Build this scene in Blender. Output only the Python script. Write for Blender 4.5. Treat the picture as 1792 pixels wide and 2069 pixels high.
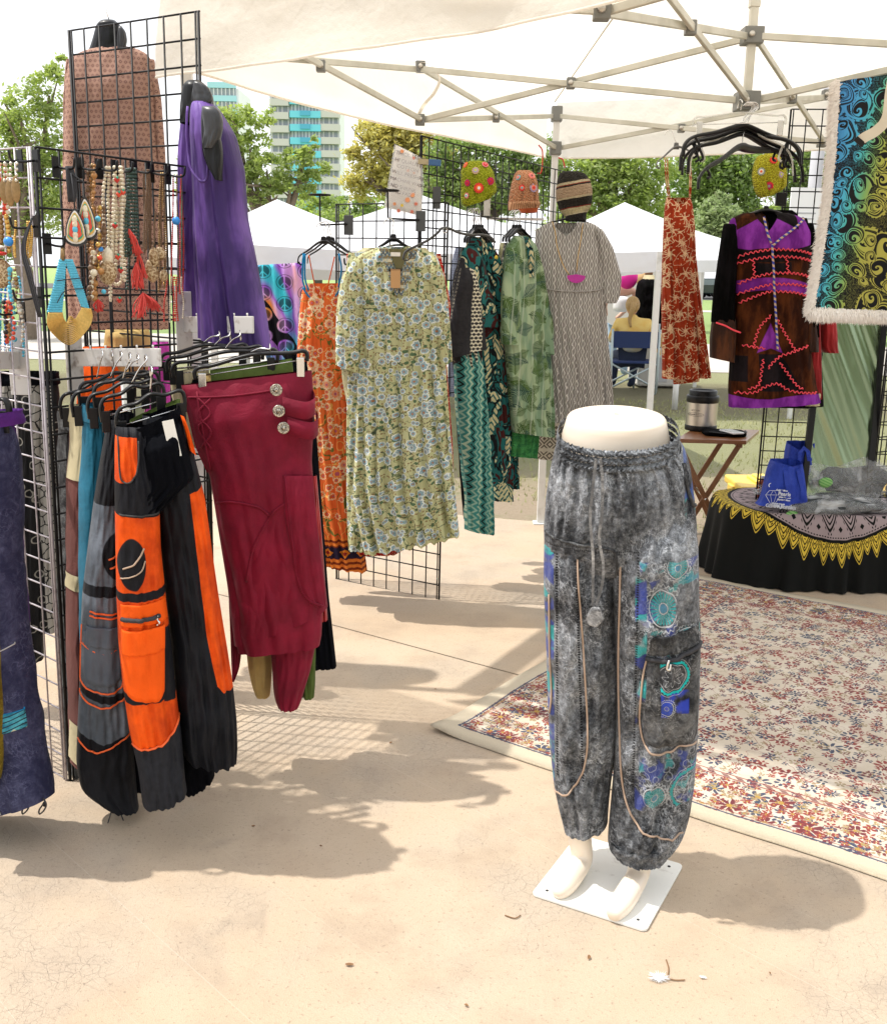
import bpy, bmesh, math, random
import numpy as np
from mathutils import Vector, Matrix
R = math.radians
sc = bpy.context.scene
C = sc.collection
for o in list(bpy.data.objects): bpy.data.objects.remove(o)

# ------------------------------------------------------------------ camera
CX, CY, FPX, PITCH, ROLL, CAMH = 896.0, 1034.5, 2054.0, 0.2317, 0.018, 1.528
_c, _s = math.cos(PITCH), math.sin(PITCH)
FW = np.array([0, _c, -_s]); _U0 = np.array([0, _s, _c]); _R0 = np.array([1.0, 0, 0])
RT = _R0*math.cos(ROLL) + _U0*math.sin(ROLL)
UP = _U0*math.cos(ROLL) - _R0*math.sin(ROLL)
CAMP = np.array([0, 0, CAMH])
cd = bpy.data.cameras.new('camera'); cam = bpy.data.objects.new('camera', cd); C.objects.link(cam)
cd.sensor_fit = 'HORIZONTAL'; cd.sensor_width = 36; cd.lens = FPX/1792*36
cd.clip_start = 0.05; cd.clip_end = 3000
cam.matrix_world = Matrix(((RT[0], UP[0], -FW[0], 0), (RT[1], UP[1], -FW[1], 0), (RT[2], UP[2], -FW[2], CAMH), (0, 0, 0, 1)))
sc.camera = cam

# ------------------------------------------------------------------ light
SUN_EL, SUN_AZ = R(65), R(276)      # azimuth clockwise from +Y (north): the sun stands to the left, slightly in front
wd = bpy.data.worlds.new('World'); sc.world = wd; wd.use_nodes = True
wn = wd.node_tree; wn.nodes.clear()
sky = wn.nodes.new('ShaderNodeTexSky'); sky.sky_type = 'NISHITA'; sky.sun_disc = False
sky.sun_elevation = SUN_EL; sky.sun_rotation = SUN_AZ; sky.air_density = 1.0; sky.dust_density = 6.0; sky.ozone_density = 0.6
bg = wn.nodes.new('ShaderNodeBackground'); bg.inputs[1].default_value = 0.15
wo = wn.nodes.new('ShaderNodeOutputWorld')
# bright thin cloud over the whole sky, a little of the blue showing through
tc = wn.nodes.new('ShaderNodeTexCoord'); nz = wn.nodes.new('ShaderNodeTexNoise'); nz.inputs['Scale'].default_value = 1.6; nz.inputs['Detail'].default_value = 5.0
wn.links.new(tc.outputs['Generated'], nz.inputs['Vector'])
mr = wn.nodes.new('ShaderNodeMapRange'); mr.inputs[1].default_value = .3; mr.inputs[2].default_value = .7; mr.inputs[3].default_value = .8; mr.inputs[4].default_value = .97
wn.links.new(nz.outputs[0], mr.inputs[0])
cm = wn.nodes.new('ShaderNodeMix'); cm.data_type = 'RGBA'; wn.links.new(mr.outputs[0], cm.inputs[0]); wn.links.new(sky.outputs[0], cm.inputs[6]); cm.inputs[7].default_value = (6.3, 6.4, 6.6, 1)
wn.links.new(cm.outputs[2], bg.inputs[0]); wn.links.new(bg.outputs[0], wo.inputs[0])
sl = bpy.data.lights.new('sun', 'SUN'); sl.energy = 2.8; sl.angle = R(0.8); sl.color = (1.0, 0.955, 0.88)
so = bpy.data.objects.new('sun', sl); C.objects.link(so)
sdir = Vector((math.sin(SUN_AZ)*math.cos(SUN_EL), math.cos(SUN_AZ)*math.cos(SUN_EL), math.sin(SUN_EL)))
so.rotation_euler = (-sdir).to_track_quat('-Z', 'Y').to_euler()
sc.view_settings.view_transform = 'Standard'; sc.view_settings.look = 'None'
sc.view_settings.exposure = 0.68; sc.view_settings.gamma = 1.0
sc.view_settings.use_curve_mapping = False
sc.cycles.max_bounces = 7; sc.cycles.diffuse_bounces = 4; sc.cycles.glossy_bounces = 3
sc.cycles.transmission_bounces = 6; sc.cycles.transparent_max_bounces = 12
sc.cycles.use_denoising = True

# ------------------------------------------------------------------ pixel rays -> places (pixels of a 1792-wide copy of the photograph)
def ray(px, py): return FW + RT*(px-CX)/FPX - UP*(py-CY)/FPX
def at(px, py, Y):
    r = ray(px, py); return CAMP + r*(Y/r[1])
def gp(px, py, z=0.0):
    r = ray(px, py); return CAMP + r*((z-CAMH)/r[2])

# ------------------------------------------------------------------ objects
def link(o, parent=None):
    C.objects.link(o)
    if parent is not None:
        o.parent = parent
        o.matrix_parent_inverse = parent.matrix_world.inverted()
    return o
def tag(o, label=None, cat=None, group=None, kind=None):
    if label: o['label'] = label
    if cat: o['category'] = cat
    if group: o['group'] = group
    if kind: o['kind'] = kind
    return o
def empty(name, loc, label, cat, group=None, rz=0):
    o = bpy.data.objects.new(name, None); o.empty_display_size = .05
    o.matrix_world = Matrix.Translation(Vector([float(v) for v in loc])) @ Matrix.Rotation(rz, 4, 'Z')
    C.objects.link(o); tag(o, label, cat, group); return o

def mesh_obj(name, V, F, mat, parent=None, uv=None, uv2=None, smooth=True, mats=None, fm=None):
    me = bpy.data.meshes.new(name)
    V = np.asarray(V, dtype=np.float64)
    me.from_pydata(V.tolist(), [], F if isinstance(F, list) else F.tolist())
    n = len(me.loops)
    vi = np.zeros(n, dtype=np.int32); me.loops.foreach_get('vertex_index', vi)
    if uv is not None:
        l = me.uv_layers.new(name='UVMap'); l.data.foreach_set('uv', np.asarray(uv, dtype=np.float32)[vi].ravel())
    if uv2 is not None:
        l = me.uv_layers.new(name='Zone'); l.data.foreach_set('uv', np.asarray(uv2, dtype=np.float32)[vi].ravel())
    for m in (mats or [mat]): me.materials.append(m)
    if fm is not None: me.polygons.foreach_set('material_index', np.asarray(fm, dtype=np.int32))
    me.polygons.foreach_set('use_smooth', np.full(len(me.polygons), smooth))
    me.update()
    o = bpy.data.objects.new(name, me); link(o, parent); return o

def frames(P):
    P = np.asarray(P, float); T = np.gradient(P, axis=0); T /= (np.linalg.norm(T, axis=1)[:, None]+1e-12)
    n = np.cross(T[0], [0, 0, 1.0]);
    if np.linalg.norm(n) < 1e-3: n = np.cross(T[0], [1.0, 0, 0])
    n /= np.linalg.norm(n); N = [n]
    for i in range(1, len(P)):
        v = N[-1]-T[i]*np.dot(N[-1], T[i]); N.append(v/(np.linalg.norm(v)+1e-12))
    N = np.array(N); return T, N, np.cross(T, N)
def smooth_path(P, k=6):
    P = [np.asarray(p, float) for p in P]
    if len(P) < 3 or k < 2: return np.array(P)
    Q = [2*P[0]-P[1]]+P+[2*P[-1]-P[-2]]; out = []
    for i in range(1, len(Q)-2):
        a, b, c, d = Q[i-1:i+3]
        for t in np.arange(k)/k:
            out.append(.5*((2*b)+(c-a)*t+(2*a-5*b+4*c-d)*t*t+(3*b-a-3*c+d)*t**3))
    out.append(P[-1]); return np.array(out)

class MB:
    def __init__(s): s.V = []; s.F = []; s.UV = []; s.n = 0; s.hasuv = False; s.fm = []; s.cm = 0
    def add(s, V, F, uv=None):
        V = np.asarray(V, float); s.V.append(V)
        for f in F: s.F.append([int(i)+s.n for i in f]); s.fm.append(s.cm)
        if uv is None: uv = np.zeros((len(V), 2))
        else: s.hasuv = True
        s.UV.append(np.asarray(uv, float)); s.n += len(V)
    def box(s, c, size, rot=None, bev=0):
        x, y, z = [v/2 for v in size]
        V = np.array([[i*x, j*y, k*z] for i in (-1, 1) for j in (-1, 1) for k in (-1, 1)], float)
        F = [[0, 1, 3, 2], [4, 6, 7, 5], [0, 4, 5, 1], [2, 3, 7, 6], [0, 2, 6, 4], [1, 5, 7, 3]]
        if rot is not None: V = V @ np.asarray(rot, float).T
        s.add(V+np.asarray(c, float), F)
    def bar(s, a, b, w, h, up=(0, 0, 1)):      # rectangular bar from a to b
        a = np.asarray(a, float); b = np.asarray(b, float); d = b-a; L = np.linalg.norm(d); d /= L
        u = np.asarray(up, float); 
        if abs(np.dot(u, d)) > .95: u = np.array([1.0, 0, 0])
        x = np.cross(d, u); x /= np.linalg.norm(x); z = np.cross(x, d)
        s.box((a+b)/2, (w, L, h), np.stack([x, d, z], 1))
    def tube(s, P, r, n=8, cap=True, flat=1.0):
        P = np.asarray(P, float)
        if np.isscalar(r): r = np.full(len(P), float(r))
        T, N, B = frames(P); m = len(P); th = np.arange(n)*2*np.pi/n
        V = (P[:, None]+r[:, None, None]*(np.cos(th)[None, :, None]*N[:, None]+flat*np.sin(th)[None, :, None]*B[:, None])).reshape(-1, 3)
        F = [[i*n+j, i*n+(j+1) % n, (i+1)*n+(j+1) % n, (i+1)*n+j] for i in range(m-1) for j in range(n)]
        if cap: F += [list(range(n))[::-1], [(m-1)*n+j for j in range(n)]]
        ln = np.r_[0, np.cumsum(np.linalg.norm(np.diff(P, axis=0), axis=1))]
        uv = np.array([[j/n*2*np.pi*r.mean(), ln[i]] for i in range(m) for j in range(n)])
        s.add(V, F, uv)
    def lathe(s, prof, c, n=24, sx=1, sy=1, rot=None, cap=True):
        th = np.arange(n)*2*np.pi/n; pr = np.asarray(prof, float)
        V = np.array([[r*np.cos(t)*sx, r*np.sin(t)*sy, z] for r, z in pr for t in th])
        m = len(pr)
        F = [[i*n+j, i*n+(j+1) % n, (i+1)*n+(j+1) % n, (i+1)*n+j] for i in range(m-1) for j in range(n)]
        if cap: F += [list(range(n))[::-1], [(m-1)*n+j for j in range(n)]]
        uv = np.array([[t/(2*np.pi), z] for r, z in pr for t in th])
        if rot is not None: V = V @ np.asarray(rot, float).T
        s.add(V+np.asarray(c, float), F, uv)
    def sphere(s, c, r, n=10, m=6, sc=(1, 1, 1)):
        pr = [(math.sin(i*math.pi/m)*r+1e-5, -math.cos(i*math.pi/m)*r) for i in range(m+1)]
        th = np.arange(n)*2*np.pi/n
        V = np.array([[q*np.cos(t)*sc[0], q*np.sin(t)*sc[1], z*sc[2]] for q, z in pr for t in th])+np.asarray(c, float)
        F = [[i*n+j, i*n+(j+1) % n, (i+1)*n+(j+1) % n, (i+1)*n+j] for i in range(m) for j in range(n)]
        s.add(V, F)
    def quad(s, a, b, c, d, uv=((0, 0), (1, 0), (1, 1), (0, 1))): s.add([a, b, c, d], [[0, 1, 2, 3]], uv)
    def prism(s, poly, O, U, W, N, th):         # polygon (s,t) in plane O,U,W extruded +-th/2 along N
        O, U, W, N = [np.asarray(v, float) for v in (O, U, W, N)]; k = len(poly)
        V = [O+U*p[0]+W*p[1]+N*th/2 for p in poly]+[O+U*p[0]+W*p[1]-N*th/2 for p in poly]
        F = [list(range(k)), [k+i for i in range(k)][::-1]]+[[i, k+i, k+(i+1) % k, (i+1) % k] for i in range(k)]
        s.add(V, F, [[p[0], p[1]] for p in poly]*2)
    def build(s, name, mat, parent=None, smooth=True, mats=None, bevel=0):
        o = mesh_obj(name, np.concatenate(s.V), s.F, mat, parent, uv=np.concatenate(s.UV) if s.hasuv else None, smooth=smooth, mats=mats, fm=s.fm if mats else None)
        if bevel:
            m = o.modifiers.new('bevel', 'BEVEL'); m.width = bevel; m.segments = 2; m.limit_method = 'ANGLE'
        return o
def autosmooth(o, ang=35):
    me = o.data; bm = bmesh.new(); bm.from_mesh(me)
    for e in bm.edges:
        if len(e.link_faces) == 2 and e.calc_face_angle(0) > R(ang): e.smooth = False
    bm.to_mesh(me); bm.free(); return o

# ------------------------------------------------------------------ node expressions
NT = None
class X:
    __slots__ = ('s',)
    def __init__(self, s): self.s = s
    def __add__(a, b): return mth('ADD', a, b)
    __radd__ = __add__
    def __sub__(a, b): return mth('SUBTRACT', a, b)
    def __rsub__(a, b): return mth('SUBTRACT', b, a)
    def __mul__(a, b): return mth('MULTIPLY', a, b)
    __rmul__ = __mul__
    def __truediv__(a, b): return mth('DIVIDE', a, b)
    def __neg__(a): return mth('MULTIPLY', a, -1.0)
def put(sock, v):
    if isinstance(v, X): NT.links.new(v.s, sock)
    elif isinstance(v, (tuple, list)): sock.default_value = tuple(v)+((1.0,) if len(v) == 3 and len(sock.default_value) == 4 else ())
    else:
        try: sock.default_value = v
        except TypeError: sock.default_value = (v,)*len(sock.default_value)
def mth(op, a, b=0.0, c=0.0):
    n = NT.nodes.new('ShaderNodeMath'); n.operation = op
    for i, v in enumerate((a, b, c)): put(n.inputs[i], v)
    return X(n.outputs[0])
def sin(a): return mth('SINE', a)
def cos(a): return mth('COSINE', a)
def ab(a): return mth('ABSOLUTE', a)
def sq(a): return mth('SQRT', a)
def fr(a): return mth('FRACT', a)
def flo(a): return mth('FLOOR', a)
def mn(a, b): return mth('MINIMUM', a, b)
def mx(a, b): return mth('MAXIMUM', a, b)
def lt(a, b): return mth('LESS_THAN', a, b)
def gt(a, b): return mth('GREATER_THAN', a, b)
def pw(a, b): return mth('POWER', a, b)
def at2(a, b): return mth('ARCTAN2', a, b)
def ss(a, b, x):                                  # smoothstep a..b
    n = NT.nodes.new('ShaderNodeMapRange'); n.interpolation_type = 'SMOOTHSTEP'; n.clamp = True
    put(n.inputs[0], x); put(n.inputs[1], a); put(n.inputs[2], b); n.inputs[3].default_value = 0; n.inputs[4].default_value = 1
    return X(n.outputs[0])
def vec(x, y, z=0.0):
    n = NT.nodes.new('ShaderNodeCombineXYZ'); put(n.inputs[0], x); put(n.inputs[1], y); put(n.inputs[2], z); return X(n.outputs[0])
def sep(v):
    n = NT.nodes.new('ShaderNodeSeparateXYZ'); put(n.inputs[0], v); return X(n.outputs[0]), X(n.outputs[1]), X(n.outputs[2])
def uvm(name='UVMap'):
    n = NT.nodes.new('ShaderNodeUVMap'); n.uv_map = name; return X(n.outputs[0])
def zone():                                       # sewing-pattern layout coordinates
    x, y, _ = sep(uvm('Zone')); return x*1000, y*1000
def objc():
    n = NT.nodes.new('ShaderNodeTexCoord'); return X(n.outputs['Object'])
def genc():
    n = NT.nodes.new('ShaderNodeNewGeometry'); return X(n.outputs['Position'])
def noise(v, s, det=2.0, rough=.5, dist=0.0, out=0):
    n = NT.nodes.new('ShaderNodeTexNoise'); put(n.inputs['Vector'], v); put(n.inputs['Scale'], s); n.inputs['Detail'].default_value = det
    n.inputs['Roughness'].default_value = rough; n.inputs['Distortion'].default_value = dist; return X(n.outputs[out])
def vor(v, s, feat='F1', rnd=1.0, dist='EUCLIDEAN'):
    n = NT.nodes.new('ShaderNodeTexVoronoi'); n.voronoi_dimensions = '2D' if feat != '3D' else '3D'
    if feat == '3D': feat = 'F1'
    n.feature = feat; n.distance = dist
    put(n.inputs['Vector'], v); put(n.inputs['Scale'], s); n.inputs['Randomness'].default_value = rnd
    return n
def mixc(f, a, b):
    n = NT.nodes.new('ShaderNodeMix'); n.data_type = 'RGBA'; put(n.inputs[0], f)
    put(n.inputs[6], a); put(n.inputs[7], b); return X(n.outputs[2])
def ramp(f, stops, interp='LINEAR'):
    n = NT.nodes.new('ShaderNodeValToRGB'); n.color_ramp.interpolation = interp; put(n.inputs[0], f)
    e = n.color_ramp.elements
    while len(e) < len(stops): e.new(.5)
    for i, (p, c) in enumerate(stops): e[i].position = p; e[i].color = tuple(c)+(1,) if len(c) == 3 else c
    return X(n.outputs[0])
def band(x, c, w, e=None):                         # 1 where |x-c|<w
    e = e or w*.3; return 1.0-ss(w-e, w+e, ab(x-c))
def inside(x, a, b, e=1.0): return ss(a-e, a+e, x)*(1.0-ss(b-e, b+e, x))
def rect(x, y, x0, x1, y0, y1, e=1.0): return inside(x, x0, x1, e)*inside(y, y0, y1, e)
def disc(x, y, cx, cy, rx, ry=None, e=.06):
    ry = ry or rx
    q = sq((x-cx)*(x-cx)/(rx*rx)+(y-cy)*(y-cy)/(ry*ry)); return 1.0-ss(1-e, 1+e, q)
def flowers(v, s, petals=6, rad=.36, seed=0.0, rnd=.8, wob=.3):
    """scattered flowers: returns petal mask, outline mask, heart mask, cell random"""
    x, y, _ = sep(v); v2 = vec(x*s+seed, y*s+seed*.7)
    n = vor(v2, 1.0, rnd=rnd)
    px_, py_, _ = sep(X(n.outputs['Position'])); qx, qy, _ = sep(v2)
    dx, dy = qx-px_, qy-py_
    r = sq(dx*dx+dy*dy); th = at2(dy, dx); cr, cg, cb = sep(X(n.outputs['Color']))
    edge = rad*(1.0-wob+wob*ab(cos(th*(petals/2)+cr*6.0)))*(.65+.5*cg)
    q = r/edge
    pet = 1.0-ss(.88, 1.0, q); out = band(q, .95, .14, .05); heart = 1.0-ss(.22, .3, q)
    return pet, out, heart, (cr, cg, cb), (q, th, r)
def lin(h, k=1.0):
    h = h.lstrip('#'); v = [int(h[i:i+2], 16)/255 for i in (0, 2, 4)]
    return tuple((x/12.92 if x <= .04045 else ((x+.055)/1.055)**2.4)*k for x in v)

def material(name, col, rough=.8, metal=0, bump=None, bdist=.002, bstr=1.0, sheen=0, trans=0, spec=.5, alpha=None, coat=0, aniso=0, emit=None, trc=None):
    """col/rough/bump: values or functions evaluated inside the new node tree"""
    global NT
    m = bpy.data.materials.new(name); m.use_nodes = True; NT = m.node_tree; NT.nodes.clear()
    out = NT.nodes.new('ShaderNodeOutputMaterial'); p = NT.nodes.new('ShaderNodeBsdfPrincipled')
    h = None
    cv = col() if callable(col) else col
    if isinstance(cv, tuple) and len(cv) == 2 and not isinstance(cv[0], (int, float)): cv, h = cv
    put(p.inputs['Base Color'], cv)
    put(p.inputs['Roughness'], rough() if callable(rough) else rough); p.inputs['Metallic'].default_value = metal
    p.inputs['Specular IOR Level'].default_value = spec
    if sheen: p.inputs['Sheen Weight'].default_value = sheen; p.inputs['Sheen Roughness'].default_value = .4
    if coat: p.inputs['Coat Weight'].default_value = coat; p.inputs['Coat Roughness'].default_value = .1
    if aniso: p.inputs['Anisotropic'].default_value = aniso
    if alpha is not None: put(p.inputs['Alpha'], alpha() if callable(alpha) else alpha)
    if bump is not None:
        hb = bump(); h = hb if h is None else h+hb
    if h is not None:
        b = NT.nodes.new('ShaderNodeBump'); b.inputs['Strength'].default_value = bstr; b.inputs['Distance'].default_value = bdist
        put(b.inputs['Height'], h); NT.links.new(b.outputs[0], p.inputs['Normal'])
    sh = p.outputs[0]
    if trans:
        t = NT.nodes.new('ShaderNodeBsdfTranslucent'); put(t.inputs[0], trc or cv)
        mixn = NT.nodes.new('ShaderNodeMixShader'); mixn.inputs[0].default_value = trans
        NT.links.new(sh, mixn.inputs[1]); NT.links.new(t.outputs[0], mixn.inputs[2]); sh = mixn.outputs[0]
    NT.links.new(sh, out.inputs[0]); return m
def weave(): return noise(objc(), 900.0, 1.0)*.5+noise(objc(), 60.0, 3.0)
def wrinkle(): return noise(objc(), 14.0, 5.0, .6, .8)*3.0+noise(objc(), 320.0, 1.0)*.25
# ------------------------------------------------------------------ garments: lofted closed cloth shells
class Plane:
    def __init__(s, px, Y, deg=0, py=900):
        p = at(px, py, Y); a = R(deg); s.O = np.array([p[0], p[1], 0.0]); s.u = np.array([math.cos(a), math.sin(a), 0]); s.n = np.array([math.sin(a), -math.cos(a), 0])
        s.Z = np.array([0, 0, 1.0])
    def hit(s, px, py):
        r = ray(px, py); t = np.dot(s.O-CAMP, s.n)/np.dot(r, s.n); q = CAMP+r*t
        return np.array([np.dot(q-s.O, s.u), q[2]])
    def P(s, sz, n=0.0): return s.O+s.u*sz[0]+s.Z*sz[1]+s.n*n
    def px(s, px, py, n=0.0): return s.P(s.hit(px, py), n)
    def moved(s, d):
        q = Plane.__new__(Plane); q.O = s.O+s.n*d; q.u, q.n, q.Z = s.u, s.n, s.Z; return q

class Surf: pass
def loft(name, mat, plane, rows, depth=.05, parent=None, ny=70, na=88, fold=(0, .012), freq=7, seed=1, neck=None, wob=.006, dprof=None, drift=.4, top=.15, hemw=0.0, flat=.75, close=True, lean=0.0, wr=.004, soft=2, tiltn=(0.0, 0.0)):
    """rows: (y, xl, xr) or (xl, yl, xr, yr) in photo pixels, top to bottom"""
    rg = np.random.RandomState(seed)
    rw = np.array([(r[1], r[0], r[2], r[0]) if len(r) == 3 else r for r in rows], float)
    L = np.r_[0, np.cumsum(np.hypot(np.diff((rw[:, 0]+rw[:, 2])/2), np.diff((rw[:, 1]+rw[:, 3])/2)))]; L /= L[-1]
    t = np.linspace(0, 1, ny); D = np.stack([np.interp(t, L, rw[:, k]) for k in range(4)], 1)
    for _ in range(soft):
        D[1:-1] = (D[:-2]+2*D[1:-1]+D[2:])/4
    A = np.array([plane.hit(d[0], d[1]) for d in D]); B = np.array([plane.hit(d[2], d[3]) for d in D])
    dp = np.full(ny, depth) if dprof is None else np.interp(t, np.linspace(0, 1, len(dprof)), dprof)*depth
    dp = dp*np.clip(.35+.65*np.sqrt(np.clip(t/top, 0, 1)), 0, 1) if top > 0 else dp
    amp = fold[0]+(fold[1]-fold[0])*t
    fs = freq*(1+.35*(rg.rand(4)-.5)*np.array([0, 1.2, 1.2, 1.2])); fs = fs*np.array([1, .62, 1.7, 2.6]); ph = rg.rand(4)*6; dr = (rg.rand(4)-.5)*drift
    wt = np.array([1, .8, .45, .2])
    def ff(a, tt, side=0.0):
        v = 0
        for i in range(4):
            w = np.abs(np.sin(np.pi*(fs[i]*(a+.03*np.sin(5*tt+ph[i]))+ph[i]+dr[i]*tt+side*.37)))**.75
            v = v+wt[i]*(w-.6)
        return v*.75
    ph2 = rg.rand(8)*6
    def crumple(a, z): 
        return wr*(np.sin(9*a+13*z+ph2[0])*np.sin(21*z-7*a+ph2[1])+.6*np.sin(33*z+19*a+ph2[2])*np.sin(27*a-11*z+ph2[3])+.35*np.sin(61*z-31*a+ph2[4]))
    th = np.arange(na)*2*np.pi/na
    a = (1-np.cos(th))/2; b = np.sin(th); front = b >= -1e-9
    sb = np.sign(b)*np.abs(b)**flat
    def tmap(aa, tt):
        if neck is None: return tt
        c, w, dep = neck[:3]; e = neck[3] if len(neck) > 3 else 1.0
        k = np.clip(1-np.abs(aa-c)/w, 0, 1)**e*dep
        return k+(1-k)*tt
    S = Surf(); S.plane = plane; S.D = D; S.t = t
    def pos(aa, tt, off=0.0, sgn=1.0):
        """front (sgn 1) surface point"""
        At = np.array([np.interp(tt, t, A[:, 0]), np.interp(tt, t, A[:, 1])]); Bt = np.array([np.interp(tt, t, B[:, 0]), np.interp(tt, t, B[:, 1])])
        d = np.interp(tt, t, dp); am = np.interp(tt, t, amp); bb = math.sqrt(max(0, 1-(2*aa-1)**2))**flat
        q = At+(Bt-At)*aa
        n = sgn*(d*bb)+am*ff(aa, tt)*sgn*min(1, 3*bb)+wob*math.sin(4*tt+seed)*min(1, tt*4)+crumple(aa, q[1])*sgn*bb+lean*tt
        q = q-np.array([0, (tiltn[0]+(tiltn[1]-tiltn[0])*tt)*n])
        return plane.P(q, n+off)
    def px2(px, py):
        cr = (D[:, 2]-D[:, 0])*(py-D[:, 1])-(D[:, 3]-D[:, 1])*(px-D[:, 0])
        i = np.where(cr >= 0)[0]; i = int(i[-1]) if len(i) else 0
        if i >= ny-1: tt = 1.0
        else:
            f = cr[i]/(cr[i]-cr[i+1]+1e-9); tt = t[i]+(t[i+1]-t[i])*min(1, max(0, f))
        xl = np.interp(tt, t, D[:, 0]); xr = np.interp(tt, t, D[:, 2]); return min(.995, max(.005, (px-xl)/(xr-xl+1e-9))), tt
    S.pos = pos; S.px = lambda px, py, off=.002: pos(*px2(px, py), off)
    V = np.zeros((ny, na, 3)); UV = np.zeros((ny, na, 2)); ZN = np.zeros((ny, na, 2))
    Z0 = A[0, 1]
    for i in range(ny):
        tt = np.where(front, tmap(a, t[i]), t[i])
        Ai = np.stack([np.interp(tt, t, A[:, 0]), np.interp(tt, t, A[:, 1])], 1); Bi = np.stack([np.interp(tt, t, B[:, 0]), np.interp(tt, t, B[:, 1])], 1)
        q = Ai+(Bi-Ai)*a[:, None]
        d = np.interp(tt, t, dp); am = np.interp(tt, t, amp)
        sg = np.where(front, 1.0, -1.0)
        n = sb*d+am*ff(a, tt, np.where(front, 0, 1.0))*sg*np.minimum(1, 3*np.abs(sb))+wob*np.sin(4*tt+seed)*np.minimum(1, tt*4)+crumple(a, q[:, 1])*sb+lean*tt
        zq = q[:, 1].copy(); q[:, 1] -= (tiltn[0]+(tiltn[1]-tiltn[0])*t[i])*n
        q[:, 1] += hemw*t[i]**6*np.sin(fs[0]*2*np.pi*a+ph[0])*np.abs(b)
        V[i] = plane.O+plane.u*q[:, :1]+plane.Z*q[:, 1:]+plane.n*n[:, None]
        w = np.linalg.norm(Bi-Ai, axis=1)
        UV[i, :, 0] = q[:, 0]+np.where(front, 0, .7)+.35*am*ff(a, tt)*10*.1; UV[i, :, 1] = zq
        DL = np.stack([np.interp(tt, t, D[:, k]) for k in range(4)], 1)
        ZN[i, :, 0] = (DL[:, 0]+(DL[:, 2]-DL[:, 0])*a)/1000; ZN[i, :, 1] = (DL[:, 1]+(DL[:, 3]-DL[:, 1])*a)/1000
    idx = np.arange(ny*na).reshape(ny, na); i2 = np.roll(idx, -1, axis=1)
    F = np.stack([idx[:-1], i2[:-1], i2[1:], idx[1:]], -1).reshape(-1, 4)
    S.o = mesh_obj(name, V.reshape(-1, 3), F, mat, parent, uv=UV.reshape(-1, 2), uv2=ZN.reshape(-1, 2))
    return S
def patch(name, mat, S, box, parent, off=.004, th=.004, nx=14, ny=14, rnd=0.0, top=None, bot=None):
    """piece sewn on the front of S; box = (x0,y0,x1,y1) or four corners tl,tr,br,bl in pixels; rnd rounds the lower corners"""
    if len(box) == 4 and not isinstance(box[0], tuple): x0, y0, x1, y1 = box; c = [(x0, y0), (x1, y0), (x1, y1), (x0, y1)]
    else: c = box
    c = [np.array(v, float) for v in c]; V = []; UV = []; ZN = []
    for k in (1, 0):
        for j in range(ny):
            for i in range(nx):
                fx, fy = i/(nx-1), j/(ny-1)
                e = 1-rnd*(abs(2*fx-1)**4) if rnd > 0 else 1
                e0 = -rnd*(abs(2*fx-1)**4)*-1 if rnd < 0 else 0
                fy2 = fy*e
                p = (c[0]*(1-fx)+c[1]*fx)*(1-fy2)+(c[3]*(1-fx)+c[2]*fx)*fy2
                V.append(S.px(p[0], p[1], off+(th if k else -.004))); ZN.append(p/1000); UV.append([V[-1][0]*1.0, V[-1][2]])
    n = nx*ny; F = []
    for j in range(ny-1):
        for i in range(nx-1):
            q = [j*nx+i, (j+1)*nx+i, (j+1)*nx+i+1, j*nx+i+1]; F.append(q); F.append([v+n for v in q[::-1]])
    bd = [i for i in range(nx)]+[j*nx+nx-1 for j in range(1, ny)]+[(ny-1)*nx+i for i in range(nx-2, -1, -1)]+[j*nx for j in range(ny-2, 0, -1)]
    for k in range(len(bd)):
        a, b = bd[k], bd[(k+1) % len(bd)]; F.append([a, b, b+n, a+n])
    return mesh_obj(name, V, F, mat, parent, uv=UV, uv2=ZN)
def cord(name, mat, S, pts, r, parent, off=.003, k=6, n=6):
    P = smooth_path([np.array([p[0], p[1], 0.0]) for p in pts], k)
    b = MB(); b.tube([S.px(p[0], p[1], off) for p in P], r, n); return b.build(name, mat, parent)
def text_part(name, s, mat, parent, O, U, W, size, bold=0.0, align='CENTER', depth=.0006):
    """lettering as a thin mesh lying on a surface: O origin, U along the line, W up"""
    cu = bpy.data.curves.new(name, 'FONT'); cu.body = s; cu.size = size; cu.align_x = align; cu.extrude = depth; cu.offset = bold
    to = bpy.data.objects.new(name, cu); C.objects.link(to)
    dg = bpy.context.evaluated_depsgraph_get(); dg.update()
    me = bpy.data.meshes.new_from_object(to.evaluated_get(dg)); bpy.data.objects.remove(to)
    U = np.asarray(U, float)/np.linalg.norm(U); W = np.asarray(W, float)-U*np.dot(W, U); W /= np.linalg.norm(W); N = np.cross(U, W)
    me.transform(Matrix(((U[0], W[0], N[0], O[0]), (U[1], W[1], N[1], O[1]), (U[2], W[2], N[2], O[2]), (0, 0, 0, 1))))
    me.materials.clear(); me.materials.append(mat)
    o = bpy.data.objects.new(name, me); return link(o, parent)
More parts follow.
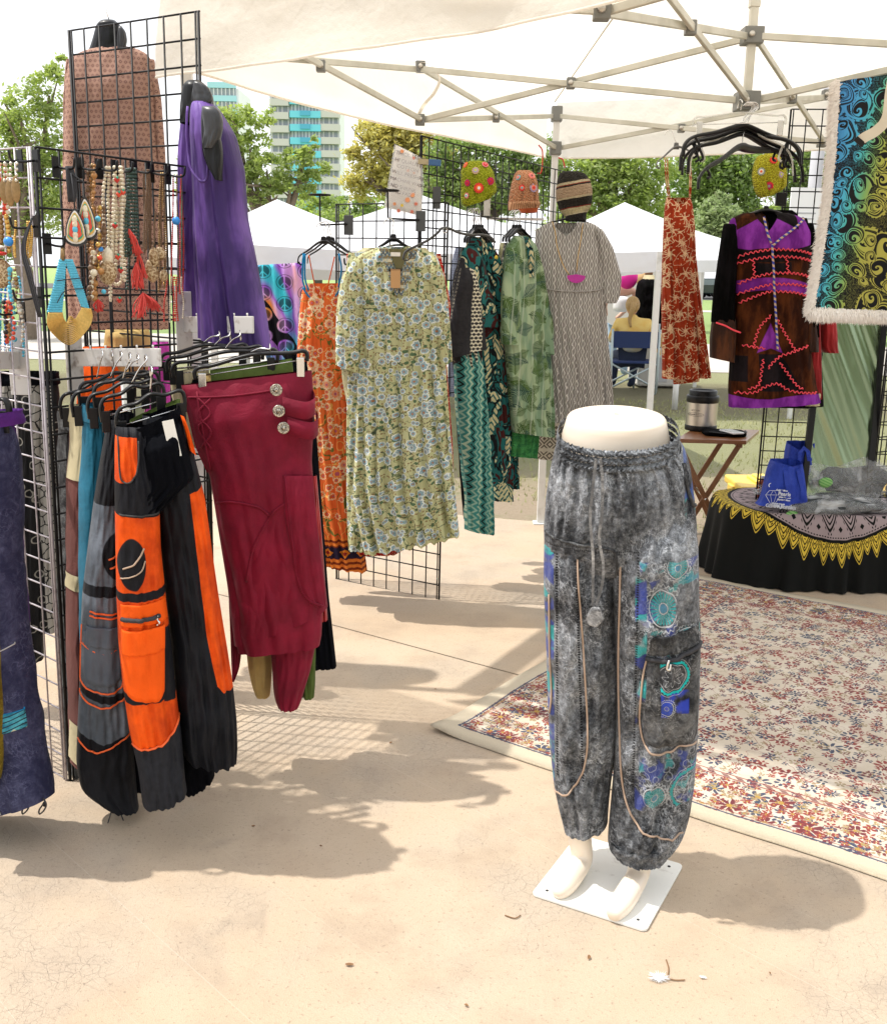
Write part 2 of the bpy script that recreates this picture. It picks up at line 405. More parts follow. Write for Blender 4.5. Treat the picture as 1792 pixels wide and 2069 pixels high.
def skin_body(name, mat, joints, edges, parent=None, sub=2):
    """one continuous figure grown from a skeleton; joints: {key: (x,y,z,r)}"""
    keys = list(joints); me = bpy.data.meshes.new(name)
    me.from_pydata([joints[k][:3] for k in keys], [(keys.index(a), keys.index(b)) for a, b in edges], [])
    me.materials.append(mat)
    o = bpy.data.objects.new(name, me); link(o, parent)
    m = o.modifiers.new('skin', 'SKIN'); m.use_smooth_shade = True
    sv = me.skin_vertices[0].data
    for i, k in enumerate(keys): r = joints[k][3]; sv[i].radius = (r, r) if not isinstance(r, tuple) else r
    sv[0].use_root = True
    s2 = o.modifiers.new('sub', 'SUBSURF'); s2.levels = s2.render_levels = sub
    bpy.context.view_layer.update()
    dg = bpy.context.evaluated_depsgraph_get(); me2 = bpy.data.meshes.new_from_object(o.evaluated_get(dg))
    me2.polygons.foreach_set('use_smooth', np.full(len(me2.polygons), True))
    o.modifiers.clear(); o.data = me2; me2.materials.clear(); me2.materials.append(mat); return o

def sheet(name, mat, plane, rows, parent=None, nx=60, ny=60, disp=None, th=.003, uvs=1.0):
    """hanging sheet; rows (xl, yl, xr, yr) px top to bottom; disp(u, v) metres along the normal"""
    rw = np.array(rows, float); tt = np.linspace(0, 1, len(rw)); V = []; UV = []; ZN = []
    for j in range(ny+1):
        v = j/ny; d = [np.interp(v, tt, rw[:, k]) for k in range(4)]
        for i in range(nx+1):
            u = i/nx; px, py = d[0]*(1-u)+d[2]*u, d[1]*(1-u)+d[3]*u; q = plane.hit(px, py); V.append(plane.P(q, disp(u, v) if disp else 0)); UV.append(q*uvs); ZN.append((px/1000, py/1000))
    F = [[j*(nx+1)+i, (j+1)*(nx+1)+i, (j+1)*(nx+1)+i+1, j*(nx+1)+i+1] for j in range(ny) for i in range(nx)]
    o = mesh_obj(name, V, F, mat, parent, uv=UV, uv2=ZN); m = o.modifiers.new('thickness', 'SOLIDIFY'); m.thickness = th; o['_n'] = nx; del o['_n']
    return o, np.array(V).reshape(ny+1, nx+1, 3)
# ------------------------------------------------------------------ plain materials
M = {}
M['black_plastic'] = material('black_plastic', (.005, .005, .006), .36, spec=.3, bump=lambda: noise(objc(), 80.0, 2.0), bstr=.15)
M['black_wire'] = material('black_wire', lambda: mixc(ss(.55, .7, noise(genc(), 60.0, 3.0)), (.003, .003, .004), (.010, .009, .009)), .55, spec=.3)
M['white_wire'] = material('white_wire', lambda: mixc(ss(.5, .75, noise(genc(), 50.0, 3.0)), (.50, .46, .49), (.30, .26, .28)), .35, metal=.2)
M['chrome'] = material('chrome', (.72, .72, .72), .18, metal=1.0)
M['steel'] = material('brushed_steel', lambda: mixc(noise(objc()*1.0, 6.0, 1.0), (.5, .48, .45), (.62, .6, .56)), .3, metal=1.0, aniso=.7, bump=lambda: noise(vec(sep(objc())[0]*2, sep(objc())[1]*2, sep(objc())[2]*900), 1.0, 2.0)*.05)
M['frame_paint'] = material('frame_paint', lambda: mixc(ss(.35, .75, noise(genc(), 9.0, 5.0)), (.56, .55, .48), (.44, .43, .36)), .42, metal=.25, bump=lambda: noise(genc(), 200.0, 2.0), bstr=.15)
M['leg_paint'] = material('leg_paint', lambda: mixc(ss(.5, .8, noise(genc(), 12.0, 5.0)), (.70, .70, .68), (.5, .49, .46)), .4)
M['joint_plastic'] = material('joint_plastic', (.17, .175, .165), .45, bump=lambda: noise(objc(), 150.0, 2.0), bstr=.3)
M['bolt'] = material('bolt_metal', (.5, .48, .44), .35, metal=1)
M['bracket_white'] = material('bracket_white', lambda: mixc(ss(.55, .68, noise(genc(), 26.0, 5.0)), (.62, .60, .58), (.38, .33, .3)), .4)
def fabcol():
    p = genc(); n = noise(p, 3.0, 5.0, .6); d = ss(.62, .8, noise(p, 7.0, 4.0))
    return mixc(d*.3, mixc(n, (.90, .87, .81), (.80, .765, .70)), (.60, .54, .44))
M['canopy'] = material('canopy_fabric', fabcol, .75, trans=.55, trc=(.95, .91, .84), bump=lambda: noise(genc(), 5.0, 4.0, .6)*5+noise(genc(), 260.0, 1.0)*.2, bdist=.006, bstr=.7)
M['tent_white'] = material('tent_white', lambda: mixc(noise(genc(), 1.6, 4.0), (.84, .85, .88), (.74, .75, .80)), .7, trans=.25, trc=(.8, .82, .86), bump=lambda: noise(genc(), 1.2, 4.0)*10, bdist=.02, bstr=.5)
M['white_paint'] = material('white_paint', (.78, .78, .78), .4)
M['grey_paint'] = material('grey_paint', (.42, .42, .44), .5)
M['hemp'] = material('webbing', (.62, .58, .48), .9, bump=weave)
M['red_cord'] = material('red_cord', (.55, .03, .02), .6)
M['yellow_trim'] = material('yellow_trim', (.75, .55, .05), .6)

def concrete():
    p = genc(); x, y, z = sep(p)
    big = noise(p, .55, 6.0, .62, .6); mid = noise(p, 3.2, 7.0, .65); fine = noise(p, 420.0, 2.0, .6); fi2 = noise(p, 95.0, 4.0, .75)
    c = mixc(ss(.33, .68, big), (.50, .375, .255), (.56, .455, .34))
    c = mixc(ss(.45, .75, mid)*.7, c, (.37, .28, .20))
    zn = ss(.46, .62, noise(p, 1.25, 4.0, .6)); brk = ss(.34, .5, noise(p, 13.0, 3.0))
    def cr(s_, w): e = vor(vec(x+noise(p, 7.0, 3.0)*.09, y+noise(p+5.0, 7.0, 3.0)*.09), s_, 'DISTANCE_TO_EDGE'); return 1.0-ss(.0, w, X(e.outputs['Distance']))
    ck = (cr(27.0, .04)*.7+cr(58.0, .07)*.5)*zn*brk
    c = mixc(zn*.34, c, (.42, .375, .32)); c = mixc(mn(ck, 1.0)*.27, c, (.19, .165, .14))
    st = ss(.64, .72, noise(p, 1.5, 3.0, .5, 1.5))*ss(.35, .7, noise(p, 9.0, 5.0)); c = mixc(st*.42, c, (.27, .22, .17))
    sp = ss(.56, .72, fi2); c = mixc(sp*.8, c, (.20, .15, .11)); c = mixc(ss(.63, .72, noise(p+7.0, 170.0, 3.0, .6))*.4, c, (.70, .62, .52))
    c = mixc((fine-.5)*.9+.16, c, (.24, .2, .16))
    return c, fi2*.9+fine*.6+mid*1.2-ck*.5
M['concrete'] = material('worn_concrete', concrete, .88, bdist=.0035, bstr=.9)
M['joint'] = material('joint_dirt', (.05, .04, .03), .95)
def lawn():
    p = genc(); x, y, z = sep(p)
    n = noise(p, 1.3, 6.0, .65, .4); f = noise(p, 34.0, 4.0, .75); g = noise(p, 120.0, 3.0, .8)
    dry = mixc(f, (.36, .27, .18), (.56, .46, .34)); dry = mixc(ss(.62, .72, g), dry, (.14, .1, .06))
    grass = mixc(g, (.19, .23, .09), (.42, .42, .22)); grass = mixc(ss(.5, .7, f)*.6, grass, (.52, .46, .29))
    far = ss(8.4, 10.5, y+n*3.0)
    c = mixc(mx(far*.9, ss(.52, .66, n)*.8)*ss(.3, .55, f+.1), dry, grass)
    shaded_dirt = ss(11.6, 12.6, y+n)*(1.0-ss(15.2, 16.2, y+n)); c = mixc(shaded_dirt*.6, c, mixc(g, (.12, .09, .055), (.20, .15, .095)))  # band of bare dirt, with the shade over it darkened into the colour
    c = mixc(ss(17.0, 19.0, y)*.9, c, mixc(f, (.19, .30, .08), (.32, .44, .15)))
    return c, f*2.0+g*1.5
M['lawn'] = material('lawn_and_bark', lawn, .95, bdist=.03, bstr=.8)
M['path'] = material('pale_path', lambda: mixc(noise(genc(), 8.0, 5.0), (.52, .48, .43), (.42, .385, .34)), .9)
M['asphalt'] = material('asphalt', lambda: mixc(noise(genc(), 30.0, 5.0), (.06, .06, .062), (.11, .11, .11)), .9)
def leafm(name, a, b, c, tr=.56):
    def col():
        n = noise(genc(), 1.1, 3.0); m = noise(genc(), 9.0, 2.0); haze = (.54, .60, .38)  # last colour is a pale haze, painted into the leaves
        return mixc(.36, mixc(ss(.5, .75, m), mixc(ss(.35, .65, n), a, b), c), haze)
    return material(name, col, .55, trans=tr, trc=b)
M['leaf_a'] = leafm('leaf_fresh', (.19, .29, .045), (.36, .47, .08), (.56, .60, .17))
M['leaf_b'] = leafm('leaf_sycamore', (.40, .36, .07), (.60, .53, .12), (.68, .52, .18))
M['leaf_c'] = leafm('leaf_deep', (.09, .18, .035), (.24, .36, .06), (.45, .52, .12))
M['leaf_d'] = leafm('leaf_pale', (.18, .27, .09), (.30, .40, .16), (.44, .53, .25))
M['bark'] = material('bark', lambda: mixc(noise(genc(), 14.0, 5.0), (.13, .10, .075), (.25, .2, .15)), .9, bump=lambda: noise(genc(), 40.0, 4.0), bdist=.02)
M['bark_dark'] = material('bark_dark', lambda: mixc(noise(genc(), 9.0, 5.0), (.055, .045, .035), (.12, .10, .08)), .9, bump=lambda: noise(genc(), 30.0, 4.0), bdist=.03)
# ------------------------------------------------------------------ ground
random.seed(5); np.random.seed(5)
g = mesh_obj('lawn', [(-400, 5.2, -.03), (400, 5.2, -.03), (400, 700, -.03), (-400, 700, -.03)], [[0, 1, 2, 3]], M['lawn'], smooth=False); tag(g, kind='structure')
g = mesh_obj('ground', [(-400, -400, -.25), (400, -400, -.25), (400, 700, -.25), (-400, 700, -.25)], [[0, 1, 2, 3]], M['lawn'], smooth=False); tag(g, kind='structure')
# concrete floor in slabs with tooled joints; its far edge runs slightly askew
e0, e1 = gp(990, 1046), gp(1404, 1081)
edir = (e1-e0)/np.linalg.norm(e1-e0); en = np.array([-edir[1], edir[0], 0])
j0, j1 = gp(680, 1265), gp(1040, 1362)
jd = (j1-j0)/np.linalg.norm(j1-j0)
floor_root = bpy.data.objects.new('concrete_floor', None); C.objects.link(floor_root); tag(floor_root, kind='structure')
def on_edge(t): return e0+edir*t
jl = j0-jd*12; jr = j0+jd*14
def slab(pts):
    b = MB(); P2 = [(float(p[0]), float(p[1])) for p in pts]
    b.prism(P2, (0, 0, -.1), (1, 0, 0), (0, 1, 0), (0, 0, 1), .2)
    o = b.build('slab', M['concrete'], floor_root, smooth=False); return o
jn = np.array([-jd[1], jd[0], 0])*.005
_A = np.array([[jd[0], -edir[0]], [jd[1], -edir[1]]]); _t = np.linalg.solve(_A, (e0-j0)[:2]); jx = j0+jd*_t[0]
slab([jx+jn, jr+jn, on_edge(14)])
slab([jl-jn-np.array([0, 14, 0]), jr-jn-np.array([0, 14, 0]), jr-jn, jl-jn])
b = MB(); b.prism([(float(p[0]), float(p[1])) for p in (jl-jn*2, jr-jn*2, jr+jn*2, jl+jn*2)], (0, 0, -.012), (1, 0, 0), (0, 1, 0), (0, 0, 1), .004)
tag(b.build('expansion_joint', M['joint'], None, smooth=False), kind='structure')
# path and street far behind
def strip(name, mat, y0, y1, z, x0=-200, x1=200, sk=0.0):
    tag(mesh_obj(name, [(x0, y0-sk*x0, z), (x1, y0-sk*x1, z), (x1, y1-sk*x1, z), (x0, y1-sk*x0, z)], [[0, 1, 2, 3]], mat, smooth=False), kind='structure')
strip('footpath', M['path'], 17.2, 24.6, -.022, sk=.02)
strip('far_footpath', M['path'], 47.0, 49.5, -.02)
strip('street', M['asphalt'], 72, 92, -.02)
# grass blades near the concrete (one mass)
b = []; F = []; n = 0
rg = np.random.RandomState(3); pts = []
for i in range(16000):
    x = rg.uniform(-1.5, 6.5); y = 5.6+rg.rand()**1.3*7.5
    q = np.array([x, y, 0]); 
    if np.dot(q-e0, en) < .03: continue
    s_ = math.sin(x*2.1+1.3*math.sin(y*1.7))*math.sin(y*1.9+x)+.9*(y-6.3)/4
    if s_ < rg.rand()*.9-.15: continue
    h = rg.uniform(.015, .05); a = rg.rand()*6.28; w = .0035+.0004*y; lx, ly = rg.normal(0, .018, 2)
    dx, dy = math.cos(a)*w, math.sin(a)*w
    b += [(x-dx, y-dy, -.03), (x+dx, y+dy, -.03), (x+lx, y+ly, -.03+h)]; F.append([n, n+1, n+2]); n += 3
gm = material('grass_blade', lambda: mixc(noise(genc(), 3.0, 3.0), (.24, .29, .10), (.50, .46, .26)), .8, trans=.3)
tag(mesh_obj('grass', b, F, gm), 'short dry grass beyond the concrete edge', 'grass', kind='stuff')

# ------------------------------------------------------------------ trees
def tree(name, label, x, y, h, trunk_r, blobs, mat, bark, leaf, nleaf, group='trees beyond the market', lean=0.0, limbs=5, seed=1, tr_h=.4):
    """blobs: (dx, dz, rx, rz) in metres about the trunk; leaves sit in clumps on the crown's shell"""
    rg = np.random.RandomState(seed); r_ = empty(name, (x, y, 0), label, 'tree', group)
    tb = MB(); top = np.array([x+lean, y, h*tr_h])
    p0 = np.array([x, y, -.3])
    tb.tube(smooth_path([p0, p0*.5+top*.5+[rg.normal(0, .1), 0, 0], top], 5), np.linspace(trunk_r, trunk_r*.7, 11), 9)
    for i, (dx, dz, rx, rz) in enumerate(blobs[:limbs]):
        e = np.array([x+dx, y+rg.uniform(-.4, .4)*rx, dz]); m_ = top*.5+e*.5+np.array([dx*.12, 0, -rz*.25])
        P = smooth_path([top-[0, 0, .2], m_, e], 5); tb.tube(P, np.linspace(trunk_r*.6, trunk_r*.12, len(P)), 7)
        for k in range(3):
            q = P[rg.randint(len(P)//2, len(P))]; e2 = q+np.array([rg.normal(0, rx*.5), rg.normal(0, rx*.3), abs(rg.normal(0, rz*.6))])
            Q = smooth_path([q, (q+e2)/2+rg.normal(0, rx*.08, 3), e2], 3); tb.tube(Q, np.linspace(trunk_r*.22, trunk_r*.05, len(Q)), 5)
    tb.build('trunk', bark, r_)
    vol = np.array([bl[2]*bl[2]*bl[3] for bl in blobs]); vol = vol**.7; vol /= vol.sum(); cs = []; sp = []
    for k, (dx, dz, rx, rz) in enumerate(blobs):
        nc = max(5, int(nleaf*vol[k]/46))
        d = rg.normal(size=(nc, 3)); d /= np.linalg.norm(d, axis=1)[:, None]; rr = rg.uniform(.55, 1.03, nc)[:, None]
        c = np.array([x+dx, y, dz])+d*rr*np.array([rx, rx*.8, rz]); cs.append(c); sp += [min(rx, rz)]*nc
    cs = np.concatenate(cs); sp = np.array(sp)
    per = max(8, nleaf//len(cs))
    ctr = np.repeat(cs, per, 0); s3 = np.repeat(sp, per)[:, None]*.16
    P = ctr+rg.normal(size=ctr.shape)*np.array([1.25, 1.25, .75])*s3
    n = len(P); a = rg.normal(size=(n, 3)); a /= np.linalg.norm(a, axis=1)[:, None]
    up = rg.normal(size=(n, 3))*.8+np.array([0, 0, 1.0]); bq = np.cross(a, up); bq /= np.linalg.norm(bq, axis=1)[:, None]+1e-9
    a = np.cross(bq, up); a /= np.linalg.norm(a, axis=1)[:, None]+1e-9
    ls = leaf*rg.uniform(.6, 1.3, (n, 1))
    V = np.stack([P-a*ls, P+bq*ls*.42, P+a*ls, P-bq*ls*.42], 1).reshape(-1, 3)
    F = np.arange(4*n).reshape(n, 4)
    mesh_obj('crown', V, F, mat, r_, smooth=False)
    return r_
def blobs_px(x0, Y, lst):                      # blob list given in photo pixels (cx, cy, rx, ry) at distance Y
    o = []
    for cx, cy, rx, ry in lst:
        p = at(cx, cy, Y); k = Y/FPX*1.03; o.append((p[0]-x0, p[2], rx*k, ry*k))
    return o
def ptree(name, label, px, Y, lst, mat, bark, nleaf, seed, trunk_r=.2, leaf=None, tr_h=None, lean=0, limbs=5):
    x = at(px, 560, Y)[0]; bl = blobs_px(x, Y, lst); lo = min(b[1]-b[3]*.3 for b in bl)
    top = max(b[1] for b in bl); leaf = leaf or Y/FPX*5.5
    tree(name, label, x, Y, top, trunk_r, bl, mat, bark, leaf, nleaf, seed=seed, tr_h=tr_h or max(.3, lo/top), lean=lean, limbs=limbs)
ptree('leafy_tree', 'tall loose leafy tree rising behind the jewellery grid on the left', 40, 22, [(60, 270, 62, 90), (95, 190, 40, 60), (30, 330, 60, 70), (95, 360, 60, 80), (20, 240, 30, 40), (110, 130, 22, 30), (150, 420, 70, 60), (10, 420, 60, 60), (-60, 330, 70, 90), (230, 470, 60, 60)], M['leaf_a'], M['bark'], 17000, 1, .22)
ptree('branching_tree', 'open branching tree with pale limbs in front of the tower block', 555, 24, [(475, 250, 42, 44), (505, 300, 44, 34), (455, 330, 40, 40), (540, 345, 52, 34), (610, 330, 40, 26), (590, 375, 50, 26), (500, 380, 50, 34), (620, 295, 26, 18), (450, 395, 46, 40), (410, 240, 30, 50), (400, 360, 40, 50), (520, 235, 26, 26), (648, 350, 24, 22)], M['leaf_a'], M['bark'], 12500, 2, .2, tr_h=.45, limbs=8)
ptree('sycamore_tree', 'yellowing sycamore tree beside the tower block', 800, 27, [(780, 300, 62, 60), (830, 350, 70, 50), (750, 360, 46, 50), (760, 270, 34, 26), (870, 300, 60, 46), (720, 310, 22, 22), (820, 260, 50, 30)], M['leaf_b'], M['bark'], 15000, 3, .25)
ptree('broadleaf_tree', 'deep green broadleaf tree behind the crochet hats', 985, 24, [(930, 320, 60, 50), (1000, 330, 66, 60), (1070, 370, 60, 50), (900, 380, 60, 46), (980, 400, 80, 40), (1090, 320, 46, 40)], M['leaf_c'], M['bark_dark'], 15000, 4, .25)
ptree('park_tree', 'bright green park tree left of the rust slip dress', 1230, 30, [(1190, 350, 60, 46), (1250, 380, 66, 46), (1170, 400, 60, 36), (1290, 340, 60, 46), (1300, 420, 50, 40), (1220, 330, 60, 30)], M['leaf_a'], M['bark'], 14000, 5, .25)
ptree('shade_tree', 'big dark shade tree right of the rust slip dress', 1470, 34, [(1400, 350, 60, 54), (1460, 360, 66, 66), (1520, 340, 60, 60), (1420, 420, 50, 40), (1500, 430, 50, 36)], M['leaf_c'], M['bark_dark'], 15000, 6, .35)
ptree('young_tree', 'pale green young tree above the white tent roof', 1455, 21, [(1450, 440, 36, 38), (1475, 470, 34, 30), (1425, 475, 26, 24), (1455, 405, 20, 16)], M['leaf_d'], M['bark'], 6000, 7, .07)
ptree('oak_tree', 'dense green tree seen through the tall grid on the right', 1640, 26, [(1600, 330, 56, 56), (1660, 350, 56, 60), (1720, 370, 60, 60), (1610, 420, 46, 40), (1780, 350, 60, 60), (1850, 380, 70, 70)], M['leaf_c'], M['bark_dark'], 15000, 8, .25)
# a row further off, and the trees on the far side of the street
rg0 = np.random.RandomState(9)
FARL = ['low round tree far behind the striped tent roof line', 'far tree partly hidden by the tower block', 'far tree under the sycamore crown', 'far tree between hats and tent pole', 'far dark tree behind the white tent peak', 'far tree left of the shade tree trunk', 'far tree behind the jacket hanger', 'far tree behind the lamp post', 'far tree at the left edge behind the beads', 'distant tree behind the peace sign cloth', 'distant tree right of the peace sign cloth', 'distant tree behind the kaftan hanger']
for i, px in enumerate([640, 700, 800, 930, 1150, 1360, 1540, 1680, -60, 520, 600, 760]):
    Y = 62+rg0.rand()*8+(i % 3)*3; w = 60+rg0.rand()*20; yy = 440+rg0.rand()*30 if i > 3 or i < 1 else 430
    ptree('distant_tree', FARL[i], px, Y, [(px, yy, w, 40), (px-w*.7, yy+30, w*.7, 34), (px+w*.7, yy+24, w*.7, 38), (px+10, yy-34, w*.5, 26)], M['leaf_c'] if i % 2 else M['leaf_a'], M['bark_dark'], 4200, 20+i, .3, limbs=3)
# trees behind the photographer (they show in the mirror)
for i, (x, y, hh) in enumerate([(5.0, -12, 9), (9.5, -11, 9), (13.5, -12.5, 10), (-9, -22, 9)]):
    tree('mirrored_tree', ['leafy tree behind the photographer, nearest the mirror', 'leafy tree behind the photographer to the right', 'far right tree behind the photographer', 'tree behind the photographer to the left'][i], x, y, hh, .25, [(0, hh*.75, 3.2, 2.2), (-2, hh*.55, 2.4, 1.8), (2.1, hh*.55, 2.4, 1.9), (0, hh*.45, 2.2, 1.5)], M['leaf_a'], M['bark'], .22, 6000, seed=40+i)

# ------------------------------------------------------------------ tower block far behind
M['bl_wall'] = material('tower_concrete', (.56, .54, .53), .8); M['bl_cyan'] = material('tower_cyan', (.16, .58, .74), .6); M['bl_blue'] = material('tower_blue', (.08, .38, .58), .6)
M['bl_glass'] = material('tower_glass', (.26, .30, .34), .3); M['bl_white'] = material('tower_white', (.78, .78, .80), .7); M['bl_frame'] = material('tower_frames', (.55, .56, .58), .6)
YB = 257.0
def bpt(px, py, dy=0): return at(px, py, YB+dy)
tw = empty('tower_block', (bpt(618, 500)[0], YB, 0), 'grey and cyan apartment tower block with rows of balconies', 'building')
xl, xm0, xm1, xr = [bpt(p, 400)[0] for p in (546, 589, 650, 688)]
z0 = 0; zt = bpt(618, 150)[2]; st = 3.0
b = MB(); b.box(((xl+xr)/2, YB+9, zt/2), (xr-xl-1.2, 16, zt)); b.build('wall', M['bl_white'], tw, False)
zb = bpt(618, 224)[2]                 # top of one cyan band
k = 0; z = zb-st*int(zb/st)
while z < zt:
    f = MB(); f.box(((xm0+xm1)/2, YB, z-.75), (xm1-xm0, 1.6, 1.5)); f.build('cyan_panel', M['bl_cyan'], tw, False)
    f = MB(); f.box(((xm0+xm1)/2, YB-1.0, z-.55), ((xm1-xm0)*.32, .5, 1.1)); f.build('planter_box', M['bl_blue'], tw, False)
    f = MB(); f.box(((xm0+xm1)/2, YB+.55, z+.75), (xm1-xm0-.4, .3, 1.5)); w_ = f.build('window', M['bl_glass'], tw, False)
    f = MB()
    for q in np.linspace(.06, .94, 9): f.box((xm0+(xm1-xm0)*q, YB+.35, z+.75), (.28 if int(q*20) % 3 else .5, .2, 1.5))
    f.build('mullion', M['bl_frame'], w_, False)
    for (a, c, zz) in ((xl, xm0, -.2), (xm1, xr, .35)):
        f = MB(); f.prism([(a, .8), (a+.5, -.6), (c-.3, -.6), (c, .8)] if a == xl else [(a, .8), (a, -.6), (c-.5, -.6), (c, .8)], (0, YB, z-.9+zz), (1, 0, 0), (0, 1, 0), (0, 0, 1), 1.55); f.build('balcony', M['bl_wall'], tw, False)
        f = MB(); f.box(((a+c)/2, YB+.9, z+.6+zz), (c-a-.5, .3, 1.35)); w_ = f.build('window', M['bl_glass'], tw, False)
        f = MB()
        for q in (.12, .42, .62, .9): f.box((a+(c-a)*q, YB+.7, z+.6+zz), (.35, .2, 1.35))
        f.build('mullion', M['bl_frame'], w_, False)
    z += st
tw2 = empty('cyan_tower', (bpt(455, 500)[0], YB+20, 0), 'pale cyan tower half hidden behind the purple tunic', 'building')
YB2 = YB+20; x0, x1 = at(425, 300, YB2)[0], at(478, 300, YB2)[0]; x2 = at(484, 300, YB2)[0]
b = MB(); b.box(((x0+x2)/2, YB2+9, zt/2), (x2-x0, 16, zt)); b.build('wall', M['bl_white'], tw2, False)
z = zb-3.2*int(zb/3.2)+.8
while z < zt:
    f = MB(); f.box(((x0+x1)/2, YB2+.6, z), (x1-x0, .8, 1.7)); w_ = f.build('window', M['bl_glass'], tw2, False)
    f = MB()
    for q in np.linspace(.05, .95, 7): f.box((x0+(x1-x0)*q, YB2+.1, z), (.3, .3, 1.7))
    f.build('mullion', M['bl_frame'], w_, False)
    f = MB(); f.box(((x0+x1)/2, YB2+.4, z+1.6), (x1-x0+.4, 1.2, 1.4)); f.build('cyan_panel', material('pale_cyan', (.35, .62, .70), .7) if k == 0 else bpy.data.materials['pale_cyan'], tw2, False); k = 1
    z += 3.2

# ------------------------------------------------------------------ market tents behind
def tent(name, label, cx, cy, half, eave, peak, rot, valance=.17, legs=True, walls=()):
    r_ = empty(name, (cx, cy, 0), label, 'tent', 'white market tents behind the stall')
    ca, sa = math.cos(rot), math.sin(rot)
    c4 = [np.array([cx+ca*i*half-sa*j*half, cy+sa*i*half+ca*j*half, eave]) for i, j in ((-1, -1), (1, -1), (1, 1), (-1, 1))]
    pk = np.array([cx, cy, peak]); V = []; F = []; n = 10
    for k in range(4):
        a, bb = c4[k], c4[(k+1) % 4]; base = len(V)
        for j in range(n+1):
            for i in range(n+1):
                u, v = i/n, j/n; q = (a*(1-u)+bb*u)*(1-v)+pk*v
                q = q-np.array([0, 0, .11*math.sin(math.pi*v)*half/1.5*.6+.05*math.sin(math.pi*u)*(1-v)]); V.append(q)
        for j in range(n):
            for i in range(n): q = base+j*(n+1)+i; F.append([q, q+1, q+n+2, q+n+1])
    mesh_obj('roof', V, F, M['tent_white'], r_)
    for k in range(4):
        a, bb = c4[k], c4[(k+1) % 4]; f = MB(); nn = 24; V = []; F = []
        o_ = (a+bb)/2-[cx, cy, eave]; o_ = o_/np.linalg.norm(o_)
        for j in range(3):
            for i in range(nn+1):
                u = i/nn; q = a*(1-u)+bb*u-np.array([0, 0, .05*math.sin(math.pi*u)])+o_*.012*math.sin(i*1.9+k)*j-np.array([0, 0, valance*j/2]); V.append(q)
        for j in range(2):
            for i in range(nn): q = j*(nn+1)+i; F.append([q, q+1, q+nn+2, q+nn+1])
        mesh_obj('valance', V, F, M['tent_white'], r_)
    if legs:
        for q in c4: f = MB(); f.bar((q[0], q[1], -.03), (q[0], q[1], eave), .045, .045); f.build('leg', M['leg_paint'], r_, False)
    for k in walls:
        a, bb = c4[k], c4[(k+1) % 4]; V = []; F = []
        for j in (0, 1):
            for i in range(25): u = i/24; V.append(a*(1-u)+bb*u+np.array([.03*math.sin(i*1.3), .03*math.cos(i*1.7), -j*eave]))
        for i in range(24): F.append([i, i+1, i+26, i+25])
        mesh_obj('wall_panel', V, F, M['tent_white'], r_)
    return r_
p = at(560, 402, 11.5); tent('market_tent', 'white tent roof behind the peace sign cloth', p[0], 11.5, 1.75, at(560, 520, 9.9)[2], p[2], .35, .15, walls=(3,))
p = at(850, 393, 9.6); tent('market_tent', 'white tent roof directly behind the middle black grid', p[0], 9.6, 1.7, at(850, 500, 8.3)[2], p[2], .12, .15)
p = at(1262, 408, 13.0); tent('market_tent', 'white tent between the striped beanie and the rust slip dress', p[0], 13.0, 1.62, at(1262, 515, 11.8)[2], p[2], .1, .13, legs=True)
M['tentwall'] = material('stall_backdrop', (.60, .58, .54), .8)
b = MB(); q0 = at(1245, 545, 17.5); q1 = at(1345, 545, 17.5)
b.box(((q0[0]+q1[0])/2, 17.5, q0[2]/2), (q1[0]-q0[0]+1.2, .04, q0[2])); tag(b.build('stall_backdrop', M['tentwall'], None, False), 'pale backdrop panel behind the black cape display', 'panel')
# lamp post with sign seen through the right grid
lp = empty('lamp_post', (*at(1628, 560, 14)[:2], 0), 'white post standing behind the tall black grid', 'post')
p = at(1628, 560, 14); b = MB(); b.tube([(p[0], 14, -.03), (p[0], 14, 4.5)], .085, 14); b.build('pole', M['grey_paint'], lp)
b = MB(); q = at(1628, 420, 13.8); b.box((q[0]+.02, 13.86, q[2]), (.42, .03, .52)); b.build('sign_plate', M['white_paint'], lp, False)
b = MB(); 
for i in range(3): b.box((q[0]+.02, 13.842, q[2]-.06-i*.07), (.26-.04*i, .004, .018))
b.build('sign_lines', M['grey_paint'], lp, False)
# parked cars
def car(label, px, Y, w, col, side=1):
    p = gp(px, 570); x = at(px, 560, Y)[0]
    r_ = empty('parked_car', (x, Y, 0), label, 'car', 'cars parked along the far street')
    m_ = material('car_paint', col, .25, coat=.6)
    prof = [(-2.2, .35), (-2.2, .75), (-1.9, .88), (-1.25, .95), (-.65, 1.42), (.75, 1.45), (1.45, .98), (2.1, .88), (2.2, .6), (2.2, .35)]
    b = MB(); b.prism([(u, v) for u, v in prof], (x, Y, 0), (1, 0, 0), (0, 0, 1), (0, 1, 0), 1.75); b.build('body', m_, r_, False, bevel=.08)
    b = MB(); b.prism([(-1.12, .97), (-.6, 1.36), (.7, 1.38), (1.25, .99)], (x, Y, 0), (1, 0, 0), (0, 0, 1), (0, 1, 0), 1.78); b.build('window', M['bl_glass'], r_, False)
    for u in (-1.35, 1.35):
        for v in (-.8, .8):
            b = MB(); b.lathe([(.01, -.11), (.32, -.11), (.32, .11), (.01, .11)], (x+u, Y+v, .32), 16, rot=((1, 0, 0), (0, 0, 1), (0, -1, 0))); b.build('wheel', M['black_plastic'], r_)
    b = MB(); b.box((x-2.18, Y-.7, .7), (.1, .3, .14)); b.build('headlight', M['chrome'], r_, False)
car('red car parked beyond the lawn', 1452, 78, 2, (.55, .02, .02)); car('dark green car parked in front of the red one', 1420, 76, 2, (.015, .03, .028)); car('pale blue car at the end of the parked row', 1475, 83, 2, (.35, .42, .5))
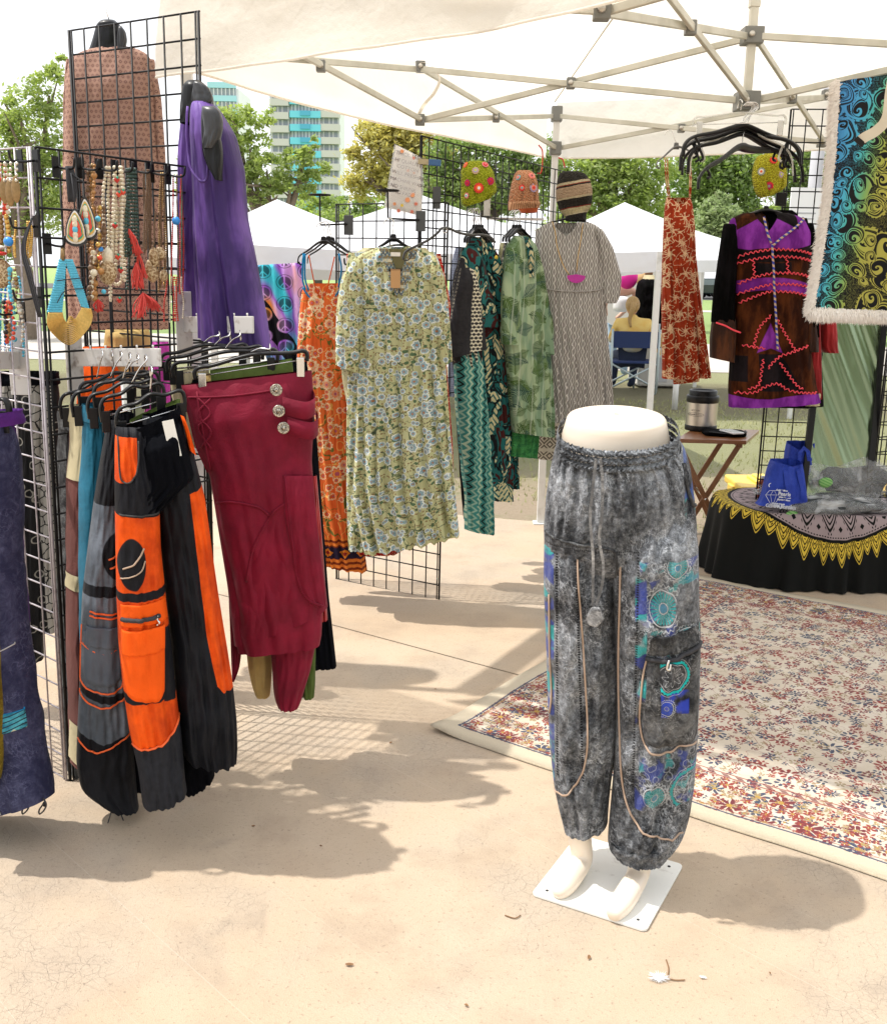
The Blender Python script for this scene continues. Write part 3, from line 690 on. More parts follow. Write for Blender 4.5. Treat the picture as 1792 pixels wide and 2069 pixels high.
# ------------------------------------------------------------------ the stall's canopy
cB = np.array([.609, 6.214]); ce = np.array([-.5048, -.8632])*2.966; cn = np.array([.8632, -.5048])*2.966
cL = cB+ce; cR = cB+cn; cF = cL+cn; cH = cB+ce/2+cn/2
ZT, ZL, MU, ML, HU, HL = 2.425, 2.238, 2.431, 2.205, 2.4235, 2.19
cp = empty('canopy', (cH[0], cH[1], 0), 'white pop-up canopy with grey scissor frame over the clothing stall', 'canopy')
def p3(a, z): return np.array([a[0], a[1], z])
mids = {'LB': (cL+cB)/2, 'BR': (cB+cR)/2, 'RF': (cR+cF)/2, 'FL': (cF+cL)/2}
# legs
for q in (cB, cL, cR, cF):
    if q is cF: continue                      # the fourth leg stands outside the picture on the right, see below
    b = MB(); b.bar(p3(q, 0), p3(q, 1.35), .044, .044); b.bar(p3(q, 1.3), p3(q, ZT+.04), .036, .036); lg = b.build('leg', M['leg_paint'], cp, False, bevel=.003)
    b = MB(); b.box((q[0], q[1], .004), (.09, .09, .008)); b.build('foot_plate', M['leg_paint'], lg, False)
b = MB(); b.bar(p3(cF, 0), p3(cF, ZT+.04), .044, .044); b.build('leg', M['leg_paint'], cp, False)
def truss(a, bb, za, zb, off=0.0):
    a, bb = p3(a, za), p3(bb, zb); d = bb-a; s_ = np.cross(d/np.linalg.norm(d), [0, 0, 1]); s_ /= np.linalg.norm(s_)
    b = MB(); b.bar(a+s_*off, bb+s_*off, .014, .025); b.build('truss_bar', M['frame_paint'], cp, False, bevel=.003)
def joint(a, z, w=.044, h=.048, bolt=True):
    b = MB(); b.box((a[0], a[1], z), (w, w, h)); j = b.build('joint', M['joint_plastic'], cp, False, bevel=.004)
    if bolt:
        d = np.array([-a[0], -a[1]]); d /= np.linalg.norm(d); b = MB()
        b.lathe([(.001, -.004), (.011, -.004), (.011, .003), (.006, .006)], (a[0]+d[0]*w*.62, a[1]+d[1]*w*.62, z), 12, rot=np.stack([[d[1], -d[0], 0], [0, 0, 1], [d[0], d[1], 0]], 1)); b.build('bolt', M['bolt'], j)
for (a, c, m) in ((cL, cB, 'LB'), (cB, cR, 'BR'), (cR, cF, 'RF'), (cF, cL, 'FL')):
    q = mids[m]
    for s_ in (a, c):
        truss(s_, q, ZT-.01, ML, .011); truss(s_, q, ZL, MU-.01, -.011); joint((s_+q)/2, (ZT+ML)/2-.005, .036, .045)
    joint(q, MU); joint(q, ML)
    truss(q, cH, MU-.01, HL, .011); truss(q, cH, ML, HU, -.011); joint((q+cH)/2, (MU+HL)/2-.002, .036, .045)
joint(cH, HU, .075, .06); joint(cH, HL, .085, .07)
b = MB(); b.bar(p3(cH, HL), p3(cH, HU+.2), .03, .03); b.bar(p3(cH, HU+.1), p3(cH, 3.2), .038, .038); b.build('centre_pole', M['frame_paint'], cp, False, bevel=.003)
for q in (cB, cL, cR, cF):
    b = MB(); b.box((q[0], q[1], ZT+.0), (.062, .062, .085)); b.build('corner_bracket', M['joint_plastic'], cp, False, bevel=.006)
    b = MB(); b.box((q[0], q[1], ZL), (.066, .066, .075)); b.build('slider', M['joint_plastic'], cp, False, bevel=.006)
# roof
EZ, PZ = ZT+.075, 3.26
def expd(q): return cH+(q-cH)*1.022
cs4 = [expd(v) for v in (cL, cB, cR, cF)]; rg = np.random.RandomState(2)
for k in range(4):
    a, c = cs4[k], cs4[(k+1) % 4]; nu, nv = 40, 26; V = []
    for j in range(nv+1):
        for i in range(nu+1):
            u, v = i/nu, j/nv; q = (a*(1-u)+c*u)*(1-v)+cH*v; z = EZ+(PZ-EZ)*v-.07*math.sin(math.pi*v)*math.sin(math.pi*u)-.03*math.sin(math.pi*u)*(1-v)
            z += .006*math.sin(u*23+v*9+k)*math.sin(math.pi*v)
            V.append((q[0], q[1], z))
    F = [[j*(nu+1)+i, j*(nu+1)+i+1, (j+1)*(nu+1)+i+1, (j+1)*(nu+1)+i] for j in range(nv) for i in range(nu)]
    mesh_obj('roof_panel', V, F, M['canopy'], cp)
    # valance
    nu, nv = 120, 14; V = []; o_ = (a+c)/2-cH; o_ /= np.linalg.norm(o_); big = 1.0 if k == 3 else .35
    for j in range(nv+1):
        for i in range(nu+1):
            u, v = i/nu, j/nv; q = a*(1-u)+c*u; drop = ((.235+.135*u*u) if k == 3 else .30)*v
            w_ = big*(.028*math.sin(u*9+2.6*v+k)+.016*math.sin(u*23-3*v)+.007*math.sin(u*61+5*v))*v*(1.1-.3*v)+.004*(v > .86)
            edge = .03*math.sin(math.pi*u)
            V.append((q[0]+o_[0]*(w_+.04), q[1]+o_[1]*(w_+.04), EZ-edge-drop*(1+.03*math.sin(u*7+k))))
    F = [[j*(nu+1)+i, j*(nu+1)+i+1, (j+1)*(nu+1)+i+1, (j+1)*(nu+1)+i] for j in range(nv) for i in range(nu)]
    vl = mesh_obj('valance', V, F, M['canopy'], cp)
    b = MB(); b.tube([V[nv*(nu+1)+i] for i in range(0, nu+1, 2)], .0045, 6); b.build('hem', M['canopy'], vl)
for q in cs4:                                   # hip seams
    b = MB(); P = [np.array([q[0]*(1-v)+cH[0]*v, q[1]*(1-v)+cH[1]*v, EZ+(PZ-EZ)*v-.004]) for v in np.linspace(0, 1, 14)]; b.tube(P, .004, 5); b.build('seam', M['hemp'], cp)
# ribbon strap hanging from the middle bracket, red cords on the rear leg
P = [at(838, 124, 4.93), at(870, 130, 4.9), at(888, 158, 4.88), at(878, 186, 4.88), at(856, 212, 4.9), at(842, 240, 4.93)]
b = MB(); Q = smooth_path(P, 8); b.tube(Q, .012, 6, flat=.12); b.build('strap', M['canopy'], cp)
b = MB(); b.tube(smooth_path([at(1088, 292, 6.1), at(1096, 306, 6.1), at(1094, 345, 6.1), at(1086, 350, 6.1)], 5), .004, 6); tag(b.build('red_ribbon', M['red_cord'], None), 'thin red cord dangling left of the rear canopy leg', 'cord')
b = MB(); b.tube(smooth_path([at(1128, 318, 6.0), at(1137, 322, 6.0), at(1141, 338, 6.0)], 5), .009, 6, flat=.4); tag(b.build('red_ribbon', M['red_cord'], None), 'red ribbon tied right of the rear canopy leg', 'ribbon')

# ------------------------------------------------------------------ gridwall panels
def grid(name, label, base, deg, nw, nh, mat, up=(0, 0, 1), z0=0.0, skipz=0, r=.0031, cell=.0762, cat='grid panel', grp='wire grid panels of the stall'):
    Uv = np.array([math.cos(R(deg)), math.sin(R(deg)), 0]); Z = np.asarray(up, float); Z /= np.linalg.norm(Z)
    Xv = Uv-Z*np.dot(Uv, Z); Xv /= np.linalg.norm(Xv); Yv = np.cross(Z, Xv); base = np.asarray(base, float)
    r_ = bpy.data.objects.new(name, None); r_.matrix_world = Matrix(((Xv[0], Yv[0], Z[0], base[0]), (Xv[1], Yv[1], Z[1], base[1]), (Xv[2], Yv[2], Z[2], base[2]), (0, 0, 0, 1)))
    C.objects.link(r_); tag(r_, label, cat, grp); r_.empty_display_size = .05
    W, H = nw*cell, nh*cell
    def proto(L, ax, rr):
        b = MB(); b.tube([(0, 0, 0), (L, 0, 0)] if ax == 0 else [(0, 0, 0), (0, 0, L)], rr, 8)
        me_o = b.build('wire', mat, None); me = me_o.data; bpy.data.objects.remove(me_o); return me
    mv, mh, me_ = proto(H, 2, r), proto(W, 0, r), proto(H, 2, r*1.55)
    I = Matrix.Identity(4)
    def put_(me, x, y, z, nm='wire'):
        o = bpy.data.objects.new(nm, me); C.objects.link(o); o.parent = r_; o.location = (x, y, z)
    for i in range(nw+1): put_(me_ if i in (0, nw) else mv, i*cell, 0, z0, 'edge_bar' if i in (0, nw) else 'wire')
    for j in range(nh+1): put_(mh, 0, -r*1.9, z0+j*cell)
    # second edge wire as welded double frame
    put_(mv, cell*.17, 0, z0, 'wire'); put_(mv, W-cell*.17, 0, z0, 'wire')
    r_['wh'] = (W, H); del r_['wh']
    return Xv, Yv, Z, base
bn = gp(142, 1578); tp = at(70, 307.5, bn[1]-.02); upA = (tp-bn)/np.linalg.norm(tp-bn)
bnA1 = bn.copy()
GA1 = grid('wire_grid', 'black grid panel hung with bead necklaces, receding from the near left post', bn, 59, 8, 24, M['black_wire'], up=upA)
GA0 = grid('wire_grid', 'pale wire grid panel at the far left behind the blue denim trousers', bn+np.array([-.012, .0, 0]), 180-38, 8, 24, M['white_wire'], up=upA, r=.0025)
fA = bn+GA1[0]*.6096; fA[2] = 0
GA3 = grid('wire_grid', 'tall black grid panel holding the brown patterned shirt', np.array([fA[0]+.012, fA[1]+.01, .0]), 180-33, 8, 30, M['black_wire'], up=upA*.6+np.array([0, 0, .4]))
bB = gp(680, 1169)
GB = grid('wire_grid', 'middle black grid panel standing behind the green kaftan', bB, math.degrees(math.atan2(*(gp(889, 1212)-bB)[1::-1])), 8, 24, M['black_wire'], up=(at(679.5, 405.5, bB[1])-bB))
cb = at(850, 274, 4.66); cb2 = at(1113, 336, 5.95)
GC = grid('wire_grid', 'long black grid behind the crochet hats running to the rear leg', (cb[0], cb[1], cb[2]-15*.0762), math.degrees(math.atan2(cb2[1]-cb[1], cb2[0]-cb[0])), 22, 15, M['black_wire'])
pd = at(1537, 900, 5.25)
dtop = at(1560, 216, 5.2)
GD = grid('wire_grid', 'tall black grid behind the patchwork jacket', (pd[0], 5.25, dtop[2]-30*.0762), -4, 9, 30, M['black_wire'])
pe = at(1770, 900, 5.05)
GE = grid('wire_grid', 'black grid edge right of the mirror', (pe[0], 5.05, 0), 28, 8, 24, M['black_wire'])
# ------------------------------------------------------------------ printed and dyed cloth
def cloth(name, col, rough=.85, **k):
    k.setdefault('sheen', .04); k.setdefault('spec', .18); k.setdefault('bstr', .5); k.setdefault('bdist', .003)
    return material(name, col, rough, bump=k.pop('bump', wrinkle), **k)
def uv2d():
    x, y, _ = sep(uvm()); return x, y
def tone(c, v, s=3.0, k=.25, dark=(0, 0, 0)): return mixc(ss(.35, .7, noise(v, s, 4.0))*k, c, dark)

def p_kaftan():
    u = uvm(); x, y, _ = sep(u); v = vec(x, y)
    c = mixc(noise(v, 4.0, 3.0), lin('#BEC08A', .85), lin('#D6D6AC', .85))
    d = vor(v, 85.0); dx, dy, _ = sep(X(d.outputs['Position'])); 
    c = mixc(lt(X(d.outputs['Distance']), .30)*gt(sep(X(d.outputs['Color']))[0], .5)*.8, c, lin('#8C6A44', .8))
    n1 = noise(v, 13.0, 2.0, .5, .5); n2 = noise(vec(x+3.1, y), 15.0, 2.0, .5, .5)
    c = mixc(band(n1, .5, .009, .006)*.9, c, lin('#3A5244', .8)); c = mixc(band(n2, .52, .007, .005)*.75, c, lin('#46603C', .8))
    lf = vor(vec(x*1.0+noise(v, 9.0)*.1, y), 40.0); lc = sep(X(lf.outputs['Color']))
    c = mixc(lt(X(lf.outputs['Distance']), .27)*gt(lc[0], .55), c, lin('#5F7A5A', .8))
    for s, sd, rd in ((20.0, 0.0, .40), (30.0, 5.3, .33)):
        pet, out, heart, cc, (q, th, r) = flowers(v, s, 7, rd, sd, .85, .22)
        on = gt(cc[2], .42)
        c = mixc(pet*on, c, mixc(noise(v, 60.0, 2.0), lin('#93B4C2', .85), lin('#6C9AB0', .85)))
        rings = band(fr(q*2.6+sin(th*7.0)*.2), .5, .13, .07)*lt(q, .9)
        c = mixc(rings*on*.75, c, lin('#DDE6E2', .9)); c = mixc(out*on, c, lin('#EEF2EC', .9)); c = mixc(heart*on, c, lin('#C08A62', .8))
    return c
def p_collar():
    x, y = uv2d(); c = mixc(gt(fr(y*38), .5), lin('#8E8060', .8), lin('#D3CDB0', .85)); z = ab(fr(x*60+.25*0)-.5)
    c = mixc(lt(ab(fr(y*19+z*.5)-.5), .12), c, lin('#5F6B74', .8)); return mixc(lt(vordist(90.0), .22), c, lin('#7FA3B4', .9))
def vordist(s, out='Distance'):
    return X(vor(uvm(), s).outputs[out])
def p_orange():
    x, y = uv2d(); v = vec(x, y); X0, Y0 = zone()
    c = mixc(noise(v, 7.0, 4.0), lin('#F0602A', .85), lin('#F78A4A', .85))
    n1 = noise(v, 9.0, 2.0, .5, .8); c = mixc(band(n1, .5, .012, .006), c, lin('#6F7A3A', .8)); c = mixc(band(noise(vec(x, y+4.0), 12.0, 2.0, .5, .5), .52, .008, .005), c, lin('#F6C36A', .9))
    for s, sd, col_, ln in ((9.0, 1.0, '#F2954A', '#C8505A'), (14.0, 7.0, '#F29A70', '#F7E0C0'), (22.0, 3.0, '#E0582C', '#F2C080')):
        pet, out, heart, cc, (q, th, r) = flowers(v, s, 9, .40, sd, .8, .3); on = gt(cc[2], .45)
        c = mixc(pet*on, c, lin(col_, .85)); c = mixc(band(fr(q*2.2), .5, .14, .07)*lt(q, .9)*on, c, lin(ln, .85)); c = mixc(out*on, c, lin('#F8E2BC', .9)); c = mixc(heart*on, c, lin('#C0607A', .85))
    b = ss(1078, 1081, Y0); k = fr(Y0/11.0)
    st = mixc(gt(k, .55), lin('#F08A3A', .85), lin('#8A3A1E', .8)); st = mixc(inside(Y0, 1098, 1121, 1), st, lin('#2C2440', .8))
    dm = ab(fr(X0/34.0)-.5)*34+ab(Y0-1110)*1.2; st = mixc(lt(dm, 11.0)*inside(Y0, 1098, 1121, 1), st, lin('#E88A2E', .85)); st = mixc(lt(dm, 5.0), st, lin('#9A2A2A', .8))
    return mixc(b, c, st)
def p_teal(alt=0):
    def f():
        x, y = uv2d(); v = vec(x, y)
        c = mixc(noise(vec(x*6, y*60), 4.0, 2.0), lin('#1D5A5C', .8), lin('#2F7A78', .8))
        n = noise(vec(x*1.5, y+alt*3), 7.0, 2.0, .5, 1.5)
        fe = ab(fr((y*30+ab(fr(x*9)-.5)*5.0))-.5)
        c = mixc(inside(n, .56, .70, .005)*gt(fe, .17), c, lin('#D7CFA4', .85)); c = mixc(inside(n, .50, .545, .004), c, lin('#14191C', .8)); c = mixc(inside(n, .33, .42, .006), c, lin('#4A1E1E', .8))
        c = mixc(inside(n, .70, .8, .006), c, lin('#0E2A2E', .8)); return c
    return f
def p_zig():
    x, y = uv2d(); k = fr(x*15+ab(fr(y*26)-.5)*.55)
    c = mixc(inside(k, .0, .2, .03), lin('#3F8A86', .8), lin('#A9C6AE', .85)); c = mixc(inside(k, .38, .5, .03), c, lin('#15181A', .8)); c = mixc(inside(k, .66, .8, .03), c, lin('#8FB7A6', .85)); return c
def p_blackwhite():
    x, y = uv2d(); c = mixc(noise(vec(x, y), 60, 3.0), (.012, .012, .014), (.035, .035, .04)); r = rect(fr(x*4.1), ab(fr(y*30)-.5)*2+ab(fr(x*40)-.5)*.8, .35, .65, .45, .95, .02)
    return mixc(r, c, lin('#D8D2BC', .85))
def p_palm():
    x, y = uv2d(); v = vec(x, y)
    c = mixc(ss(.4, .6, noise(vec(x*5, y), 4.0, 3.0)), lin('#B4C9A4', .85), lin('#8CAA8C', .85))
    for s, sd, dk, an in ((7.0, 0.0, '#3F5C3A', .5), (9.5, 4.0, '#5E7C3E', -.6), (8.5, 8.0, '#3A5A56', .1), (12.0, 2.0, '#4C6A34', .9)):
        n = vor(vec(x*s+sd, y*s+sd), 1.0, rnd=.9); px_, py_, _ = sep(X(n.outputs['Position'])); dx, dy = x*s+sd-px_, y*s+sd-py_
        cc, c2, _ = sep(X(n.outputs['Color'])); a = cc*2.2+an; lx = dx*cos(a)+dy*sin(a); ly = dy*cos(a)-dx*sin(a)
        w = (.30-ab(ly-.02)*.62); fr_ = gt(fr((ly+ab(lx)*1.1)*13.0), .38); lf = lt(ab(lx), w)*mx(fr_, lt(ab(lx), .018))*gt(c2, .2)
        c = mixc(lf*.88, c, lin(dk, .8))
    st = band(fr(x*14+noise(v, 3.0)*.5), .5, .04, .02); return mixc(st*.4, c, lin('#DCE6D2', .9))
def p_damask(bg, fg, s=22.0):
    def f():
        x, y = uv2d(); X1, Y1 = x*s, y*s*.62
        w = .5+.28*cos(Y1*6.2832)
        row = flo(X1); fx = fr(X1); par = fr(row*.5)*2.0                       # 0/1 columns
        w2 = mixf(par, .5+.27*cos(Y1*6.2832), .5-.27*cos(Y1*6.2832))
        c = mixc(noise(vec(x, y), 200.0, 2.0), bg, tuple(v*1.35 for v in bg))
        ln = band(fx, 0.5+.5*0, .0001, .0001)
        a = mx(band(fx, w2*.5+.0, .045, .03), band(fx, 1.0-w2*.5, .045, .03))
        inn = lt(ab(ab(fx-.5)/(.02+ab(.5-w2*.5))-.62), .1)
        dot = disc(fx, fr(Y1+mixf(par, .5, 0.0)), .5, .5, .12, .1, .2)
        c = mixc(a, c, fg); c = mixc(inn*.7, c, fg); return mixc(dot*.8, c, fg)
    return f
def mixf(f, a, b): return a+(b-a)*f if isinstance(f, X) else a*(1-f)+b*f
def p_geo(bg, fg):
    def f():
        x, y = uv2d(); a = ab(fr(x*16)-.5)+ab(fr(y*16)-.5); c = mixc(gt(fr(a*3.0), .5), bg, fg); return mixc(inside(fr(y*7), .1, .22, .01), c, fg)
    return f
def p_branch(bg, fg, s=12.0, dk=None):
    def f():
        x, y = uv2d(); v = vec(x, y); c = mixc(ss(.35, .65, noise(v, 26.0, 2.0)), bg, dk or tuple(q*.55 for q in bg))
        for sd, rr in ((0.0, .44), (5.1, .40)):
            n = vor(vec(x*s*1.25+sd, y*s+sd*2), 1.0, rnd=.75); px_, py_, _ = sep(X(n.outputs['Position'])); cr, cg, cb = sep(X(n.outputs['Color']))
            dx, dy = x*s*1.25+sd-px_, y*s+sd*2-py_; th = at2(dy, dx)+cr*6; r = sq(dx*dx+dy*dy)
            arm = lt(ab(fr(th*.955+r*.9)-.5)*r, .022)*lt(r, rr); ring = band(r, .13, .016, .01)
            c = mixc(mx(arm, ring)*gt(cb, .15), c, fg)
            m = vor(vec(x*s*3.1+sd, y*s*3.1), 1.0); c = mixc(lt(X(m.outputs['Distance']), .11)*gt(sep(X(m.outputs['Color']))[0], .6), c, fg)
        c = mixc(band(noise(vec(x+2, y), s*.9, 1.0, .5, .3), .5, .007, .004), c, fg); return c
    return f
def p_spots(bg, dk, s=75.0):
    def f():
        x, y = uv2d(); X1, Y1 = x*s, y*s; sh = fr(flo(Y1)*.5); cx_, cy_ = fr(X1+sh)-.5, fr(Y1)-.5
        c = mixc(noise(vec(x, y), 5.0, 3.0), bg, tuple(v*1.25 for v in bg))
        q = lt(ab(cx_)+ab(cy_), .36); h = lt(ab(cx_)+ab(cy_), .14); c = mixc(q*.85, c, dk); return mixc(h*.8, c, tuple(min(.9, v*1.9) for v in bg))
    return f
def denim(bg=(.05, .052, .058), hi=(.40, .41, .43), k=1.0, vel=1.0):
    x, y, z = sep(objc()); v = objc()
    n = noise(v, 7.0*vel, 6.0, .7, 1.0); m = noise(v, 30.0, 5.0, .75, 1.2)
    def rdg(vv, s_, w): return 1.0-ss(0.0, w, ab(noise(vv, s_, 3.0, .55, .4)-.5))
    ln = mn(rdg(vec(x*2.2+z*.7, y, z*.9-x*.5), 12.0, .02)*.6+rdg(vec(x*1.1-z*1.2, y, z+x), 17.0, .016)*.6+rdg(vec(x*.8+z*1.7, y, z*.5-x), 22.0, .016)*.5, 1.0)
    f = ss(.4, .78, n*.55+m*.45)*.65+ln*ss(.42, .6, noise(v, 9.0, 3.0))*.5
    return mixc(mn(f*k, 1.0), bg, hi)
def p_velvet(a, b):
    def f():
        v = objc(); return mixc(ss(.4, .65, noise(vec(sep(v)[0]*1, sep(v)[1], sep(v)[2]*.35), 16.0, 4.0, .6)), a, b)
    return f
def p_plain(c, k=.5):
    def f():
        v = objc(); return mixc(ss(.3, .75, noise(v, 9.0, 4.0, .6)), tuple(q*k for q in c), c)
    return f
M['kaftan'] = cloth('kaftan_print', p_kaftan, trans=.12); M['collar'] = cloth('collar_print', p_collar)
M['orange_print'] = cloth('orange_print', p_orange, trans=.2)
M['red_print'] = cloth('red_print', p_branch(lin('#C21F1F', .8), lin('#F0B090', .8), 16), trans=.1)
M['cream_print'] = cloth('cream_print', p_branch(lin('#D9D2B0', .85), lin('#9AA07A', .8), 18, lin('#C9C29A', .8)))
M['teal'] = cloth('teal_feather_print', p_teal(0)); M['teal2'] = cloth('teal_dark_print', p_teal(1)); M['zigzag'] = cloth('zigzag_print', p_zig)
M['blackwhite'] = cloth('black_white_trim', p_blackwhite); M['palm'] = cloth('palm_print', p_palm, trans=.1)
M['grey_damask'] = cloth('grey_ogee_print', p_damask(lin('#8B8784', .85), lin('#E2E0DC', .9), 44.0))
M['ikat'] = cloth('grey_ikat_print', p_geo(lin('#6F665C', .8), lin('#CFC8B8', .85)), trans=.1)
M['speckle'] = cloth('speckled_print', p_damask((.03, .03, .03), lin('#B8B4A8', .8), 60.0)); M['bluegrey'] = cloth('blue_grey_print', p_spots(lin('#7C8498', .8), (.04, .045, .07), 90.0))
M['green_print'] = cloth('green_print', p_branch(lin('#4FA05A', .8), lin('#2A6A44', .8), 22))
M['rust'] = cloth('rust_branch_print', p_branch(lin('#B4401F', .85), lin('#F0CDA4', .9), 13.0, lin('#A03418', .85)), trans=.12)
M['pink_print'] = cloth('brown_pink_print', p_spots(lin('#B5907F', .8), lin('#5E3A38', .8), 60.0), trans=.12)
M['tribal'] = cloth('tribal_print', p_geo((.02, .02, .02), (.5, .5, .48)))
def p_purple():
    v = objc(); x, y, z = sep(v); n = noise(vec(x, y, z*.4), 8.0, 4.0, .55, .4)
    return mixc(ss(.38, .66, n), lin('#351C60', .85), lin('#7350A4', .85))
M['purple_rayon'] = cloth('purple_crinkle', p_purple, .6, bump=lambda: noise(vec(sep(objc())[0]*3, sep(objc())[1]*3, sep(objc())[2]*.6), 16.0, 3.0, .5)*2, bstr=.5, bdist=.003, spec=.35)
M['denim'] = cloth('acid_wash_denim', lambda: denim(), .85, bstr=.7)
M['denim_dark'] = cloth('acid_wash_dark', lambda: denim((.025, .025, .028), (.25, .26, .26)), .85)
M['navy_denim'] = cloth('washed_navy', lambda: denim((.018, .02, .055), (.16, .17, .30), .8), .85)
M['black_cotton'] = cloth('black_cotton', p_plain((.004, .0045, .007), .6), .85, sheen=0, spec=.05); M['grey_cotton'] = cloth('grey_cotton', p_plain(lin('#6A727E', .75), .75))
M['orange_cotton'] = cloth('orange_cotton', p_plain((.88, .105, .003), .85), .7, sheen=0, spec=.2)
M['maroon'] = cloth('maroon_cotton', p_plain((.225, .006, .028), .65), .75, sheen=.05, spec=.25)
M['cream_cotton'] = cloth('cream_cotton', p_plain(lin('#D8CBA4', .8), .8)); M['brown_cotton'] = cloth('brown_cotton', p_plain(lin('#7A4A44', .8), .75)); M['teal_cotton'] = cloth('teal_cotton', p_plain(lin('#2C7C9A', .8), .6))
M['olive_cotton'] = cloth('olive_cotton', p_plain(lin('#5E7236', .8), .7)); M['sand_cotton'] = cloth('sand_cotton', p_plain(lin('#D8B878', .8), .75)); M['purple_cotton'] = cloth('purple_cotton', p_plain(lin('#5E2A86', .8), .6)); M['mustard'] = cloth('mustard_cotton', lambda: denim(lin('#6A5A10', .8), lin('#C0A838', .8)))
M['blue_edge'] = cloth('blue_binding', p_plain(lin('#1E86C0', .85), .9)); M['orange_strap'] = cloth('orange_binding', p_plain(lin('#E0602A', .85), .9))
M['pipe_orange'] = material('orange_piping', (.80, .12, .02), .6); M['pipe_tan'] = material('tan_piping', (.42, .30, .22), .7); M['stitch'] = material('dark_stitching', (.03, .03, .03), .8); M['stitch_pale'] = material('pale_stitching', (.40, .40, .40), .8)
M['tag_white'] = material('paper_tag', (.75, .74, .70), .8); M['kraft'] = material('kraft_tag', (.50, .29, .13), .8); M['ink'] = material('ink', (.03, .03, .035), .8)
M['velvet_brown'] = cloth('brown_velvet', p_velvet((.022, .006, .002), (.09, .026, .006)), .6, sheen=.1); M['velvet_black'] = cloth('black_velvet', p_velvet((.002, .002, .002), (.006, .005, .006)), .85, sheen=0, spec=.03)
M['velvet_purple'] = cloth('purple_velvet', p_velvet((.13, .015, .20), (.27, .045, .38)), .6, sheen=.3); M['velvet_red'] = cloth('red_velvet', p_velvet((.22, .01, .012), (.36, .02, .025)), .6, sheen=.3)
M['rick_rack'] = material('rick_rack', (.85, .07, .10), .7); M['skin_plastic'] = material('mannequin_plastic', lambda: mixc(noise(objc(), 6.0, 3.0), (.84, .74, .62), (.80, .69, .56)), .3, spec=.5)
# ------------------------------------------------------------------ hangers
HG = 'hangers holding clothes'
def hook(mb, top, bot, n, r=.0022):
    """wire hook: swan neck above top point"""
    pass
def clip_hanger(label, pl, xl, yl, xr, yr, hx, hy, clips=True, n=.0, mat=None, group=HG, drop=34, rod=True, thick=.011):
    """long trouser hanger; ends turn down; hx,hy = top of hook in pixels"""
    a, c = pl.px(xl, yl, n), pl.px(xr, yr, n); mid = (a+c)/2; r_ = empty('clip_hanger', mid, label, 'hanger', group)
    W = np.linalg.norm(c-a); u = (c-a)/W; dn = np.array([0, 0, -1.0]); L = drop*np.linalg.norm(pl.px(xl, yl+100)-pl.px(xl, yl))/100
    P = smooth_path([a+dn*L, a+dn*L*.35-u*.002, a+u*.012, a+u*.05, mid+np.array([0, 0, .012]), c-u*.05, c-u*.012, c+dn*L*.35, c+dn*L], 5)
    b = MB(); b.tube(P, thick, 8, flat=.45); b.build('bar', mat or M['black_plastic'], r_)
    h = np.linalg.norm(pl.px(hx, hy)-pl.px((xl+xr)/2, (yl+yr)/2)); nk = mid+np.array([0, 0, .02]); tp = pl.px(hx, hy, n)
    q = pl.n*.0; sw = np.cross([0, 0, 1.0], u)*.0+pl.n
    Hk = smooth_path([nk, nk*.5+tp*.5+sw*.012, tp+sw*.022-np.array([0, 0, .012]), tp, tp-sw*.02-np.array([0, 0, .012]), tp-sw*.024-np.array([0, 0, .03])], 5)
    b = MB(); b.tube(Hk, .0021, 7); b.build('hook', M['chrome'], r_)
    if rod:
        b = MB(); b.tube([a+dn*L*.8+u*.005, c+dn*L*.8-u*.005], .0018, 6); b.build('rod', M['chrome'], r_)
    if clips:
        for q in (a+u*W*.06, c-u*W*.06):
            b = MB(); b.bar(q+dn*L*.55+pl.n*.008, q+dn*(L*.55+.055)+pl.n*.008, .006, .022, up=u); cl = b.build('clip', M['chrome'] if rod == 2 else M['black_plastic'], r_, False, bevel=.002)
    return r_
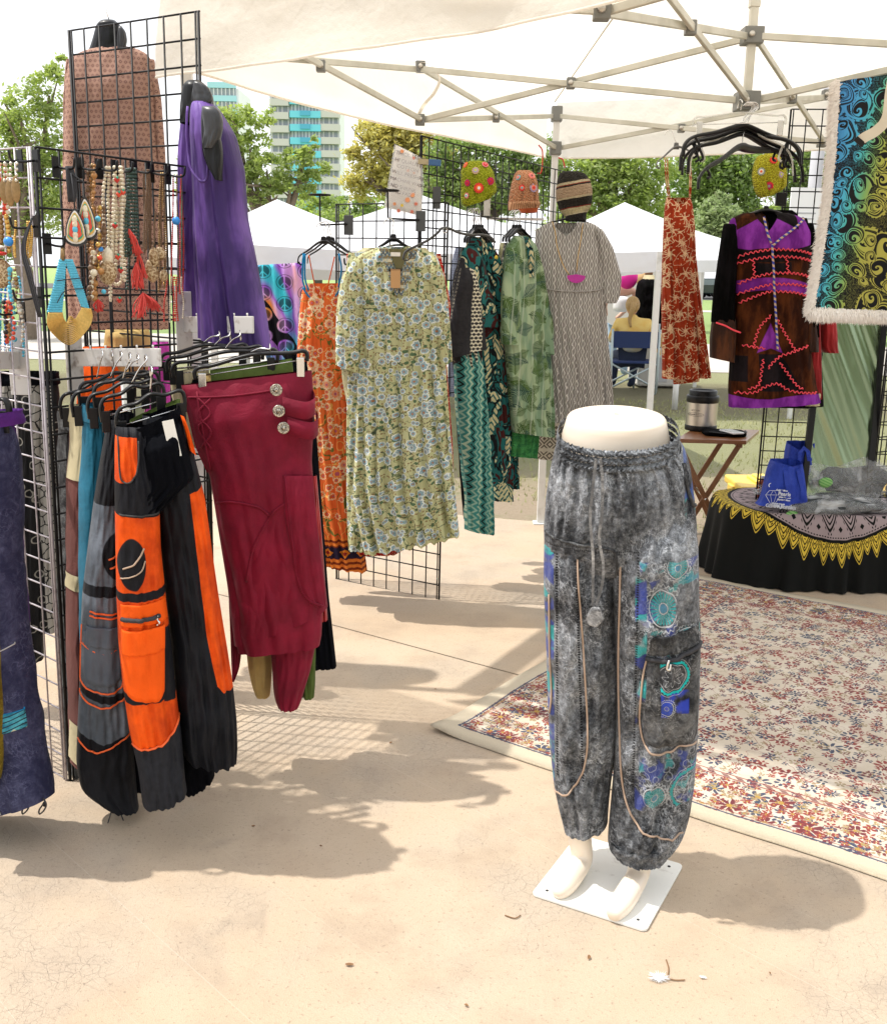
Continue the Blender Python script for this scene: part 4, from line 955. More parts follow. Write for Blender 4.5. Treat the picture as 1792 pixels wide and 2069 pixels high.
def shoulder_hanger(label, pl, c, half, y0, drop, hx, hy, n=0.0, mat=None, group=HG, tilt=0.0, r=.0085, metal_hook=True, name='shoulder_hanger', notch=False):
    """c: centre px, half: half width px, y0: shoulder top px, drop: how far arms fall px, tilt px"""
    m_ = mat or M['black_plastic']; p0 = pl.px(c, y0, n); r_ = empty(name, p0, label, 'hanger', group)
    pts = [(c-half, y0+drop+tilt*1.0), (c-half*.94, y0+drop*.66+tilt*.9), (c-half*.6, y0+drop*.40+tilt*.6), (c-half*.22, y0+drop*.08+tilt*.2), (c, y0), (c+half*.22, y0+drop*.08-tilt*.2), (c+half*.6, y0+drop*.40-tilt*.6), (c+half*.94, y0+drop*.66-tilt*.9), (c+half, y0+drop-tilt*1.0)]
    P = smooth_path([pl.px(x, y, n) for x, y in pts], 5); rr = r*(1+.35*np.cos(np.linspace(-1, 1, len(P))*math.pi)); b = MB(); b.tube(P, rr, 10, flat=.45); b.build('arm', m_, r_)
    if notch:
        for s_ in (-1, 1):
            a = pl.px(c+s_*half*.97, y0+drop*.9-s_*tilt, n); q = pl.px(c+s_*half*.82, y0+drop*.98-s_*tilt, n); t_ = pl.px(c+s_*half*.8, y0+drop*.75-s_*tilt, n)
            b = MB(); b.tube(smooth_path([a, (a+q)/2+[0, 0, -.008], q, t_], 4), .004, 7); b.build('end_hook', m_, r_)
    b = MB(); b.prism([(-.016, -.012), (.016, -.012), (.010, .02), (-.010, .02)], p0, pl.u, (0, 0, 1), pl.n, .009); b.build('neck', m_, r_, False, bevel=.003)
    tp = pl.px(hx, hy, n); nk = p0+np.array([0, 0, .018]); sw = pl.u
    Hk = smooth_path([nk, nk*.55+tp*.45+sw*.004, tp+sw*.02-[0, 0, .014], tp+sw*.004, tp-sw*.019-np.array([0, 0, .013]), tp-sw*.02-np.array([0, 0, .024])], 5)
    b = MB(); b.tube(Hk, .002, 7); b.build('hook', M['chrome'], r_); return r_

def garment(name, label, cat, pl, group=None):
    return empty(name, pl.O, label, cat, group)

# ------------------------------------------------------------------ middle rack: kaftan and dresses
M['kaftan_in'] = cloth('kaftan_lining', p_plain(lin('#8A8660', .6), .8))
pk = Plane(800, 4.42, 3)
kf = garment('kaftan', 'long olive kaftan printed with blue flowers, front of the middle rack', 'kaftan', pk, 'garments on the middle rack')
S = loft('body', M['kaftan'], pk, [(498, 768, 838), (505, 745, 862), (520, 716, 882), (560, 712, 890), (620, 718, 893), (700, 722, 898), (800, 722, 905), (900, 718, 912), (1000, 712, 920), (732, 1100, 926, 1062), (736, 1116, 928, 1078)], .085, kf, ny=110, na=150, fold=(.008, .052), freq=8, seed=3, neck=(.5, .17, .085, 1.4), hemw=.01, wr=.004)
SK = S
for nm, rows, sd in (('sleeve', [(520, 716, 735), (560, 690, 738), (620, 680, 730), (690, 678, 728), (678, 735, 726, 752)], 5), ('sleeve', [(520, 868, 884), (560, 862, 898), (620, 868, 906), (690, 880, 912), (884, 742, 914, 728)], 6)):
    loft(nm, M['kaftan'], pk.moved(.012), rows, .06, kf, ny=44, na=44, fold=(.001, .010), freq=3, seed=sd)
for pts in ([(766, 502), (784, 501), (809, 586), (800, 598)], [(828, 501), (844, 503), (812, 598), (803, 588)]):
    b = MB(); Ob = pk.O+pk.n*.098; b.prism([tuple(pk.hit(x, y)) for x, y in pts], Ob, pk.u, (0, 0, 1), pk.n, .004); b.build('neck_band', M['collar'], kf, False)
b = MB(); b.prism([tuple(pk.hit(x, y)) for x, y in ((785, 503), (827, 503), (806, 560))], pk.O+pk.n*.0945, pk.u, (0, 0, 1), pk.n, .002); b.build('neck_opening', M['kaftan_in'], kf, False)
b = MB(); b.tube(smooth_path([pk.px(x, y, -.03) for x, y in ((770, 504), (785, 497), (805, 494), (825, 497), (840, 504))], 4), .009, 8, flat=.5); b.build('collar', M['collar'], kf)
b = MB(); b.prism([(-.055, -.04), (.055, -.04), (.055, .045), (-.055, .045)], pk.px(806, 528, -.035), pk.u, (0, 0, 1), pk.n, .004); b.build('inner_back', M['kaftan'], kf, False)
b = MB(); b.prism([(-.02, -.038), (.02, -.038), (.02, .038), (-.02, .038)], pk.px(799, 562, .108), pk.u, (0, 0, 1), pk.n, .001); b.build('price_tag', M['kraft'], kf, False)
b = MB(); b.prism([(-.02, -.008), (.02, -.008), (.02, .008), (-.02, .008)], pk.px(799, 514, .099), pk.u, (0, 0, 1), pk.n, .001); b.build('care_label', M['tag_white'], kf, False)
b = MB(); b.tube([pk.px(786, 545, .103), pk.px(812, 545, .103)], .006, 6); tag(b.build('hanger_bar', M['black_plastic'], kf))
shoulder_hanger('black wire-hooked hanger arching over the green kaftan', pk, 795, 32, 482, 26, 786, 440, n=-.015, r=.014)
ps = pk.moved(-.09)
kb = garment('kaftan', 'second olive kaftan mostly hidden behind the first one', 'kaftan', ps, 'garments on the middle rack')
loft('body', M['kaftan'], ps, [(508, 725, 880), (560, 712, 890), (700, 704, 892), (850, 700, 900), (1000, 700, 905), (1110, 704, 760)], .04, kb, ny=70, na=90, fold=(.001, .02), freq=6, seed=11)
loft('sleeve', M['kaftan'], ps, [(510, 704, 735), (600, 690, 730), (720, 686, 725), (745, 688, 722)], .03, kb, ny=30, na=40, seed=12)
pr = pk.moved(-.14)
rr_ = garment('red_dress', 'red printed dress peeking out between the two olive kaftans', 'dress', pr, 'garments on the middle rack')
loft('body', M['red_print'], pr, [(512, 700, 890), (620, 705, 912), (700, 716, 900), (900, 722, 915), (1050, 728, 920), (1120, 726, 800)], .035, rr_, ny=60, na=70, fold=(.001, .014), freq=6, seed=14)
pc = pk.moved(-.115)
cr = garment('cream_tunic', 'cream printed tunic whose shoulder shows left of the olive kaftan', 'tunic', pc, 'garments on the middle rack')
loft('body', M['cream_print'], pc, [(500, 735, 860), (520, 702, 880), (600, 694, 880), (760, 690, 890), (840, 705, 880)], .03, cr, ny=50, na=70, fold=(.001, .01), freq=5, seed=15)
po = Plane(660, 4.62, 5)
od = garment('orange_dress', 'long orange floral dress with blue neck binding, left of the kaftan', 'dress', po, 'garments on the middle rack')
SO = loft('body', M['orange_print'], po, [(572, 620, 690), (585, 610, 694), (640, 604, 700), (720, 600, 702), (800, 612, 706), (900, 622, 712), (1000, 632, 722), (1100, 646, 735), (650, 1138, 742, 1152)], .06, od, ny=110, na=130, fold=(.004, .036), freq=6, seed=4, neck=(.45, .42, .055, .8), wr=.003)
for P_ in ([(614, 512), (612, 560), (618, 585)], [(685, 512), (690, 545), (684, 580)], [(617, 512), (617, 560), (624, 586)], [(612, 580), (625, 598), (642, 610), (654, 612), (668, 606), (682, 592), (690, 576)]):
    b = MB(); b.tube(smooth_path([po.px(x, y, .035) for x, y in P_], 5), .0045, 6); b.build('binding', M['blue_edge'], od)
for P_ in ([(624, 515), (636, 575), (646, 600)], [(676, 518), (664, 570), (655, 600)]):
    b = MB(); b.tube(smooth_path([po.px(x, y, .0) for x, y in P_], 5), .003, 6); b.build('strap', M['orange_strap'], od)
shoulder_hanger('front black hanger of the orange dress, on the left hat stand', po, 654, 52, 487, 46, 650, 448, n=.02, notch=True, r=.010)
for i, (dn, lb) in enumerate(((-.03, 'second black hanger just behind the one holding the orange dress'), (-.06, 'third black hanger behind the one holding the orange dress'))):
    shoulder_hanger(lb, po.moved(dn), 664+i*7, 50, 486+i*2, 44, 656, 446, r=.009)
pp = Plane(640, 4.75, 5)
wd_ = garment('white_dress', 'clear hanger shape and pale lilac dress behind the orange one', 'dress', pp, 'garments on the middle rack')
loft('body', M['bluegrey'], pp, [(600, 606, 640), (700, 600, 650), (760, 600, 660), (1000, 650, 700)], .02, wd_, ny=30, na=40, seed=8)
# black garments edge behind the maroon skirt bottom
# ------------------------------------------------------------------ teal robes and palm dresses on the long grid
GR = 'garments on the long rear grid'
pt = Plane(965, 4.95, 38)
defs = [
 ('teal_robe', 'teal feather print robe with red bead ties, third rack from the right', 'teal', 0.0, [(478, 955, 968), (500, 940, 990), (560, 938, 1000), (640, 950, 1008), (760, 968, 1018), (900, 985, 1028), (1010, 990, 1030)], .05, 21),
 ('zigzag_robe', 'teal robe with zigzag striped skirt panels, lowest hem on its rack', 'zigzag', .06, [(700, 920, 968), (800, 926, 980), (900, 934, 988), (1000, 944, 992), (946, 1072, 990, 1078)], .05, 22),
 ('black_robe', 'black robe with cream woven trim hanging left of the teal robe', 'blackwhite', .045, [(520, 930, 950), (580, 918, 955), (650, 912, 960), (720, 914, 968), (740, 920, 965)], .035, 23),
 ('dark_teal_robe', 'dark teal printed robe tucked behind the feather print robe', 'teal2', -.08, [(480, 960, 985), (520, 955, 1005), (600, 965, 1015), (760, 980, 1025), (900, 1000, 1036), (985, 1005, 1040)], .05, 24)]
for nm, lb, mt, dn, rows, dp, sd in defs:
    pq = pt.moved(dn); gq = garment(nm, lb, 'robe', pq, GR)
    Sx = loft('body', M[mt], pq, rows, dp, gq, ny=80, na=100, fold=(.004, .032), freq=5, seed=sd, wr=.004)
    if nm == 'teal_robe':
        loft('sleeve', M['teal'], pq.moved(.04), [(500, 934, 962), (560, 926, 980), (620, 936, 996), (660, 950, 1006)], .05, gq, ny=30, na=40, fold=(0, .008), freq=3, seed=31)
        loft('sleeve', M['teal'], pq.moved(.02), [(500, 980, 996), (580, 988, 1018), (650, 1000, 1030), (694, 1004, 1034)], .05, gq, ny=30, na=40, fold=(0, .008), freq=3, seed=32)
        for px, py, c_ in ((985, 520, 'yellow_trim'), (989, 566, 'red_cord')):
            b = MB(); b.sphere(pq.px(px, py, .06), .011); b.build('bead', M[c_], gq)
        b = MB(); b.tube(smooth_path([pq.px(x, y, .055) for x, y in ((975, 480), (985, 520), (989, 566), (992, 600))], 4), .0015, 5); b.build('tie_cord', M['ink'], gq)
    if nm == 'black_robe':
        b = MB(); 
        loft('sleeve', M['blackwhite'], pq.moved(.03), [(540, 932, 952), (600, 920, 966), (680, 908, 978), (714, 905, 984), (908, 722, 980, 700)], .05, gq, ny=30, na=40, fold=(0, .006), freq=3, seed=33)
        loft('skirt', M['black_cotton'], pq.moved(-.02), [(720, 915, 965), (860, 925, 960), (1000, 935, 950), (1050, 940, 952)], .02, gq, ny=40, na=40, fold=(0, .01), freq=3, seed=34)
    hx = 955+sd-21
    shoulder_hanger(['black hanger of the feather print robe', 'black hanger of the zigzag robe', 'black hanger of the trimmed black robe', 'black hanger at the back of the teal robes'][sd-21], pq, 958+(sd-21)*5, 20, 462, 28, 948+(sd-21)*5, 420, r=.012, group='hangers on the long rear grid')
b = MB(); 
pg2 = Plane(1050, 5.0, 38)
defs = [
 ('palm_dress', 'green palm leaf dress, front of its group on the rear grid', 'palm', .0, [(476, 1040, 1062), (495, 1026, 1080), (560, 1018, 1094), (640, 1020, 1100), (760, 1030, 1108), (840, 1036, 1110), (1040, 874, 1110, 882)], .055, 41),
 ('speckled_dress', 'black and white speckled dress behind the palm leaf one', 'speckle', -.07, [(490, 1020, 1050), (560, 1012, 1060), (700, 1010, 1070), (800, 1022, 1064), (860, 1040, 1066)], .03, 42),
 ('pale_green_dress', 'pale sage dress whose left edge shows behind the speckled dress', 'cream_print', -.12, [(490, 1012, 1030), (560, 1006, 1040), (700, 1004, 1050), (820, 1010, 1040)], .03, 43),
 ('emerald_skirt', 'bright green skirt hem under the palm leaf dresses', 'green_print', -.03, [(700, 1040, 1090), (860, 1038, 1088), (1036, 922, 1084, 926)], .02, 44)]
for nm, lb, mt, dn, rows, dp, sd in defs:
    pq = pg2.moved(dn); gq = garment(nm, lb, 'skirt' if 'skirt' in nm else 'dress', pq, GR)
    loft('body', M[mt], pq, rows, dp, gq, ny=80, na=104, fold=(.004, .03), freq=6, seed=sd, wr=.003)
    if nm == 'palm_dress':
        loft('sleeve', M['palm'], pq.moved(.03), [(500, 1024, 1045), (580, 1014, 1050), (680, 1016, 1050), (696, 1018, 1046)], .03, gq, ny=30, na=40, fold=(0, .006), freq=3, seed=51)
        loft('sleeve', M['palm'], pq.moved(.02), [(500, 1072, 1084), (580, 1082, 1100), (660, 1094, 1116), (716, 1104, 1116)], .03, gq, ny=30, na=40, fold=(0, .006), freq=3, seed=52)
        patch('neck_ribbon', M['teal2'], Surf_ := loft('neck_facing', M['teal2'], pq.moved(.055), [(478, 1058, 1066), (520, 1066, 1078), (560, 1070, 1078)], .008, gq, ny=10, na=14, seed=1), (1066, 500, 1074, 540), gq, nx=4, ny=4)
    if sd < 44: shoulder_hanger(['black hanger of the palm leaf dress', 'black hanger of the speckled dress', 'black hanger of the sage dress'][sd-41], pq, 1050-(sd-41)*6, 22, 462, 26, 1046-(sd-41)*5, 424, r=.012, group='hangers on the long rear grid')
# clothes seen through the grid behind the robes
pz = Plane(930, 5.35, 10)
gz = garment('grey_shirt', 'blue grey shirt seen through the grid left of the teal robes', 'shirt', pz, GR)
loft('body', M['bluegrey'], pz, [(500, 920, 948), (540, 910, 952), (640, 905, 950), (800, 905, 948)], .03, gz, ny=40, na=50, fold=(0, .008), freq=4, seed=61)
# grey ogee print dress
pgd = Plane(1160, 5.2, 0)
gd = garment('grey_dress', 'long grey ogee print dress under the striped beanie', 'dress', pgd, GR)
SG = loft('body', M['grey_damask'], pgd, [(449, 1110, 1192), (458, 1088, 1212), (500, 1084, 1222), (580, 1086, 1222), (660, 1090, 1226), (760, 1100, 1236), (852, 1108, 1242)], .075, gd, ny=110, na=160, fold=(.002, .034), freq=11, seed=7, neck=(.42, .22, .07, .8), wr=.002)
loft('sleeve', M['grey_damask'], pgd.moved(.02), [(462, 1200, 1216), (500, 1206, 1238), (560, 1212, 1256), (600, 1214, 1252), (612, 1218, 1244)], .055, gd, ny=40, na=50, fold=(.001, .009), freq=4, seed=71)
loft('sleeve', M['grey_damask'], pgd.moved(-.02), [(462, 1082, 1100), (520, 1080, 1100), (600, 1084, 1104)], .04, gd, ny=30, na=40, fold=(.001, .006), freq=3, seed=72)
cord('yoke_seam', M['grey_damask'], SG, [(1090, 580), (1120, 586), (1160, 588), (1200, 586), (1218, 580)], .004, gd, off=.004)
b = MB(); b.prism([(-.06, -.05), (.06, -.05), (.06, .05), (-.06, .05)], pgd.px(1150, 472, -.03), pgd.u, (0, 0, 1), pgd.n, .004); b.build('inner_back', M['grey_damask'], gd, False)
b = MB(); b.prism([(-.024, -.009), (.024, -.009), (.024, .009), (-.024, .009)], pgd.px(1147, 475, -.02), pgd.u, (0, 0, 1), pgd.n, .0015); b.build('care_label', M['tag_white'], gd, False)
b = MB(); b.tube([pgd.px(1128, 488, .02), pgd.px(1174, 488, .02)], .007, 6); b.build('hanger_bar', M['black_plastic'], gd)
b = MB(); b.tube(smooth_path([pgd.px(x, y, .09) for x, y in ((1112, 449), (1118, 470), (1122, 500), (1134, 536), (1146, 555))], 5), .0018, 5)
b.tube(smooth_path([pgd.px(x, y, .09) for x, y in ((1173, 452), (1168, 490), (1163, 520), (1160, 550))], 5), .0018, 5)
nk_ = empty('pendant_necklace', pgd.px(1158, 560, .1), 'magenta tassel fan pendant on a gold chain over the grey dress', 'necklace'); b.build('chain', material('gold_chain', (.75, .45, .1), .35, metal=.8), nk_)
M['magenta'] = material('magenta_thread', lambda: mixc(noise(objc(), 300.0, 2.0), (.35, .015, .24), (.60, .05, .42)), .7)
b = MB(); fan = [(0, .006)]+[(.045*math.cos(t), -.045*math.sin(t)*.8) for t in np.linspace(.05, math.pi-.05, 22)]; b.prism([(u, v) for u, v in fan], pgd.px(1159, 556, .105), pgd.u, (0, 0, 1), pgd.n, .008); b.build('fan_tassel', M['magenta'], nk_, False)
shoulder_hanger('black hanger inside the grey ogee print dress', pgd, 1150, 42, 441, 12, 1148, 420, n=-.02, r=.010)
pik = Plane(1110, 5.5, 0)
ik = garment('ikat_skirt', 'grey ikat patterned hem hanging below the grey dress', 'skirt', pik, GR)
loft('body', M['ikat'], pik, [(780, 1085, 1140), (850, 1080, 1138), (1072, 925, 1142, 932)], .02, ik, ny=30, na=60, fold=(.001, .008), freq=5, seed=81)
# ------------------------------------------------------------------ rust slip dress on the canopy
prd = Plane(1385, 5.3, 4)
rd = garment('slip_dress', 'rust red slip dress with pale branch print hanging in the open', 'dress', prd)
SR = loft('body', M['rust'], prd, [(398, 1347, 1394), (412, 1344, 1398), (450, 1342, 1402), (520, 1340, 1406), (600, 1338, 1414), (700, 1338, 1426), (1338, 764, 1434, 762)], .065, rd, ny=110, na=130, fold=(.002, .040), freq=6, seed=9, neck=(.5, .40, .045, .7), wr=.002)
loft('rear_hem', M['rust'], prd.moved(-.02), [(700, 1356, 1410), (1360, 776, 1412, 770)], .02, rd, ny=14, na=40, fold=(.001, .006), freq=3, seed=10)
for P_ in ([(1348, 402), (1343, 360), (1341, 318)], [(1351, 402), (1347, 360), (1346, 320)], [(1390, 402), (1391, 360), (1389, 320)], [(1392, 402), (1394, 360), (1391, 322)]):
    b = MB(); b.tube(smooth_path([prd.px(x, y, .02) for x, y in P_], 4), .0032, 6); b.build('strap', M['rust'], rd)
shoulder_hanger('grey hanger carrying the rust slip dress from the frame', prd, 1366, 40, 296, 32, 1352, 262, n=.0, tilt=10, mat=material('grey_plastic', (.12, .12, .12), .35), r=.009, notch=True)
# ------------------------------------------------------------------ patchwork jacket
pj = Plane(1545, 4.72, 2)
jk = garment('patchwork_jacket', 'purple, brown and black velvet patchwork jacket with red rick-rack trim', 'jacket', pj)
jm = {}
def p_jacket():
    x, y = zone(); v = objc()
    nb = ss(.4, .62, noise(vec(sep(v)[0], sep(v)[1], sep(v)[2]*.4), 15.0, 4.0, .6))
    br = mixc(nb, (.02, .005, .002), (.08, .022, .006)); bk = mixc(nb, (.005, .004, .005), (.014, .010, .012)); pu = mixc(nb, (.13, .016, .20), (.25, .04, .36))
    sw = disc(x, y, 1480, 720, 14, 14, .3)
    c = br
    pc_ = x-1541; curve = pc_*pc_*.0022
    c = mixc(lt(y-curve, 502.0-curve*0), c, pu)
    c = mixc(inside(y-curve*-1, 512, 524, 1), c, bk); c = mixc(inside(y+curve*.8, 508, 530, 1), c, bk)
    c = mixc(inside(y+curve*.8, 532, 556, 1)*inside(x, 1508, 1582, 1), c, bk)
    c = mixc(inside(y-curve*.9, 560, 585, 1), c, pu)
    c = mixc(ss(-1, 1, (y-650)*.42-(ab(x-1541)))*ss(-1, 1, 700-y+(1.0*ab(x-1541))*.4)*gt(y, 640)*lt(ab(x-1541), 42), c, pu)
    c = mixc(gt(y, 712)*lt(y, 786)*lt(ab(x-1541-(y-712)*.35), 22+(y-712)*.25), c, bk)
    c = mixc(gt(y, 716)*lt(y, 768)*lt(x, 1500), c, bk)
    c = mixc(gt(y, 797+sin((x-1480)/30.0)*5), c, pu)
    c = mixc(lt(y, 432+ab(x-1541)*.55)*lt(ab(x-1541), 60), c, mixc(lt(x, 1541), bk, br)); return c
M['jacket'] = cloth('jacket_patchwork', p_jacket, .75, sheen=0, spec=.06)
SJ = loft('body', M['jacket'], pj, [(430, 1500, 1592), (440, 1478, 1622), (470, 1466, 1636), (520, 1478, 1632), (600, 1484, 1628), (700, 1478, 1634), (780, 1474, 1648), (1474, 822, 1656, 812)], .10, jk, ny=110, na=130, fold=(.001, .016), freq=4, seed=13, neck=(.43, .22, .10, 1.1), wr=.003)
loft('sleeve', M['velvet_black'], pj.moved(.02), [(452, 1462, 1490), (520, 1452, 1488), (600, 1442, 1484), (650, 1438, 1484)], .05, jk, ny=40, na=50, fold=(0, .006), freq=3, seed=14)
loft('cuff', M['velvet_brown'], pj.moved(.02), [(640, 1440, 1484), (680, 1436, 1486), (1435, 722, 1482, 732)], .055, jk, ny=24, na=50, fold=(.002, .006), freq=3, seed=15)
loft('sleeve', M['velvet_black'], pj.moved(.0), [(450, 1620, 1642), (520, 1626, 1648), (600, 1624, 1650), (680, 1622, 1652)], .05, jk, ny=40, na=50, fold=(0, .006), freq=3, seed=16)
loft('cuff', M['velvet_brown'], pj.moved(.01), [(630, 1622, 1650), (700, 1618, 1650), (710, 1620, 1650)], .05, jk, ny=24, na=50, fold=(.002, .004), freq=3, seed=17)
b = MB(); loft('hood', M['velvet_brown'], pj.moved(-.05), [(428, 1518, 1536), (436, 1500, 1548), (460, 1494, 1552), (500, 1520, 1540)], .03, jk, ny=20, na=30, seed=18, top=0)
loft('hood_lining', M['velvet_black'], pj.moved(-.06), [(424, 1530, 1600), (432, 1526, 1614), (480, 1535, 1600), (500, 1540, 1560)], .02, jk, ny=20, na=30, seed=19, top=0)
def rick(pts, S_=SJ, amp=2.6, per=9.0, r=.0042, off=.006):
    P = smooth_path([np.array([p[0], p[1], 0.0]) for p in pts], 8); d = np.r_[0, np.cumsum(np.linalg.norm(np.diff(P, axis=0), axis=1))]
    n = int(d[-1]/per*4); t_ = np.linspace(0, d[-1], max(4, n)); Q = np.stack([np.interp(t_, d, P[:, 0]), np.interp(t_, d, P[:, 1])], 1); T = np.gradient(Q, axis=0); T /= np.linalg.norm(T, axis=1)[:, None]
    Q = Q+np.stack([-T[:, 1], T[:, 0]], 1)*(amp*np.sin(t_/per*2*np.pi))[:, None]
    b = MB(); b.tube([S_.px(q[0], q[1], off) for q in Q], r, 5, flat=.6); b.build('rick_rack', M['rick_rack'], jk)
for L_ in ([(1480, 520), (1500, 512), (1541, 505), (1590, 506), (1634, 514)], [(1478, 534), (1500, 526), (1541, 519), (1590, 520), (1634, 528)], [(1484, 572), (1510, 560), (1541, 552), (1590, 552), (1630, 560)], [(1482, 594), (1510, 582), (1541, 574), (1590, 574), (1628, 580)], [(1486, 610), (1515, 596), (1541, 588), (1590, 590), (1626, 600)],
           [(1508, 524), (1510, 556)], [(1572, 522), (1574, 552)], [(1541, 634), (1520, 660), (1508, 698)], [(1552, 640), (1572, 676), (1590, 704)], [(1490, 694), (1510, 698), (1530, 700)], [(1620, 696), (1590, 706), (1556, 718), (1535, 740)], [(1528, 722), (1520, 770), (1500, 782)], [(1560, 728), (1590, 770), (1606, 782)], [(1478, 790), (1510, 788), (1541, 772), (1560, 772), (1580, 784), (1620, 790), (1640, 790)]):
    rick(L_)
b = MB(); b.tube(smooth_path([pj.px(x, y, .075) for x, y in ((1437, 650), (1455, 656), (1470, 664), (1486, 670))], 6), .004, 5); b.build('rick_rack', M['rick_rack'], jk)
M['braid'] = material('blue_braid', lambda: mixc(gt(fr(sep(objc())[2]*45+sep(objc())[0]*20), .5), (.02, .04, .35), (.55, .38, .25)), .6)
for L_ in ([(1532, 440), (1534, 470), (1540, 492)], [(1620, 440), (1590, 462), (1556, 486), (1545, 496)], [(1542, 494), (1545, 560), (1550, 640), (1554, 704)]):
    cord('zip', M['braid'], SJ, L_, .005, jk, off=.010)
shoulder_hanger('wide black hanger inside the patchwork jacket', pj, 1552, 66, 424, 26, 1558, 396, n=-.03, r=.016)
p2 = pj.moved(-.13)
j2 = garment('red_jacket', 'red and black velvet jacket behind the patchwork jacket', 'jacket', p2)
loft('body', M['velvet_black'], p2, [(440, 1500, 1630), (520, 1500, 1650), (700, 1500, 1656), (820, 1505, 1662)], .06, j2, ny=60, na=80, fold=(0, .012), freq=4, seed=61)
loft('red_panel', M['velvet_red'], p2.moved(.055), [(640, 1640, 1656), (760, 1636, 1658), (806, 1634, 1660)], .02, j2, ny=20, na=30, seed=62)
loft('sleeve', M['velvet_red'], p2, [(480, 1644, 1664), (600, 1656, 1684), (700, 1654, 1690), (712, 1664, 1692)], .05, j2, ny=40, na=50, fold=(0, .006), freq=3, seed=63)
loft('hem_panel', M['cream_cotton'], p2.moved(.06), [(792, 1640, 1658), (820, 1622, 1656)], .02, j2, ny=12, na=30, seed=64)
# ------------------------------------------------------------------ left racks of trousers
GL = 'trousers on the left rack'
A1u = GA1[0]; A1n = np.cross([0, 0, 1.0], A1u); A1n = -A1n if A1n[1] > 0 else A1n     # pointing towards the camera side
def faceout(label, base, d, L, plate=(.06, .20), h=.05):
    base = np.asarray(base, float); d = np.asarray(d, float)/np.linalg.norm(d); r_ = empty('faceout_rack', base, label, 'display arm', 'white display arms on the grids')
    s_ = np.cross([0, 0, 1.0], d); b = MB(); b.box(base, (plate[0], .006, plate[1]), np.stack([s_, d, [0, 0, 1]], 1)); b.build('plate', M['bracket_white'], r_, False, bevel=.002)
    b = MB(); b.box(base+d*L/2, (.007, L, h), np.stack([s_, d, [0, 0, 1]], 1)); ar = b.build('arm', M['bracket_white'], r_, False, bevel=.002)
    b = MB()
    for k in range(5): b.tube([base+d*L*(.2+k*.18)+np.array([0, 0, h/2]), base+d*L*(.2+k*.18)+np.array([0, 0, h/2+.009])], .003, 6)
    b.build('stop_pin', M['bracket_white'], ar); return r_
q = at(150, 722, 2.93); q2 = at(325, 722, 2.78); faceout('white slotted arm carrying the orange and grey trousers', q, q2-q, np.linalg.norm(q2-q))
q = at(372, 655, 3.22); q2 = at(512, 656, 3.02); faceout('white slotted arm carrying the maroon trousers', q, q2-q, np.linalg.norm(q2-q))
q = at(38, 728, 2.96); q2 = at(-30, 728, 2.75); faceout('white slotted arm at the left edge above the blue denim trousers', q, q2-q, np.linalg.norm(q2-q))

# orange and black cargo trousers, front
pA = Plane(300, 2.50, 22)
PT = empty('cargo_trousers', pA.O, 'baggy orange and black cargo trousers, front pair of the left rack', 'trousers', GL)
def p_orange_leg():
    x, y = zone(); v = objc(); n = ss(.3, .75, noise(v, 9.0, 4.0, .6))
    og = mixc(n, (.45, .04, .002), (.88, .105, .003)); bk = mixc(n, (.004, .004, .007), (.011, .012, .016)); dn = mixc(noise(v, 60.0, 3.0), (.006, .007, .010), (.022, .024, .032))
    c = mixc(inside(y-(x-235)*(-.0), 1033, 1398, .8), bk, og)
    c = mixc(lt(y, 968-pw(mx((x-236)/34.0, 0.0), 3.0)*22)*lt(x, 272)*gt(y, 878), c, og)
    c = mixc(disc(x, y, 262, 1128, 27, 52, .03)*1.0, c, bk)
    c = mixc(inside(y+(x-240)*.16, 1188, 1206, .8), c, bk)
    edge = 1497-pw(mn(mx((x-250)/112.0, 0.0), 1.0), 2.6)*58
    c = mixc(gt(y, edge), c, dn); c = mixc(inside(y, 1398, 2000, .5)*lt(y, edge), c, og)
    c = mixc(gt(x, 326)*inside(y, 1255, 1400, 1)*lt(x, 352), c, bk)
    c = mixc(inside(y+(x-240)*.22, 1395, 1415, 1), c, bk); return c
M['orange_leg'] = cloth('orange_leg_panels', p_orange_leg, .7, sheen=0, spec=.2)
def p_right_leg():
    x, y = zone(); v = objc(); n = ss(.3, .75, noise(v, 9.0, 4.0, .6)); bk = mixc(n, (.003, .0035, .006), (.009, .010, .014)); og = mixc(n, (.45, .04, .002), (.88, .105, .003))
    xl = 372+(y-975)*.118+ss(1250, 1480, y)*20
    c = mixc(gt(x, xl)*gt(y, 985-(x-372)*.35)*lt(y, 1375-mx(440-x, 0.0)*1.0), bk, og)
    return c
M['right_leg'] = cloth('right_leg_panels', p_right_leg, .7, sheen=0, spec=.2)
SLg = loft('leg', M['orange_leg'], pA.moved(.03), [(860, 234, 300), (900, 232, 300), (1000, 232, 320), (1100, 234, 324), (1200, 236, 334), (1300, 240, 346), (1400, 250, 356), (1480, 262, 366), (1560, 280, 372), (288, 1624, 376, 1590)], .075, PT, ny=120, na=110, fold=(.002, .009), freq=4, seed=21, wr=.005)
SRg = loft('leg', M['right_leg'], pA.moved(-.03), [(838, 288, 366), (900, 292, 386), (1000, 308, 412), (1100, 322, 426), (1200, 334, 440), (1300, 346, 456), (1380, 352, 468), (1440, 356, 474), (1500, 362, 476), (1524, 372, 474)], .10, PT, ny=120, na=120, fold=(.002, .018), freq=5, seed=22, wr=.006)
loft('leg_back', M['black_cotton'], pA.moved(-.07), [(900, 280, 360), (1200, 330, 400), (1450, 350, 430), (1560, 360, 432), (372, 1600, 432, 1560)], .05, PT, ny=60, na=60, fold=(.002, .012), freq=4, seed=23)
